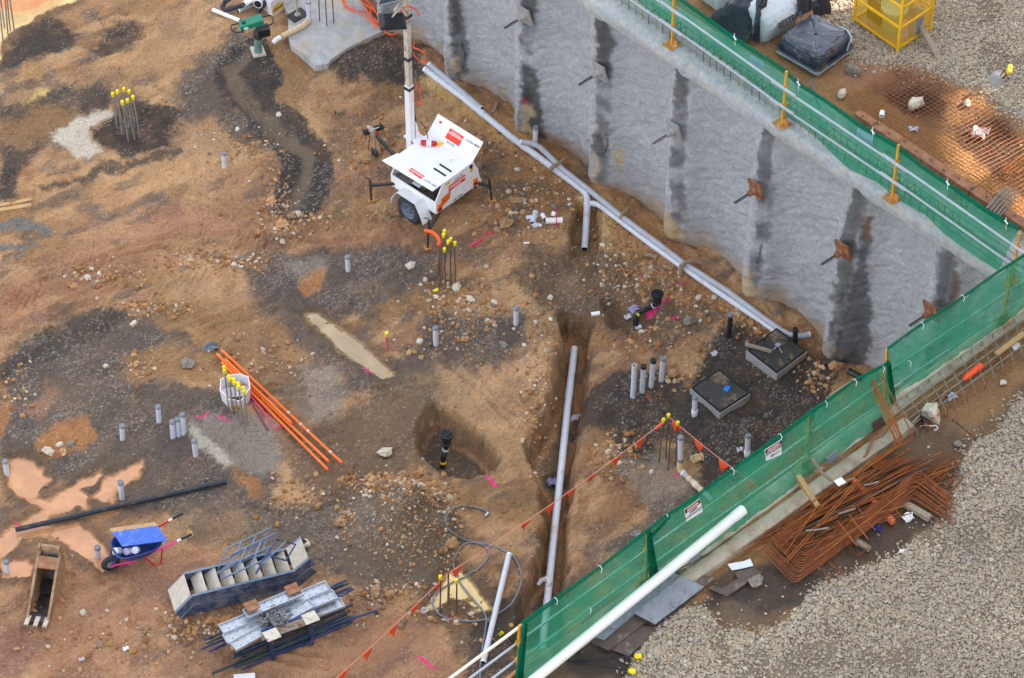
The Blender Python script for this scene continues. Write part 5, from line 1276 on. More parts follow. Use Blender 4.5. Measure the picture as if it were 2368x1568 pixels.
# ---- flags
def bunting(pts, flags, label, grp='orange flag lines'):
    th = thing('flag_line', label, 'bunting', pts[0], grp)
    w = []
    for i in range(len(pts)-1):
        for k in range(8):
            x = k/8; w.append(pts[i].lerp(pts[i+1], x)-Z*.10*math.sin(math.pi*x)*min(1, (pts[i+1]-pts[i]).length/4))
    w.append(pts[-1]); MB().tube(w, .010, 5).build('string', M['string'], th)
    for px in flags:
        # nearest place on the string to the sight line of the flag
        best = min(range(len(w)*10-10), key=lambda k: (lambda p: (Qn(p.x, p.y, p.z)[0]-px[0])**2+(Qn(p.x, p.y, p.z)[1]-px[1])**2)(w[k//10].lerp(w[k//10+1], (k % 10)/10)))
        p = w[best//10].lerp(w[best//10+1], (best % 10)/10); d = (w[best//10+1]-w[best//10]).normalized()
        wv = d.cross(Z).normalized()*R.uniform(-.05, .05)
        tip = p-Z*.29+wv+d*R.uniform(-.06, .03)
        a, c_ = p-d*.13, p+d*.13; nn = d.cross(Z).normalized()
        def fl(x, y): return (a.lerp(c_, x)).lerp(tip, y*.999)+nn*.02*math.sin(y*3+x*2)
        MB().grid(fl, 4, 5, .004).build('flag', M['flag'], th)
eb = G(*t(2,2,1352,1130)); e1 = lift(eb, t(2,2,1392,760)); e2 = lift(G(*t(2,2,1415,1082)), t(2,2,1443,708))
db = G(*t(1,3,1770,880)); dt = lift(db, t(1,3,1775,600))
bunting([P(640,1685,.9), dt, e1], ((795,1555),(853,1505),(908,1452),(961,1400),(1011,1348),(1052,1313),(1215,1205),(1271,1169),(1320,1134),(1373,1096),(1427,1056),(1479,1018)), 'long orange flag line crossing the trench from the bars to the bottom edge')
MB_ = MB().tube([e1-V((.16, .12, .07)), e1], .03, 8).build('orange_grip', M['flag']); tag(MB_, 'orange plastic tube tied to the capped bar at the flag line end', 'plastic tube')
bunting([e2, P(1740,1116,.8), P(1850,1190,.6)], ((1563,983),(1613,1023),(1674,1066),(1738,1108)), 'short orange flag line running from the bars under the green screen')
# ---- floor drains
def drain(gpx, base, label, dz, mid, r=.142):
    b = G(*base); g = P(*gpx, b.z+dz)
    th = thing('floor_drain', label, 'floor drain', b, 'black floor drains on risers')
    MB().lathe(g, Z, [(.001, -.01), (r*.86, -.01), (r*.86, .0), (r, .0), (r, -.05), (r*.8, -.07), (r*.74, -.17), (r*.62, -.19), (r*.62, -.24), (r*.74, -.25), (r*.74, -.28), (r*.5, -.30)], 24).build('body', M['blackp'], th)
    gm = MB()
    for k in range(12):
        a = k*math.pi/6; p = g+V((math.cos(a), math.sin(a), 0))*r*.2; q_ = g+V((math.cos(a), math.sin(a), 0))*r*.84; gm.bar(p, q_, .016, .012)
    for f in (.3, .55, .8): gm.tube([g+V((math.cos(a*math.pi/10), math.sin(a*math.pi/10), 0))*r*f for a in range(20)], .008, 4, close=True)
    gm.build('grate', M['black'], th)
    lo = g-Z*.28; pts = [lo]+[P(*q_, zq) for q_, zq in mid(b, g)]+[b-Z*.1]
    MB().tube(smooth(pts, 5), .056, 14).build('trap', M['blackp'], th)
    for k in (1, len(pts)-2):
        d = (pts[k]-pts[k-1]).normalized()
        MB().lathe(pts[k]-d*.05, d, [(.057, 0), (.066, .004), (.066, .05), (.057, .054)], 14).build('band', M['yellowcap' if k > 1 else 'lit'], th)
drain(t(1,2,1756,868), t(1,2,1720,1185), 'black round floor drain standing in the dug hole', .80, lambda b, g: [(t(1,2,1745,1020), b.z+.34), (t(1,2,1728,1075), b.z+.26), (t(1,2,1722,1140), b.z+.10)])
drain(t(2,1,1338,1138), t(2,1,1140,1432), 'black round floor drain ringed by pink paint marks below the wall pipes', .66, lambda b, g: [(t(2,1,1300,1255), b.z+.24), (t(2,1,1200,1300), b.z+.22), (t(2,1,1145,1335), b.z+.18)], r=.136)
# ---- pit covers
def cover(c4, zt, hh, label, extras):
    q_ = [P(*a, zt) for a in c4]                       # back, right, front, left
    c_ = sum(q_, V((0, 0, 0)))/4
    th = thing('pit_cover', label, 'pit cover', c_-Z*hh, 'concrete pits with black lids')
    big = [c_+(p-c_)*1.06 for p in q_]
    MB().prism([p-Z*(hh+.25) for p in big], Z*(hh+.21)).build('concrete_surround', M['conc'], th)
    fr = MB()
    for i in range(4):
        a, b = q_[i], q_[(i+1) % 4]; a2, b2 = c_+(a-c_)*.965, c_+(b-c_)*.965
        fr.prism([a-Z*.04, b-Z*.04, b2-Z*.04, a2-Z*.04], Z*.05)
    fr.build('steel_frame', M['black'], th)
    lid = MB().prism([c_+(p-c_)*.95-Z*.04 for p in q_], Z*.04).build('lid', M['coverlid'], th)
    for i in range(4):
        p = c_+(q_[i].lerp(q_[(i+1) % 4], .5)-c_)*.86; MB().cbox(p+Z*.002, (.05, 0, 0), (0, .05, 0), (0, 0, .008)).build('lift_slot', M['black'], lid)
    return th
cover([t(2,2,1905,275), t(2,2,2180,490), t(2,2,1915,660), t(2,2,1655,440)], .22, .2, 'nearer concrete pit with a black lid and a small blue plate on it', None)
cover([(1795,759), (1862,811), (1796,861), (1729,809)], .25, .24, 'farther concrete pit with a wet black lid at the end of the wall pipes', None)
o = MB().prism([P(*t(2,2,*a), .225) for a in ((1942,460),(1975,420),(2015,438),(1985,480))], Z*.012).build('blue_plate', M['bluecap']); tag(o, 'small bright blue plastic plate on the nearer pit lid', 'plastic plate')
th = thing('steel_bracket', 'small pale metal bracket lying on the farther pit lid', 'bracket', P(*t(3,2,85,65), .255))
c_ = P(*t(3,2,85,62), .26); MB().lathe(c_, Z, [(.001, .06), (.06, .06), (.06, .05), (.02, .0)], 10).build('head', M['galv'], th)
MB().bar(c_+Z*.02, P(*t(3,2,45,90), .255), .02, .015).bar(c_+Z*.02, P(*t(3,2,128,120), .255), .02, .015).build('arm', M['galv'], th)
# ================================================================ light tower trailer
O = P(1008, 496, .5)
A = V((math.cos(math.radians(137)), math.sin(math.radians(137)), 0)); B = V((-A.y, A.x, 0)); B = V((A.y, -A.x, 0))
Lt = lambda a, b, z: O+A*a+B*b+Z*(z-.5)
gz = gh(O.x, O.y)
tr = thing('light_tower_trailer', 'white lighting tower trailer with open engine covers and a tall mast', 'light tower', Lt(.6, .6, gz))
LEN, WID = 1.36, 1.34
prof = [(0, .5), (WID, .5), (WID, .95), (WID-.2, 1.25), (.25, 1.25), (0, .84)]
body = MB()
for a0 in (0, LEN-.03): body.prism([Lt(a0, b, z) for b, z in prof], A*.03)
body.obox(Lt(.03, .25, 1.225), A*(LEN-.06), B*(WID-.45), Z*.028)
body.obox(Lt(.03, .0, .5), A*(LEN-.06), B*.022, Z*.33).obox(Lt(.03, WID-.022, .5), A*(LEN-.06), B*.022, Z*.43)
body.obox(Lt(.03, .022, .5), A*(LEN-.06), B*(WID-.044), Z*.02)
bo = body.build('body', M['white'], tr)
en = MB().obox(Lt(.25, .2, .53), A*.75, B*.55, Z*.42).obox(Lt(.1, .06, .53), A*.3, B*.22, Z*.25).obox(Lt(.85, .06, .53), A*.35, B*.25, Z*.3)
en.lathe(Lt(1.15, .28, .86), B, [(.001, 0), (.13, 0), (.13, .3), (.001, .3)], 14); en.build('engine', M['engine'], tr)
MB().obox(Lt(.55, .05, .90), A*.22, B*.16, Z*.01).build('paper_sheet', M['paper'], tr)
MB().obox(Lt(.12, .04, .78), A*.32, B*.18, Z*.08).build('battery', M['darksteel'], tr)
pl = MB().prism([Lt(-.01, .25, 1.255), Lt(LEN+.02, .25, 1.255), Lt(LEN+.08, -.18, 1.29), Lt(-.03, -.12, 1.27)], Z*.018).build('side_cover', M['white'], tr)
U_ = (B*.36+Z*.36)
pr_ = [Lt(0, WID-.2, 1.255), Lt(LEN, WID-.2, 1.255)]
nR = A.cross(-U_).normalized()
pr = MB().prism([pr_[0]-A*.0, pr_[1], pr_[1]+U_, pr_[0]+U_], -nR*.02).build('side_cover', M['white'], tr)
def stk(o, x, y, w, h, m, par, n, name='sticker'): return MB().prism([o-x*w/2-y*h/2, o+x*w/2-y*h/2, o+x*w/2+y*h/2, o-x*w/2+y*h/2], n*.003).build(name, m, par)
un = U_.normalized()
c_ = pr_[0]+A*.70+U_*.52+nR*.002
stk(c_, A, un, .42, .24, M['red'], pr, nR); text('coateshire', c_-un*-.03+nR*.005, A, -un, .085, M['white'], pr); text('13 15 52', c_+un*.075+nR*.005, A, -un, .05, M['white'], pr)
text('S36104', c_-un*.17+nR*.004, A, -un, .06, M['pcap'], pr); text('6000 WATT', pr_[0]+A*.22+U_*.72+nR*.004, (A*.75-un*.0), -un, .055, M['black'], pr)
stk(pr_[0]+A*1.2+U_*.75+nR*.002, A, un, .07, .05, M['red'], pr, nR)
c_ = Lt(.62, .04, 1.29); stk(c_, A, B, .40, .12, M['red'], pl, Z); text('coateshire', c_+Z*.006, A, -B, .075, M['white'], pl)
text('6000 WATT', Lt(.18, .03, 1.289), A, -B, .05, M['pcap'], pl)
for bb in (.42, .60): MB().obox(Lt(.12, bb, 1.253), A*.36, B*.05, Z*.006).build('strap', M['black'], tr)
back = -A
c_ = Lt(0, .66, .98)+back*.003; stk(c_, B, Z, .52, .17, M['red'], bo, back); text('coateshire', c_+back*.005+Z*.025, B, Z, .085, M['white'], bo); text('13 15 52', c_+back*.005-Z*.05, B, Z, .045, M['white'], bo)
text('S36104', Lt(0, .72, 1.11)+back*.004, B, Z, .06, M['pcap'], bo)
MB().cbox(Lt(-.012, .66, .56), B*.36, back*.008, Z*.10).build('number_plate', M['white'], tr); text('VII 493', Lt(-.02, .66, .56), B, Z, .075, M['bluesteel'], tr, 'plate_lettering')
for i in range(4):
    lo_ = MB()
    lo_.cbox(Lt(-.006, .60+i*.09, .76), B*.05, back*.012, Z*.24); lo_.build('louvre', M['white'], tr)
MB().prism([Lt(-.01, .17, .62), Lt(-.01, .42, .70), Lt(-.01, .45, .90), Lt(-.01, .17, .84)], back*.004).build('orange_tag', M['indicator'], tr)
for bb in (.10, 1.22):
    lp_ = MB().cbox(Lt(-.02, bb, .70), B*.10, back*.04, Z*.075).build('tail_lamp', M['indicator'], tr); MB().cbox(Lt(-.02, bb, .60), B*.10, back*.04, Z*.08).build('red_lens', M['taillamp'], lp_)
stk(Lt(0, 1.12, 1.06)+back*.003, B, Z, .08, .12, M['yellowlab'], bo, back); stk(Lt(0, .38, 1.16)+back*.003, B, Z, .14, .07, M['yellowlab'], bo, back)
MB().lathe(Lt(-.004, 1.1, 1.17), back, [(.001, .012), (.05, .012), (.05, 0)], 12).build('reflector', M['black'], tr)
for b0, s in ((-.13, -1), (WID+.13, 1)):
    wc = Lt(.66, b0, gz+.33)
    wh = MB().lathe(wc-B*.09, B, [(.21, 0), (.30, .0), (.33, .03), (.335, .09), (.33, .15), (.30, .18), (.21, .18)], 28).build('wheel', M['tyre'], tr)
    MB().lathe(wc+B*s*.085, -B*s, [(.001, .05), (.05, .03), (.06, .05), (.13, .06), (.15, .03), (.19, .04), (.215, .0), (.215, .1)], 24).build('rim', M['rim'], wh)
    m = MB()
    for k in range(5):
        a = k*2*math.pi/5; m.lathe(wc+B*s*.045+A*.085*math.cos(a)+Z*.085*math.sin(a), B*s, [(.014, 0), (.014, .02), (.001, .02)], 8)
    m.build('wheel_nuts', M['darksteel'], wh)
    arc = [(-.50, -.08), (-.42, .12), (-.27, .385), (.27, .385), (.42, .16), (.48, -.05)]
    o_in, o_out = (.02, -.26) if s < 0 else (WID-.02, WID+.26)
    m = MB()
    for (x0, z0), (x1, z1) in zip(arc[:-1], arc[1:]):
        p0, p1 = Lt(.66+x0, o_in, gz+.33+z0), Lt(.66+x1, o_in, gz+.33+z1); off = B*(o_out-o_in)
        nn = (p1-p0).cross(off).normalized(); nn = nn if nn.z > 0 or abs(nn.z) < .2 else -nn
        m.prism([p0, p1, p1+off, p0+off], nn*.012)
    pts = [Lt(.66+x, o_out, gz+.33+z) for x, z in arc]+[Lt(.66+x*.9, o_out, gz+.33+z*.86-.015) for x, z in reversed(arc)]
    m.build('mudguard', M['white'], tr)
MB().bar(Lt(-.02, .1, .47), Lt(LEN+.05, .1, .47), .06, .06).bar(Lt(-.02, WID-.1, .47), Lt(LEN+.05, WID-.1, .47), .06, .06).bar(Lt(.66, -.1, gz+.33), Lt(.66, WID+.1, gz+.33), .05, .05).build('chassis', M['darksteel'], tr)
# drawbar, coupling, jockey wheel
tip = P(*t(1,0,1085,1225), .45)
db_ = MB().bar(Lt(LEN, .6, .46), tip, .07, .07).build('drawbar', M['darksteel'], tr)
MB().bar(tip, tip+(tip-Lt(LEN, .6, .46)).normalized()*.16, .1, .09).lathe(tip+(tip-Lt(LEN, .6, .46)).normalized()*.2-Z*.03, Z, [(.03, 0), (.05, .02), (.05, .08), (.02, .11)], 12).build('coupling', M['tooth'], db_)
MB().bar(tip+V((.04, -.03, .05)), tip+V((.11, -.07, .02)), .05, .05).build('brake_lever', M['redpaint'], db_)
jb = G(*t(1,0,1095,1440)); jt = lift(jb, t(1,0,1085,1190))
jk = MB().tube([jb+Z*.18, jt], .032, 10).tube([jt, jt+V((.12, .03, .02))], .012, 6).build('jockey_post', M['tooth'], tr)
MB().lathe(jb+Z*.12-V((.03, .02, 0)), V((.8, .55, 0)), [(.03, -.01), (.1, 0), (.125, .02), (.125, .05), (.1, .07), (.03, .08)], 18).build('jockey_wheel', M['darksteel'], jk)
ch = MB()
for a, b_ in (((1050,1235),(1035,1385)), ((1130,1280),(1165,1400))):
    ch.tube(smooth([P(*t(1,0,*a), .42), P(*t(1,0,(a[0]+b_[0])/2, a[1]+60), .25), P(*t(1,0,*b_), .06)], 4), .012, 5)
ch.build('safety_chain', M['rust'], db_)
# stabilisers
def stab(arm0, arm1, foot, top, par=tr):
    f = G(*foot); q_ = lift(f, top)
    s_ = MB().bar(arm0, arm1, .06, .06).build('stabiliser', M['darksteel'], par)
    MB().bar(f+Z*.03, q_, .05, .05, V((0, 1, 0))).tube([q_, q_+Z*.05, q_+V((-.10, .0, .09))], .012, 6).build('leg', M['darksteel'], s_)
    MB().cbox(f+Z*.015, (.15, .05, 0), (-.05, .15, 0), Z*.02).build('foot', M['fplate'], s_)
stab(Lt(LEN-.1, .03, .60), P(*t(1,1,1065,142), .55), t(1,1,1062,282), t(1,1,1050,100))
stab(Lt(.04, WID-.02, .52), P(*t(1,1,2145,150), .52), t(1,1,2172,280), t(1,1,2148,90))
stab(Lt(.0, .06, .45), P(*t(1,1,1597,540), .58), t(1,1,1582,720), t(1,1,1594,470))
# mast
mb_ = P(*t(1,0,1425,1290), 1.22)
mz = lambda z, dx=0, dy=0: V((mb_.x+dx, mb_.y+dy, z))
m1 = MB().obox(mz(.55)-A*.07-B*.07, A*.14, B*.14, Z*2.25).build('mast', M['white'], tr)
MB().obox(mz(1.22)-A*.16-B*.04, A*.34, B*.30, Z*.03).prism([mz(1.24)+B*.08-A*.1, mz(1.24)+B*.22-A*.1, mz(1.75)+B*.08-A*.1], A*.02).prism([mz(1.24)+B*.08+A*.08, mz(1.24)+B*.22+A*.08, mz(1.75)+B*.08+A*.08], A*.02).build('mast_foot', M['white'], m1)
MB().tube([mz(1.28)+B*.17, mz(2.35)+B*.09], .028, 8).tube([mz(1.28)+B*.17, mz(1.8)+B*.13], .042, 10).build('ram', M['black'], m1)
m2 = MB().obox(mz(2.6)-A*.058-B*.058, A*.116, B*.116, Z*2.2).build('mast', M['dirtywhite'], tr)
MB().obox(mz(3.9)-A*.045-B*.045, A*.09, B*.09, Z*2.3).build('mast', M['dirtywhite'], tr)
for z_ in (2.72, 3.55, 4.72): MB().cbox(mz(z_), A*.17, B*.17, Z*.07).build('mast_collar', M['darksteel'], m2)
MB().obox(mz(3.05)+B*.062+A*.03, A*.03, B*.03, Z*.75).obox(mz(4.3)+B*.062+A*.03, A*.03, B*.03, Z*.8).obox(mz(5.0)+B*.14+A*.03, A*.03, B*.03, Z*.5).build('cable_guide', M['white'], m2)
xb = mz(5.75); MB().bar(xb-V((.75, .1, 0)), xb+V((.75, .1, 0)), .05, .05).build('lamp_bar', M['white'], tr)
def lamp(c_, n, u, w=.52, h=.36):
    n = V(n).normalized(); u = V(u); u = (u-n*u.dot(n)).normalized(); v_ = n.cross(u)
    ho = MB().add([c_-u*w/2-v_*h/2, c_+u*w/2-v_*h/2, c_+u*w/2+v_*h/2, c_-u*w/2+v_*h/2, c_-u*w*.36-v_*h*.32-n*.16, c_+u*w*.36-v_*h*.32-n*.16, c_+u*w*.36+v_*h*.32-n*.16, c_-u*w*.36+v_*h*.32-n*.16],
             [(0, 1, 2, 3), (7, 6, 5, 4), (0, 4, 5, 1), (1, 5, 6, 2), (2, 6, 7, 3), (3, 7, 4, 0)])
    for k in range(7): ho.cbox(c_-n*.17+u*w*.1*(k-3), u*.008, v_*h*.62, n*.05)
    ho = ho.build('floodlight', M['lampblack'], tr, smooth=False)
    MB().cbox(c_+n*.006, u*w*.9, v_*h*.86, n*.01).build('glass', M['galv'], ho)
    return ho
l1 = P(*t(1,0,1255,205), 4.9); lamp(l1+V((0, .12, -.08)), (-.2, .45, -.75), (1, .22, -.12), .58, .38)
MB().bar(l1+V((.0, .05, .1)), P(*t(1,0,1330,70), 5.3), .04, .03).bar(P(*t(1,0,1330,70), 5.3), P(*t(1,0,1385,150), 5.0), .05, .03).bar(P(*t(1,0,1280,95), 5.2), P(*t(1,0,1330,20), 5.5), .06, .05).build('lamp_arm', M['dirtywhite'], tr)
l2 = P(*t(1,0,1262,15), 5.5); lamp(l2, (.2, -.5, -.6), (1, -.2, .1), .5, .42)
l3 = P(*t(1,0,1545,-70), 5.7); lamp(l3, (.4, -.3, -.7), (1, .2, 0), .5, .42); l4 = P(*t(1,0,1440,-30), 5.8); lamp(l4+V((-.1, .2, .1)), (-.1, .7, -.5), (1, 0, 0), .5, .4)
for pts in ([((1447,440),3.6),((1500,460),3.6),((1555,500),3.45),((1565,570),3.2),((1530,580),3.2),((1480,540),3.35),((1450,490),3.5)], [((1452,830),2.6),((1465,900),2.35),((1490,965),2.1),((1515,960),2.1),((1518,880),2.4),((1490,800),2.65),((1472,755),2.8)],
            [((1400,100),5.0),((1345,130),4.9),((1340,90),5.1),((1390,60),5.2),((1450,75),5.1),((1490,110),5.0),((1495,145),4.9)], [((1462,1010),1.95),((1466,1100),1.7),((1490,1190),1.5),((1540,1225),1.3)], [((1455,390),3.8),((1448,440),3.6)]):
    MB().tube(smooth([P(*t(1,0,*a), z_) for a, z_ in pts], 5), .016, 7).build('coiled_cable', M['ocable'], tr)
kb2 = MB()
for pts in ([((1440,1180),1.55),((1420,1270),1.3),((1445,1330),1.24)], [((1510,1120),1.7),((1560,1180),1.5),((1585,1280),1.25)]): kb2.tube(smooth([P(*t(1,0,*a), z_) for a, z_ in pts], 4), .01, 6)
kb2.build('thin_cable', M['black'], tr)
fa, fb = Lt(1.22, .80, 1.32), Lt(.98, .98, 1.32)
fe = thing('fire_extinguisher', 'red fire extinguisher lying on the trailer roof', 'fire extinguisher', fa)
d = (fb-fa).normalized(); MB().lathe(fa, d, [(.001, 0), (.05, .005), (.062, .03), (.062, .30), (.045, .35), (.02, .37)], 16).build('cylinder', M['redpaint'], fe)
MB().lathe(fa+d*.13, d, [(.0625, 0), (.064, .001), (.064, .11), (.0625, .111)], 16).build('label_band', M['paper'], fe); MB().cbox(fa+d*.41, d*.1, B*.05, Z*.06).tube([fa+d*.42, fa+d*.5+Z*.03], .015, 6).build('valve', M['yellowlab'], fe)

# ================================================================ trench rammer
rb_ = G(597, 122); rt = thing('trench_rammer', 'green and black trench rammer standing at the head of the dark track', 'rammer', rb_)
rx, ry = V((.95, .3, 0)), V((-.3, .95, 0))
MB().prism([rb_+rx*.15-ry*.17+Z*.0, rb_+rx*.15+ry*.2, rb_-rx*.15+ry*.2, rb_-rx*.15-ry*.17], Z*.05).build('foot', M['dirtywhite'], rt)
ax = V((.05, .1, 1)).normalized()
MB().lathe(rb_+Z*.05, ax, [(.10, 0), (.09, .08), (.075, .1)]+[(.075+.02*(k % 2), .1+.03*k) for k in range(9)]+[(.08, .38)], 16).build('bellows', M['bellow'], rt)
MB().lathe(rb_+Z*.05+ax*.36, ax, [(.001, 0), (.1, .0), (.11, .05), (.11, .2), (.08, .24), (.001, .24)], 14).build('crankcase', M['darksteel'], rt)
c_ = rb_+ax*.58; MB().cbox(c_+rx*.12, rx*.28, ry*.24, Z*.2).build('engine', M['black'], rt)
hd = MB(); 
hd.prism([c_-rx*.42-ry*.12+Z*.20, c_-rx*.42+ry*.12+Z*.20, c_+rx*.12+ry*.13+Z*.28, c_+rx*.12-ry*.13+Z*.28], Z*.13); hd.build('tank', M['greenm'], rt)
MB().lathe(c_-rx*.32+Z*.33, Z, [(.05, 0), (.05, .04), (.001, .045)], 12).build('filler_cap', M['black'], rt)
MB().tube(smooth([c_-rx*.35-ry*.14+Z*.2, c_-rx*.58-ry*.14+Z*.24, c_-rx*.60+ry*.12+Z*.24, c_-rx*.3+ry*.16+Z*.22, c_+rx*.3+ry*.16+Z*.28, c_+rx*.36+Z*.3, c_+rx*.3-ry*.16+Z*.28, c_+rx*.0-ry*.16+Z*.24], 4), .016, 7).build('handle', M['black'], rt)
MB().cbox(c_-rx*.3-ry*.125+Z*.27, rx*.1, ry*.01, Z*.07).build('label', M['paper'], rt)
# ================================================================ cartons marked KING
def carton(ring, h, label, lx, z0=None):
    pts = [G(*a) for a in ring] if z0 is None else [P(*a, z0) for a in ring]
    c_ = sum(pts, V((0, 0, 0)))/len(pts); zb = min(p.z for p in pts)
    pts = [V((p.x, p.y, zb)) for p in pts]
    th = thing('carton', label, 'carton', V((c_.x, c_.y, zb)), 'white printed cartons')
    m = MB(); n = len(pts); up_ = [c_+(p-c_)*1.12+Z*h*(1+R.uniform(-.07, .07)) for p in pts]; up_ = [V((p.x, p.y, zb+h*(1+R.uniform(-.08, .08)))) for p in up_]
    inn = [c_+(p-c_)*.93 for p in up_]; inn = [V((p.x, p.y, q_.z)) for p, q_ in zip(inn, up_)]
    fl_ = [V((p.x, p.y, zb+h*.45)) for p in inn]
    m.add(pts+up_+inn+fl_, [(i, (i+1) % n, n+(i+1) % n, n+i) for i in range(n)]+[(n+i, n+(i+1) % n, 2*n+(i+1) % n, 2*n+i) for i in range(n)]+[(2*n+i, 2*n+(i+1) % n, 3*n+(i+1) % n, 3*n+i) for i in range(n)])
    m.build('box', M['cardboard'], th, smooth=False)
    li = MB()
    def lf(x, y): return fl_[0].lerp(fl_[n//2-1], x).lerp(fl_[-1].lerp(fl_[n//2], x), y)+Z*(.12*h+.25*h*math.sin(x*9+y*5)*math.cos(y*11))*math.sin(math.pi*x)*math.sin(math.pi*y)
    li.grid(lf, 14, 10); li.build('plastic_liner', M['lit'], th, smooth=False)
    i, f0, f1 = lx
    a, b = pts[i].lerp(pts[(i+1) % n], f0), pts[i].lerp(pts[(i+1) % n], f1); xd = b-a; nn = xd.cross(Z).normalized()
    if nn.dot(CAM-a) < 0: nn = -nn; a, b = b, a; xd = -xd
    if xd.cross(Z).dot(nn) < 0: xd = -xd
    o_ = (a+b)/2+Z*h*.45+nn*(.03+.12*h*.2)
    y_ = Z+nn*.25; lb_ = MB().prism([o_-xd*.5-y_*h*.2, o_+xd*.5-y_*h*.2, o_+xd*.5+y_*h*.2, o_-xd*.5+y_*h*.2], nn*.004).build('label', M['yellowlab'], th)
    text('KING', o_+nn*.008, xd, y_, xd.length*.30, M['black'], lb_)
carton([t(0,2,2050,560), t(0,2,2130,650), t(0,2,2225,655), t(0,2,2305,560), t(0,2,2290,480), t(0,2,2215,425), t(0,2,2120,425), t(0,2,2055,470)], .42, 'white printed carton with a crumpled liner behind the double row of capped bars', (1, .05, .95))
carton([t(1,0,150,160), t(1,0,345,25), t(1,0,250,-60), t(1,0,40,60)], .5, 'white printed carton at the head of the pit among the old pipes', (0, .02, .48))
# ================================================================ wheelbarrow
O = G(258, 1317); E1 = P(410, 1222, .62); A = (E1-O); A.z = 0; A.normalize(); B = V((-A.y, A.x, 0))
W_ = lambda a, b, z: O+A*a+B*b+Z*z
wb = thing('wheelbarrow', 'blue wheelbarrow with pink handles and a board laid over its tray', 'wheelbarrow', O)
wl = MB().lathe(W_(.0, -.045, .19), B, [(.09, 0), (.16, 0), (.19, .02), (.195, .045), (.19, .07), (.16, .09), (.09, .09)], 22).build('wheel', M['tyre'], wb); MB().lathe(W_(0, -.04, .19), B, [(.001, 0), (.1, .0), (.1, .08), (.001, .08)], 16).build('hub', M['galv'], wl)
def ring(a0, a1, hw, z, n=20): 
    out = []
    for k in range(n):
        x = 2*math.pi*k/n; ca, sa = math.cos(x), math.sin(x); f = lambda c: math.copysign(abs(c)**.6, c)
        out.append(W_((a0+a1)/2+(a1-a0)/2*f(ca), hw*f(sa), z))
    return out
rs_ = [ring(.30, .80, .17, .26), ring(.22, .90, .24, .36), ring(.10, 1.02, .31, .52), ring(.06, 1.05, .335, .57), ring(.09, 1.02, .315, .57), ring(.24, .88, .22, .37), ring(.32, .78, .15, .285)]
m = MB(); n = 20
for r_ in rs_: m.v += r_
for j in range(len(rs_)-1):
    for k in range(n): m.f.append((j*n+k, j*n+(k+1) % n, (j+1)*n+(k+1) % n, (j+1)*n+k))
m.f.append(tuple(range(n-1, -1, -1))); m.f.append(tuple(range((len(rs_)-1)*n, len(rs_)*n)))
tray = m.build('tray', M['barrow'], wb)
for s in (-1, 1):
    h_ = MB().tube([W_(-.02, s*.07, .19), W_(.35, s*.16, .25), W_(1.0, s*.26, .50), W_(1.32, s*.28, .60)], .02, 8).build('handle', M['pink' if s < 0 else 'redpaint'], wb)
    MB().tube([W_(1.30, s*.28, .595), W_(1.38, s*.285, .62)], .024, 8).build('sleeve', M['pvcw'], h_); MB().tube([W_(1.38, s*.285, .62), W_(1.60, s*.29, .68)], .026, 8).build('grip', M['blackp'], h_)
    MB().tube([W_(.62, s*.20, .34), W_(.80, s*.22, .03), W_(.94, s*.22, .03), W_(1.0, s*.25, .48)], .016, 7).build('leg', M['redpaint'], wb)
    MB().tube([W_(.0, s*.07, .19), W_(.12, s*.16, .52)], .014, 6).build('brace', M['barrow'], wb)
text('PD', W_(.70, -.315, .42), A, Z*1-B*.5, .13, M['redpaint'], wb)
bq = [P(*t(0,3,*a), .66) for a in ((1010,192),(1430,132),(1545,302),(1130,358))]
bd = thing('board', 'blue painted board with a bare wood edge lying across the wheelbarrow', 'board', bq[0])
f0 = .2; MB().prism([bq[0], bq[1], bq[1].lerp(bq[2], f0), bq[0].lerp(bq[3], f0)], Z*.018).build('bare_edge', M['timber'], bd); MB().prism([bq[0].lerp(bq[3], f0), bq[1].lerp(bq[2], f0), bq[2], bq[3]], Z*.018).build('blue_face', M['boardblue'], bd)
for px, py, lab, m_ in ((1085,395,'white tin at the front of the wheelbarrow tray','pvcw'), (1185,398,'lilac tin in the middle of the wheelbarrow tray','lilac'), (1255,385,'pale tin at the right in the wheelbarrow tray','paper')):
    p = P(*t(0,3,px,py), .47); th = thing('paint_tin', lab, 'tin', p, 'tins in the wheelbarrow')
    ax_ = V((R.uniform(-.7, .7), -.5, .5)).normalized(); MB().lathe(p, ax_, [(.001, -.08), (.07, -.08), (.073, -.07), (.07, .07), (.074, .08), (.06, .085), (.001, .08)], 16).build('can', M[m_], th); MB().lathe(p, ax_, [(.071, -.03), (.072, -.03), (.072, .04), (.071, .04)], 16).build('label', M['paper'], th)
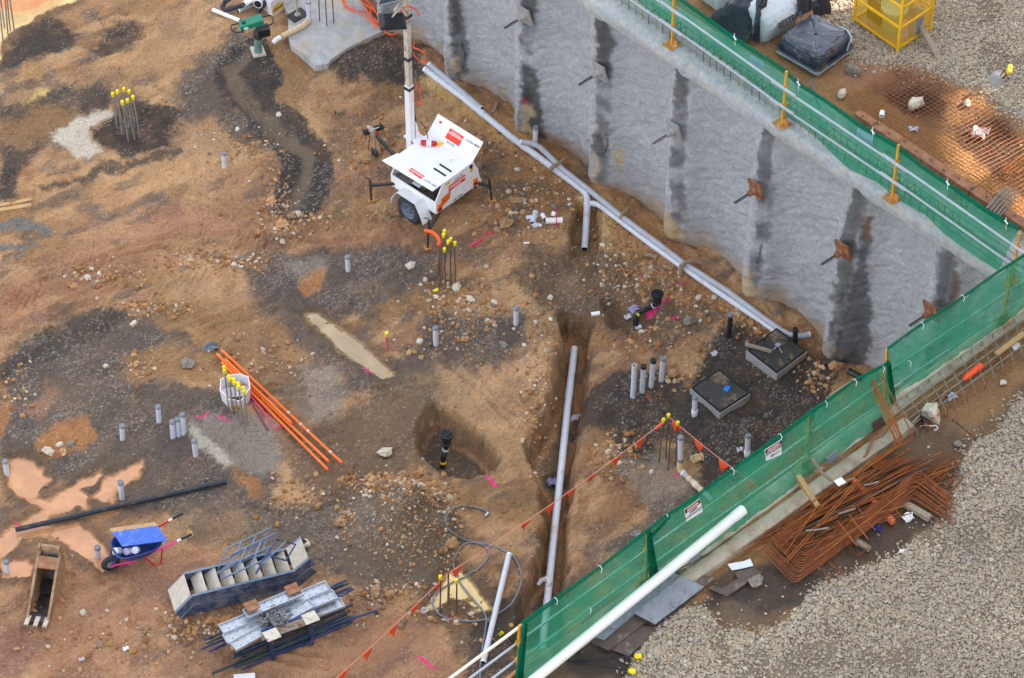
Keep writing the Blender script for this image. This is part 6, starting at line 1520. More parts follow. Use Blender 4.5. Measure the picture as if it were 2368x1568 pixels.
# ================================================================ digging bucket
O = P(*t(0,3,385,560), .0); O = G(*t(0,3,370,720)); A = V((-.16, -1, 0)).normalized(); B = V((-A.y, A.x, 0))
O = P(83, 1449, .08); 
K_ = lambda a, b, z: O-A*1.33+A*a+B*b+Z*(z*.84-.08)
bk = thing('digging_bucket', 'narrow worn digging bucket with three teeth lying mouth up', 'excavator bucket', K_(.5, 0, 0))
HW = .195
side = [(.02, .95), (.13, .90), (1.22, .12), (1.24, .05), (.95, .0), (.45, -.03), (.10, .06), (-.08, .30), (-.10, .60), (-.04, .85)]
for s in (-1, 1):
    sm_ = MB().prism([K_(a, s*HW-(.0 if s > 0 else .03), z) for a, z in side], B*.03).build('side_plate', M['bucket'], bk)
    MB().bar(K_(.14, s*HW*1.06, .90), K_(1.22, s*HW*1.06, .13), .05, .03).build('edge_strip', M['bucket'], bk)
    MB().prism([K_(-.06, s*HW*.97-.02, .80), K_(.10, s*HW*.97-.02, .86), K_(.09, s*HW*.97-.02, 1.12), K_(.0, s*HW*.97-.02, 1.16), K_(-.1, s*HW*.97-.02, 1.0)], B*.04).build('ear', M['bucket'], bk)
sh = [(.13, .90), (-.02, .85), (-.07, .58), (-.05, .30), (.12, .09), (.46, .0), (.95, .03), (1.22, .10)]
m = MB()
for (a0, z0), (a1, z1) in zip(sh[:-1], sh[1:]):
    p, q_ = K_(a0, -HW, z0), K_(a1, -HW, z1); nn = (q_-p).cross(B).normalized(); m.prism([p, q_, q_+B*2*HW, p+B*2*HW], nn*.02)
m.build('shell', M['bucketin'], bk)
MB().prism([K_(.14, -HW, .88), K_(.14, HW, .88), K_(.34, HW, .745), K_(.34, -HW, .745)], Z*.03).build('top_lip', M['rustplate'], bk)
for a, z in ((.0, 1.08), (-.01, .94)): MB().tube([K_(a, -HW*1.1, z), K_(a, HW*1.1, z)], .035, 12).build('pin', M['bucket'], bk)
MB().prism([K_(1.0, -HW, .075), K_(1.0, HW, .075), K_(1.24, HW, .11), K_(1.24, -HW, .11)], Z*.02).build('cutting_edge', M['darksteel'], bk)
for b_ in (-HW*.93, 0, HW*.93):
    MB().prism([K_(1.12, b_-.045, .10), K_(1.12, b_+.045, .10), K_(1.38, b_+.04, .13), K_(1.38, b_+.012, .13), K_(1.34, b_, .13), K_(1.38, b_-.012, .13), K_(1.38, b_-.04, .13)], Z*.055).build('tooth', M['tooth'], bk)
# ================================================================ steel stair flights
O = P(443.7, 1375.6, .62); Q1 = P(679.7, 1318, .62); A = (Q1-O).normalized(); B = V((-A.y, A.x, 0)); LS = (Q1-O).length
S_ = lambda a, b, z: O+A*a+B*b+Z*z
WS = .58
def flight(da, dz, label, treads=True):
    st_ = thing('stair_flight', label, 'stairs', S_(1, .3, -.62), 'steel stair flights stacked together')
    up_ = [(-.36, -.38), (0, 0), (LS, 0), (LS+.30, .24)]; th_ = .24
    lo_ = [(LS+.42, .06), (LS+.04, -th_), (.12, -th_), (-.24, -.38-.22)]
    for b_ in (0, WS):
        MB().prism([S_(a+da, b_-.012, z+dz) for a, z in up_+lo_], B*.024).build('stringer', M['stringer'], st_)
        if b_ == 0 or treads:
            for (a0, z0), (a1, z1) in zip(up_[:-1], up_[1:]): MB().bar(S_(a0+da, b_-.02, z0+dz+.004), S_(a1+da, b_-.02, z1+dz+.004), .05, .014).build('flange', M['bluegrey'], st_)
        if b_ == 0: MB().prism([S_(.12+da, -.05, dz-th_+.01), S_(LS+.04+da, -.05, dz-th_+.01), S_(LS+.04+da, -.012, dz-th_+.01), S_(.12+da, -.012, dz-th_+.01)], Z*.012).build('flange', M['stringer'], st_)
    if treads:
        def plate(a0, z0, a1, z1, nm='tread'): 
            p, q_ = S_(a0+da, .012, z0+dz), S_(a1+da, .012, z1+dz); nn = (q_-p).cross(B).normalized(); nn = nn if nn.z > 0 else -nn
            tr_ = MB().prism([p, q_, q_+B*(WS-.024), p+B*(WS-.024)], nn*.012).build(nm, M['tread'], st_)
            if nm == 'tread': MB().prism([p, p+B*(WS-.024), p+B*(WS-.024)-Z*.06, p-Z*.06], -A*.008).build('nosing', M['stringer'], tr_)
        plate(-.36, -.375, -.02, -.015, 'landing'); plate(LS+.0, .0, LS+.30, .235, 'landing')
        n = 7
        for i in range(n):
            a0 = .10+i*(LS-.1)/n; plate(a0, -.19, a0+.21, -.015)
flight(0, 0, 'dusty blue stair flight lying on top with its treads showing')
flight(.02, -.265, 'second blue stair flight under the upper one', False)
for i, (c4, lab) in enumerate(([[(501,1326),(524,1269),(626,1221),(606,1276)], 'grey blue guard frame farthest left on the stairs'], [[(510,1339),(532,1283),(641,1232),(618,1292)], 'grey blue guard frame in the middle on the stairs'], [[(592,1325),(637,1247),(683,1259),(661,1296),(620,1284)], 'blue guard frame with a bent end at the right on the stairs'])):
    z_ = .88+.05*i; q_ = [P(*a, z_) for a in c4]
    gf = thing('guard_frame', lab, 'guard frame', q_[0], 'guard rail frames lying on the stairs')
    MB().tube(q_, .021, 8, close=True).build('outer_tube', M['bluegrey' if i < 2 else 'bluesteel'], gf)
    for f in ((.33, .66) if i < 2 else (.5,)): MB().tube([q_[0].lerp(q_[-1], f), q_[1].lerp(q_[2], f)], .018, 8).build('mid_tube', M['bluegrey'], gf)
    for f in ((.5,) if i < 2 else ()): MB().tube([q_[0].lerp(q_[1], f), q_[3].lerp(q_[2], f)], .016, 8).build('cross_tube', M['bluegrey'], gf)
# ================================================================ scaffold stillage
A = (P(767, 1348, .6)-P(501, 1456, .6)).normalized(); B = V((-A.y, A.x, 0))
sf = thing('stillage', 'blue steel stillage rack holding scaffold tubes and planks', 'stillage', G(680, 1500))
fl1, fl2 = P(630, 1520, .05), P(722, 1486, .05)
for p in (fl1, fl2):
    MB().bar(p-Z*.05, p+Z*.62, .06, .06, A).build('leg', M['bluesteel'], sf); MB().bar(p+B*.75-Z*.05, p+B*.75+Z*.62, .06, .06, A).build('leg', M['bluesteel'], sf); MB().bar(p+Z*.12, p+B*.75+Z*.12, .05, .05).build('cross_bar', M['bluesteel'], sf)
MB().bar(fl1+Z*.06, fl2+Z*.06, .05, .05).build('bottom_rail', M['bluesteel'], sf)
q0, q1 = P(*t(1,3,45,1135), .76), P(*t(1,3,580,945), .76)
MB().prism([q0, q1, q1-Z*.27, q0-Z*.27], -B*.015).build('side_panel', M['dirtywhite'], sf); MB().bar(q0, q1, .03, .04).build('top_rail', M['barrow'], sf)
for px in ((145,1168), (500,1010)):
    p = P(*t(1,3,*px), .80); MB().prism([p-A*.14-B*.13, p+A*.14-B*.13, p+A*.14+B*.13, p-A*.14+B*.13], Z*.008).build('post_cap', M['dirtywhite'], sf)
for px, z_ in ((t(1,3,335,745), .86), (t(0,3,2322,900), .9)):
    p = P(*px, z_); o = MB().prism([p-A*.13-B*.12, p+A*.13-B*.12, p+A*.13+B*.12, p-A*.13+B*.12], Z*.01).build('steel_plate', M['rustplate']); tag(o, 'square rusty plate lying on the %s of the scaffold planks' % ('far end' if z_ < .88 else 'near left end'), 'steel plate', 'small steel plates on the scaffold planks')
def plank(a, b, z_, label, w=.225):
    p, q_ = P(*a, z_), P(*b, z_); d = (q_-p).normalized(); bb = V((-d.y, d.x, 0)).normalized()
    pk_ = thing('scaffold_plank', label, 'scaffold plank', p, 'galvanised scaffold planks on the stillage')
    MB().obox(p-bb*w/2, q_-p, bb*w, Z*.012).build('deck', M['galv'], pk_)
    for s in (-1, 1): MB().bar(p+bb*s*(w/2)+Z*.018, q_+bb*s*(w/2)+Z*.018, .016, .06).build('lip', M['galv'], pk_)
    for e in (p, q_): MB().bar(e-bb*w/2+Z*.02, e+bb*w/2+Z*.02, .014, .055).build('end_lip', M['galv'], pk_)
    m = MB(); L = (q_-p).length; k = int(L/.14)
    for i in range(1, k):
        for s in (-.06, .06): m.lathe(p+d*(i*L/k)+bb*(s+.02*(i % 2))+Z*.0125, Z, [(.012, 0), (.012, .002), (.001, .002)], 6)
    m.build('hole', M['black'], pk_)['kind'] = 'stuff'
plank(t(0,3,2265,985), t(1,3,412,770), .80, 'upper galvanised plank across the back of the stack')
plank(t(0,3,2040,1125), t(1,3,660,720), .66, 'long plank whose far end sticks out beside the blue tubes')
plank(t(0,3,2075,1215), t(1,3,725,800), .64, 'perforated plank in the middle of the stack')
plank(t(0,3,2150,1285), t(1,3,510,880), .68, 'front plank running under the heap of couplers')
plank(t(1,3,300,1060), t(1,3,795,875), .54, 'lowest plank at the far right of the stack')
ps = []
for i in range(150): ps.append(P(*t(1,3, 175+R.gauss(0, 55), 1020+R.gauss(0, 34)), .74+R.uniform(0, .09)))
m = MB()
for p in ps:
    d = V((R.uniform(-1, 1), R.uniform(-1, 1), R.uniform(-.4, .6))).normalized(); m.bar(p-d*.05, p+d*.05, .04, .03)
    if R.random() < .4: m.tube([p+V((.028*math.cos(a), .028*math.sin(a), .02)) for a in (0, 1.2, 2.4, 3.6, 4.8)], .009, 4)
o = m.build('scaffold_couplers', M['coupler'], smooth=False); tag(o, 'jumbled heap of grey couplers on the planks', 'couplers', kind='stuff')
tubes = [(t(0,3,1885,1215), t(1,3,833,664), .46, 'bluesteel'), (t(0,3,1895,1250), t(1,3,850,692), .46, 'greentube'), (t(0,3,1855,1300), t(1,3,876,728), .40, 'bluesteel'), (t(0,3,1930,1320), t(1,3,902,742), .40, 'bluesteel'), (t(0,3,1960,1185), t(1,3,800,700), .5, 'greentube'), (t(0,3,1990,1285), t(1,3,850,780), .42, 'bluesteel')]
for i in range(13): tubes.append((t(0,3,2150+R.uniform(0,90), 1330+i*13), t(1,3,800+R.uniform(0,90), 880+i*14), .42-.028*i, R.choice(['greentube', 'bluesteel', 'greentube', 'darksteel'])))
tubes.append((t(0,3,1955,1525), t(1,3,905,1000), .10, 'greentube')); tubes.append((t(1,3,640,1100), t(1,3,1105,945), .2, 'bluesteel'))
words = ['farthest back', 'second from the back', 'third from the back', 'fourth from the back', 'fifth from the back', 'sixth from the back']
for i, (a, b, z_, mm) in enumerate(tubes):
    p, q_ = P(*a, z_), P(*b, z_); col_ = 'green' if mm == 'greentube' else ('blue' if mm == 'bluesteel' else 'dark')
    if i < 6: lab = '%s scaffold tube %s, under the galvanised planks' % (col_, words[i])
    elif i < 19: lab = 'scaffold tube in the packed lower bundle of the stillage'
    else: lab = 'long green tube lying on the soil in front of the stillage' if i == 19 else 'blue tube with a hooked end poking out at the right of the stillage'
    th = thing('scaffold_tube', lab, 'scaffold tube', p, 'packed scaffold tubes in the stillage' if 6 <= i < 19 else 'scaffold tubes around the stillage')
    d = (q_-p).normalized(); MB().tube([p, q_], .024, 9).build('barrel', M[mm], th); MB().lathe(p-d*.001, -d, [(.018, .004), (.001, .004)], 8).build('bore', M['black'], th)
    if i % 3 == 0: MB().lathe(p+d*.1, d, [(.024, 0), (.034, .005), (.034, .05), (.024, .055)], 9).build('coupler_ring', M['darksteel'], th)
    if i == 20: MB().bar(q_, q_-Z*.1+d*.02, .04, .04).build('hook', M['bluesteel'], th)
# ================================================================ street side: boards, bars, heap
def sheet(poly, zh, thick, label, m, name='plywood_sheet', cat='plywood sheet', grp=None, tilt=None):
    pts = [P(*a, H+zh) for a in poly]
    o = MB().prism([p-Z*thick for p in pts], Z*thick).build(name, M[m], smooth=False); return tag(o, label, cat, grp)
q = lambda *a: [t(2, 3, *x) for x in a]
PG = 'formwork sheets stacked by the white pipe'
sheet(q((1765,730),(1075,1365),(908,1300),(1130,1090),(1330,1085),(1650,760)), .045, .018, 'brown plywood sheet at the bottom of the stack, nearest the gravel', 'ply', grp=PG)
sheet(q((1128,985),(1250,1035),(892,1312),(702,1222)), .075, .018, 'brown plywood sheet with a pale worn edge, nearest the pipe end', 'ply', grp=PG)
sheet(q((1485,585),(1590,555),(1862,645),(1768,725),(1560,630)), .10, .018, 'dark brown sheet poking out at the far end of the stack', 'ply', grp=PG)
sheet(q((880,1080),(1135,970),(845,1212),(740,1178)), .10, .018, 'small bluish worn sheet at the near end of the stack', 'plyworn', grp=PG)
sheet(q((1480,590),(1552,628),(935,1112),(865,1078)), .125, .018, 'long narrow worn sheet tight against the white pipe', 'plyworn', grp=PG)
sheet(q((1562,622),(1770,722),(1317,1068),(1115,962)), .155, .018, 'pale blue grey worn sheet on top of the stack', 'plyworn', grp=PG)
sheet(q((1800,735),(1850,712),(1935,738),(2082,645),(2045,590),(2225,545),(2302,595),(1980,812)), .05, .02, 'torn brown board with a bitten edge beside the sheet stack', 'ply', 'torn_board', 'board')
sheet(q((1985,515),(2060,500),(2130,490),(2195,465),(2222,530),(2120,555),(2025,572)), .075, .006, 'creased pale blue paper on the torn board', 'paper', 'paper_sheet', 'paper')
o = MB().lathe(P(*t(2,3,1775,525), H+.05), (.5, .3, .6), [(.001, -.06), (.1, -.06), (.09, .02), (.06, .06), (.001, .06)], 10).build('yellow_scrap', M['yellowcap']); tag(o, 'crumpled yellow plastic scrap at the foot of the kerb', 'plastic scrap')
for k, (c4, lab) in enumerate(([[(945,770),(1045,703),(1077,772),(972,848)], 'dark square board leaning on the kerb next to the bent bars'], [[(528,1085),(635,1010),(657,1080),(557,1146)], 'pale square board standing on the kerb at mid screen'])):
    a = [P(*t(3,2,*p), H+z_) for p, z_ in zip(c4, (.32, .34, .08, .08))]
    o = MB().prism(a, V((.012, -.012, 0))).build('board_offcut', M['ply' if k == 0 else 'plyworn']); tag(o, lab, 'board', 'square boards along the kerb')
a = [P(*t(2,3,*p), H+z_) for p, z_ in zip(((1612,478),(1720,388),(1748,440),(1662,512)), (.3, .3, .07, .07))]
o = MB().prism(a, V((.012, -.012, 0))).build('board_offcut', M['plyworn']); tag(o, 'pale square board on the kerb right above the white pipe', 'board', 'square boards along the kerb')
def ubeam(p, q_, w, h, label, m, z0=.06, z1=None, name='timber_beam', cat='timber', grp='timbers around the rebar heap'):
    o = MB().bar(P(*p, H+z0+h/2), P(*q_, H+(z0 if z1 is None else z1)+h/2), w, h).build(name, M[m]); return tag(o, label, cat, grp)
ubeam(t(3,2,232,1195), t(3,2,460,1555), .10, .09, 'sawn timber resting across the kerb and under the rusty bars', 'timber', .16, .05)
ubeam(t(3,2,760,1275), t(3,3,1150,130), .09, .10, 'orange painted timber under the rebar heap', 'orangetimber', .03)
ubeam(t(3,2,1240,1500), t(3,3,1490,95), .11, .10, 'grey timber end sticking out of the heap at the gravel edge', 'timbergrey', .03)
ubeam(t(3,3,790,280), t(3,3,935,380), .08, .08, 'short pale timber end under the heap beside the wire ties', 'timbergrey', .03)
ubeam(t(3,2,2100,130), t(3,2,2361,-60), .10, .05, 'pale plank beside the reinforcement cage at the right edge', 'timber', .12)
ubeam(t(3,2,1545,640), t(3,2,1640,470), .06, .05, 'short rusty brown batten on the bare soil', 'rustplate', .03, grp=None)
# ---- bar helper at street level; every bar in view is a thing
GB = 'rusty bars of the heap'
def ubar(pts, zs_, label, m='rust', r=.011, grp=GB, name='rebar', sm=0):
    w = [P(*a, H+z_) for a, z_ in zip(pts, zs_)]
    if sm:
        out = [w[0]]
        for i in range(1, len(w)-1):
            a, b, c_ = w[i-1], w[i], w[i+1]; d = min(sm, (a-b).length*.45, (c_-b).length*.45)
            p, q_ = b+(a-b).normalized()*d, b+(c_-b).normalized()*d
            for k in range(6):
                x = k/5; out.append(p.lerp(b, x).lerp(b.lerp(q_, x), x))
        w = out+[w[-1]]
    if len(w) == 2: w = [w[0], w[0].lerp(w[1], .5)-Z*R.uniform(0, .015), w[1]]
    return tag(MB().tube(w, r, 6).build(name, M[m]), label, 'rebar', grp)
RT = random.Random(5)
LB = 'straight rusty bar in the long pile of the heap'
for i in range(46):
    f = i/45
    lx, ly = 1742+RT.uniform(-8, 60)+f*110, 1246-RT.uniform(0, 16)+f*18
    rx_, ry_ = 2095+RT.uniform(-30, 125)+f*20, 1040+RT.uniform(-5, 20)+f*52
    if i % 9 == 0: lx -= 60; ly += 30
    zz_ = .05+.22*math.sin(math.pi*min(1, f*1.1))*RT.uniform(.3, 1)
    ubar([(lx, ly), (rx_, ry_)], [zz_*.7, zz_], LB, RT.choice(['rust', 'rust', 'rustbright', 'rust', 'rebar']), RT.choice([.010, .011, .014]))
for i in range(5):
    ubar([(2120+8*i, 1122+16*i), (2215+RT.uniform(-12, 14), 1052+13*i+RT.uniform(-4, 4))], [.1, .12], 'thick ribbed bar end pointing at the gravel on the right of the heap', 'rust', .019, 'thick bar ends at the right of the heap')
for i in range(13):
    f = i/12
    p0 = t(3,3,-30+9*i+RT.uniform(-25, 25), 400-15*i); p1 = t(3,3,235+9*i+RT.uniform(-6, 6), 700-22*i+RT.uniform(-4, 4)); p2 = t(3,2,1315+6*i+RT.uniform(-10, 10), 1450-21*i+RT.uniform(-5, 5)); p3 = t(3,2,1700+RT.uniform(-40, 25), 1690-19*i)
    ubar([p0, p1, p2, p3], [.20, .08+.006*i, .18+.012*i, .10+.006*i], 'long rusty bar bent at both ends in the front of the heap', 'rust', .013, 'rusty bars bent at both ends in the heap', sm=.12)
for i in range(9):
    p0 = t(3,2,930+6*i, 1120+10*i); p1 = t(3,2,1320-12*i, 1092+8*i); p2 = t(3,2,1130-16*i, 1180+8*i)
    ubar([p0, p1, p2], [.12+.012*i]*3, 'rusty hairpin bar at the back of the heap', 'rust', .010, 'hairpin bars at the back of the heap', sm=.08)
for i in range(10):
    p0 = t(3,3,10+22*i, 250-6*i); p1 = t(3,3,330+24*i, 440-16*i); p2 = t(3,3,560+26*i, 250-24*i)
    ubar([p0, p1, p2], [.2+.01*i, .16, .25], 'rusty bar bent once lying on the front of the heap', 'rust', .010, 'once bent bars on the front of the heap', sm=.1)
for i in range(16):
    a0 = RT.uniform(-.75, -.25); cx_, cy_ = RT.uniform(1850, 2130), RT.uniform(1090, 1290); cy_ = min(cy_, 1300-(cx_-1850)*.62); L_ = RT.uniform(60, 170)
    ubar([(cx_-math.cos(a0)*L_, cy_-math.sin(a0)*L_), (cx_+math.cos(a0)*L_, cy_+math.sin(a0)*L_)] if i % 4 else [(cx_-20, cy_-30), (cx_+25, cy_+28)], [.30, .38], 'loose rusty bar crossing over the top of the heap', RT.choice(['rust', 'rustbright']), .010, 'loose bars crossing over the heap')
# upright leaning bars
for i, (p0, p1, p2, z2) in enumerate((((220,1568),(1345,900),(1062,365),1.25), ((300,1540),(1245,955),(1028,330),1.3), ((340,1530),(1225,965),(958,362),1.25), ((380,1530),(1200,975),(948,372),1.2), ((420,1500),(1250,930),(975,368),1.22), ((300,1568),(1185,960),(918,388),1.2), ((480,1480),(1240,950),(1000,420),1.15))):
    ubar([t(3,2,*p0), t(3,2,*p1), t(3,2,*p2)], [.06+.02*i, .10+.02*i, z2], 'bright rusty bent bar leaning up against the near green screen', 'rustbright', .012, 'bent bars leaning on the near screen', sm=.14)
for p0, p1, m, lab in (((150,425),(480,-60),'rustbright','loose bright bar lying steeply across the front of the heap'), ((145,495),(880,-330),'rustbright','longest loose bright bar crossing the front of the heap'), ((170,500),(900,-320),'rustbright','loose bright bar right beside the longest one across the heap'), ((120,350),(1000,-500),'rustbright','thin bright bar crossing the heap toward the kerb')):
    ubar([t(3,3,*p0), t(3,3,*p1)], [.24, .42], lab, m, .010, None)
for p0, p1, lab in ((t(3,2,690,1305), t(3,2,795,1272), 'short grey bar offcut at the white tag'), (t(3,2,880,1340), t(3,2,1015,1308), 'grey bar offcut right of the orange timber'), (t(3,3,345,208), t(3,3,555,182), 'grey bar offcut lying on the front bars'), (t(3,3,650,50), t(3,3,800,5), 'thick grey ribbed bar offcut in the middle of the heap')):
    ubar([p0, p1], [.38, .38], lab, 'rebargrey', .016, None)
for p0, p1, lab in ((t(2,3,1790,605), t(3,2,560,1370), 'long bright bar along the kerb running down to the torn board'), (t(2,3,1830,612), t(3,2,640,1330), 'second long bright bar by the kerb beside the first'), (t(2,3,1490,585), t(3,2,-40,1700), 'thin brown bar lying along the foot of the kerb'), (t(3,2,240,1560), t(3,2,1060,770), 'thin dark rod lying along the top of the kerb'), (t(3,2,1950,292), t(3,2,2305,92), 'upper of two rusty bars beside the cage at right'), (t(3,2,1940,300), t(3,2,2240,105), 'lower of two rusty bars beside the cage at right'), (t(3,3,470,530), t(3,3,580,685), 'short bar end reaching the gravel below the heap'), (t(3,3,540,480), t(3,3,705,600), 'upper thin bar end pointing right below the heap'), (t(3,3,550,490), t(3,3,675,650), 'middle thin bar end pointing right below the heap'), (t(3,3,1440,20), t(3,3,1610,170), 'thin bar end at the right tip of the heap')):
    ubar([p0, p1], [.05, .12], lab, 'rust' if 'bright' not in lab else 'rustbright', .010, None)
th = thing('wire_ties', 'small bundle of square yellowish wire stirrups under the heap edge', 'stirrups', P(*t(3,3,820,370), H))
for i in range(5):
    c_ = P(*t(3,3,820+8*i-16, 365+R.uniform(-8, 8)), H+.03+.02*i); a = .4+.08*i
    ax_, ay_ = V((math.cos(a), math.sin(a), .1))*.13, V((-math.sin(a), math.cos(a), 0))*.13
    MB().tube([c_-ax_-ay_, c_+ax_-ay_, c_+ax_+ay_, c_-ax_+ay_], .006, 5, close=True).build('stirrup', M['rust'], th)
o = MB().cbox(P(*t(3,2,660,1308), H+.42), V((.14, .09, 0)), V((-.08, .12, 0)), Z*.012).build('paper_tag', M['pvcw']); tag(o, 'square white tag wired to the end of the bent brown pipe', 'tag')
bp = [((815,362),1.42),((760,395),1.40),((690,435),1.36),((600,500),1.32),((535,560),1.28),((490,620),1.2),((450,710),1.05),((410,790),.9),((375,860),.75),((350,930),.62),((352,990),.52),((380,1060),.42),((440,1150),.34),((520,1250),.32),((610,1302),.36),((690,1295),.40)]
o = MB().tube(smooth([P(*t(3,2,*a), H+z_) for a, z_ in bp], 4), .029, 9).build('bent_pipe', M['hessian']); tag(o, 'long muddy brown pipe curled over the near green screen', 'pipe')
o = MB().tube(smooth([P(*t(3,2,*a), H+z_) for a, z_ in (((1110,830),.12),((1050,880),.16),((970,910),.2),((930,990),.2),((900,1060),.16),((840,1120),.1),((790,1200),.05))], 4), .026, 8).build('bent_pipe', M['rustplate']); tag(o, 'thin crooked rusty pipe crossing the kerb beside the leaning bars', 'pipe')
o = MB().tube(smooth([U(*t(3,2,*a), .012) for a in ((1690,735),(1760,790),(1850,860),(1910,920),(1932,985))], 4), .009, 5).build('wire', M['darksteel']); tag(o, 'thin dark wire lying on the bare soil by the gravel', 'wire')
bx = thing('board_box', 'open corner of two dark boards standing next to the cream stone', 'board', P(*t(3,2,1390,780), H))
MB().prism([P(*t(3,2,1320,800), H), P(*t(3,2,1390,730), H), P(*t(3,2,1390,690), H+.2), P(*t(3,2,1320,760), H+.2)], V((.018, -.01, 0))).build('side_board', M['timbergrey'], bx)
MB().prism([P(*t(3,2,1392,730), H), P(*t(3,2,1485,790), H), P(*t(3,2,1485,745), H+.2), P(*t(3,2,1392,690), H+.2)], V((.01, .018, 0))).build('back_board', M['black'], bx)
o = MB().tube(smooth([P(*t(3,2,*a), H+.06) for a in ((1400,800),(1450,785),(1500,795),(1545,790),(1560,815),(1530,835))], 4), [.012]*20+[.02], 6).build('litter', M['lit']); tag(o, 'white curled plastic strip in front of the open board corner', 'litter')
def litter(px, r, label, m, z=None):
    p = P(*px, H+.03) if z is None else G(*px, .03)
    rs = random.Random(int(px[0]*3+px[1])); rr = [rs.uniform(.6, 1.4) for _ in range(9)]
    def fn(x, y): 
        a = x*6.283; k = int(x*8.99) % 9
        rad = r*y*(rr[k]*(1-(x*9) % 1)+rr[(k+1) % 9]*((x*9) % 1)) if x < 1 else r*y*rr[0]
        return p+V((math.cos(a)*rad, math.sin(a)*rad*.8, r*.5*math.sin(a*3+y*7+rr[1]*5)*y))
    o = MB().grid(fn, 18, 4, .004).build('litter', M[m], smooth=False); return tag(o, label, 'litter', 'scraps of litter')
for a in ((t(3,2,1690,517), .1, 'grey shiny scrap on the soil beside the rusty batten', 'pvc'), (t(3,3,1300,85), .12, 'white and dark scrap of plastic at the gravel edge by the grey timber', 'pvcw'), (t(3,3,1232,398), .06, 'tiny white scrap on the gravel edge', 'pvcw'), (t(3,3,1030,75), .14, 'crumpled blue wrapper between the bars and the orange timber', 'ply_ink'), (t(3,3,1000,185), .07, 'small blue scrap below the crumpled wrapper', 'ply_ink'),
          (t(3,2,2285,60), .09, 'white cup shaped scrap beside the plank at the right edge', 'pvcw'), (t(3,0,1955,1225), .2, 'torn white and grey plastic caught on the rusty mesh', 'lit'), (t(3,0,1345,1190), .09, 'blue white scrap lying on the rusty mesh', 'paper')): litter(*a)
for a in ((t(0,2,1930,75), .16, 'torn blue grey scrap of sheeting at the head of the orange conduits', 'hose'), (t(2,1,1120,1295), .13, 'crumpled pale wrapper beside the drain by the pipes', 'lilac'), (t(2,1,1065,1360), .09, 'white scrap on the lip below the drain by the pipes', 'lit'), (t(2,2,565,735), .13, 'white bag scrap in the deep trench', 'lit'), (t(2,2,382,1315), .13, 'crumpled lilac bag at the left side of the trench pipe', 'lilac'),
          (t(2,2,1710,1100), .14, 'pale strip of sheeting on the ground by the taped riser', 'tape'), (t(2,2,2100,1020), .09, 'white scrap by the collared stub at the screen', 'lit'), (t(2,2,1870,130), .08, 'grey white scrap on the dark soil left of the farther pit cover', 'lit'), (t(2,1,1170,1460), .07, 'small white and blue scrap at the base of the drain by the pipes', 'paper'),
          (t(0,3,1165,1300), .06, 'white scrap on the red soil below the digging bucket', 'pvcw'), (t(1,3,1555,955), .1, 'crushed pale bottle at the edge of the yellow puddle', 'lit'), (t(0,3,755,1400), .06, 'small grey scrap at the bottom left', 'lit'), (t(2,3,1140,245), .09, 'grey white scrap just outside the knot of the screen', 'conc')): litter(*a, z=0)
o = MB().prism([G(*t(0,3,*a), .03) for a in ((2155,1545),(2350,1528),(2361,1640),(2160,1650))], Z*.01).build('white_board', M['white']); tag(o, 'white board edge at the bottom below the stillage', 'board')
for p0, p1, lab in ((t(2,3,480,1412), t(2,3,1135,1366), 'black bar with a yellow cap pointing at the gravel, upper of the two'), (t(2,3,500,1400), t(2,3,1080,1498), 'black bar with a yellow cap at the bottom edge, lower of the two')):
    a, b = P(*p0, H+.05), P(*p1, H+.08); th = thing('capped_bar', lab, 'capped bar', b, 'black capped bars at the bottom')
    d = (b-a).normalized(); MB().tube([a, b], .016, 8).build('bar', M['black'], th); MB().lathe(b-d*.02, d, [(.03, 0), (.034, .02), (.05, .03), (.05, .11), (.042, .125), (.001, .125)], 14).build('cap', M['yellowcap'], th)
# ---- reinforcement cage at right along the near edge
cg = thing('reinforcement_cage', 'pale reinforcement cage lying along the near edge at the right', 'rebar cage', P(2200, 860, H))
lines = []
for k in range(6):
    a, b = (2062+9.5*k, 936+13*k), (2385+3*k, 708+17*k); lines.append((a, b))
    MB().tube([P(*a, H+.11), P(*b, H+.11)], .012, 6).build('long_bar', M['rebargrey' if k < 5 else 'rust'], cg)
for i in range(13):
    f = (i+.4)/13; a = P(*[x+(y-x)*f for x, y in zip(*lines[0])], H+.13); b = P(*[x+(y-x)*f for x, y in zip(*lines[5])], H+.13)
    d = (b-a).normalized(); MB().tube([a-Z*.12, a, b, b+d*.03-Z*.08, b-Z*.2], .009, 5).build('stirrup', M['rebargrey'], cg)
    if i % 2: MB().tube([b+d*.1-Z*.12, b+d*.1+Z*.03, b+d*.04+Z*.1, b-d*.03+Z*.06], .009, 5).build('hook_bar', M['rust'], cg)
hp_ = MB()
a, b = P(*t(3,2,1795,370), H+.08), P(*t(3,2,1960,235), H+.1); d = (b-a).normalized(); sd_ = d.cross(Z).normalized()
def half(x, y): return a.lerp(b, x)+(sd_*math.cos(y*math.pi)+Z*math.sin(y*math.pi))*.062*(1 if .1 < x else .7)
hp_.grid(half, 10, 8, .006); o = hp_.build('orange_pipe_shell', M['flag']); tag(o, 'broken half shell of orange pipe beside the right hand cage', 'pipe')
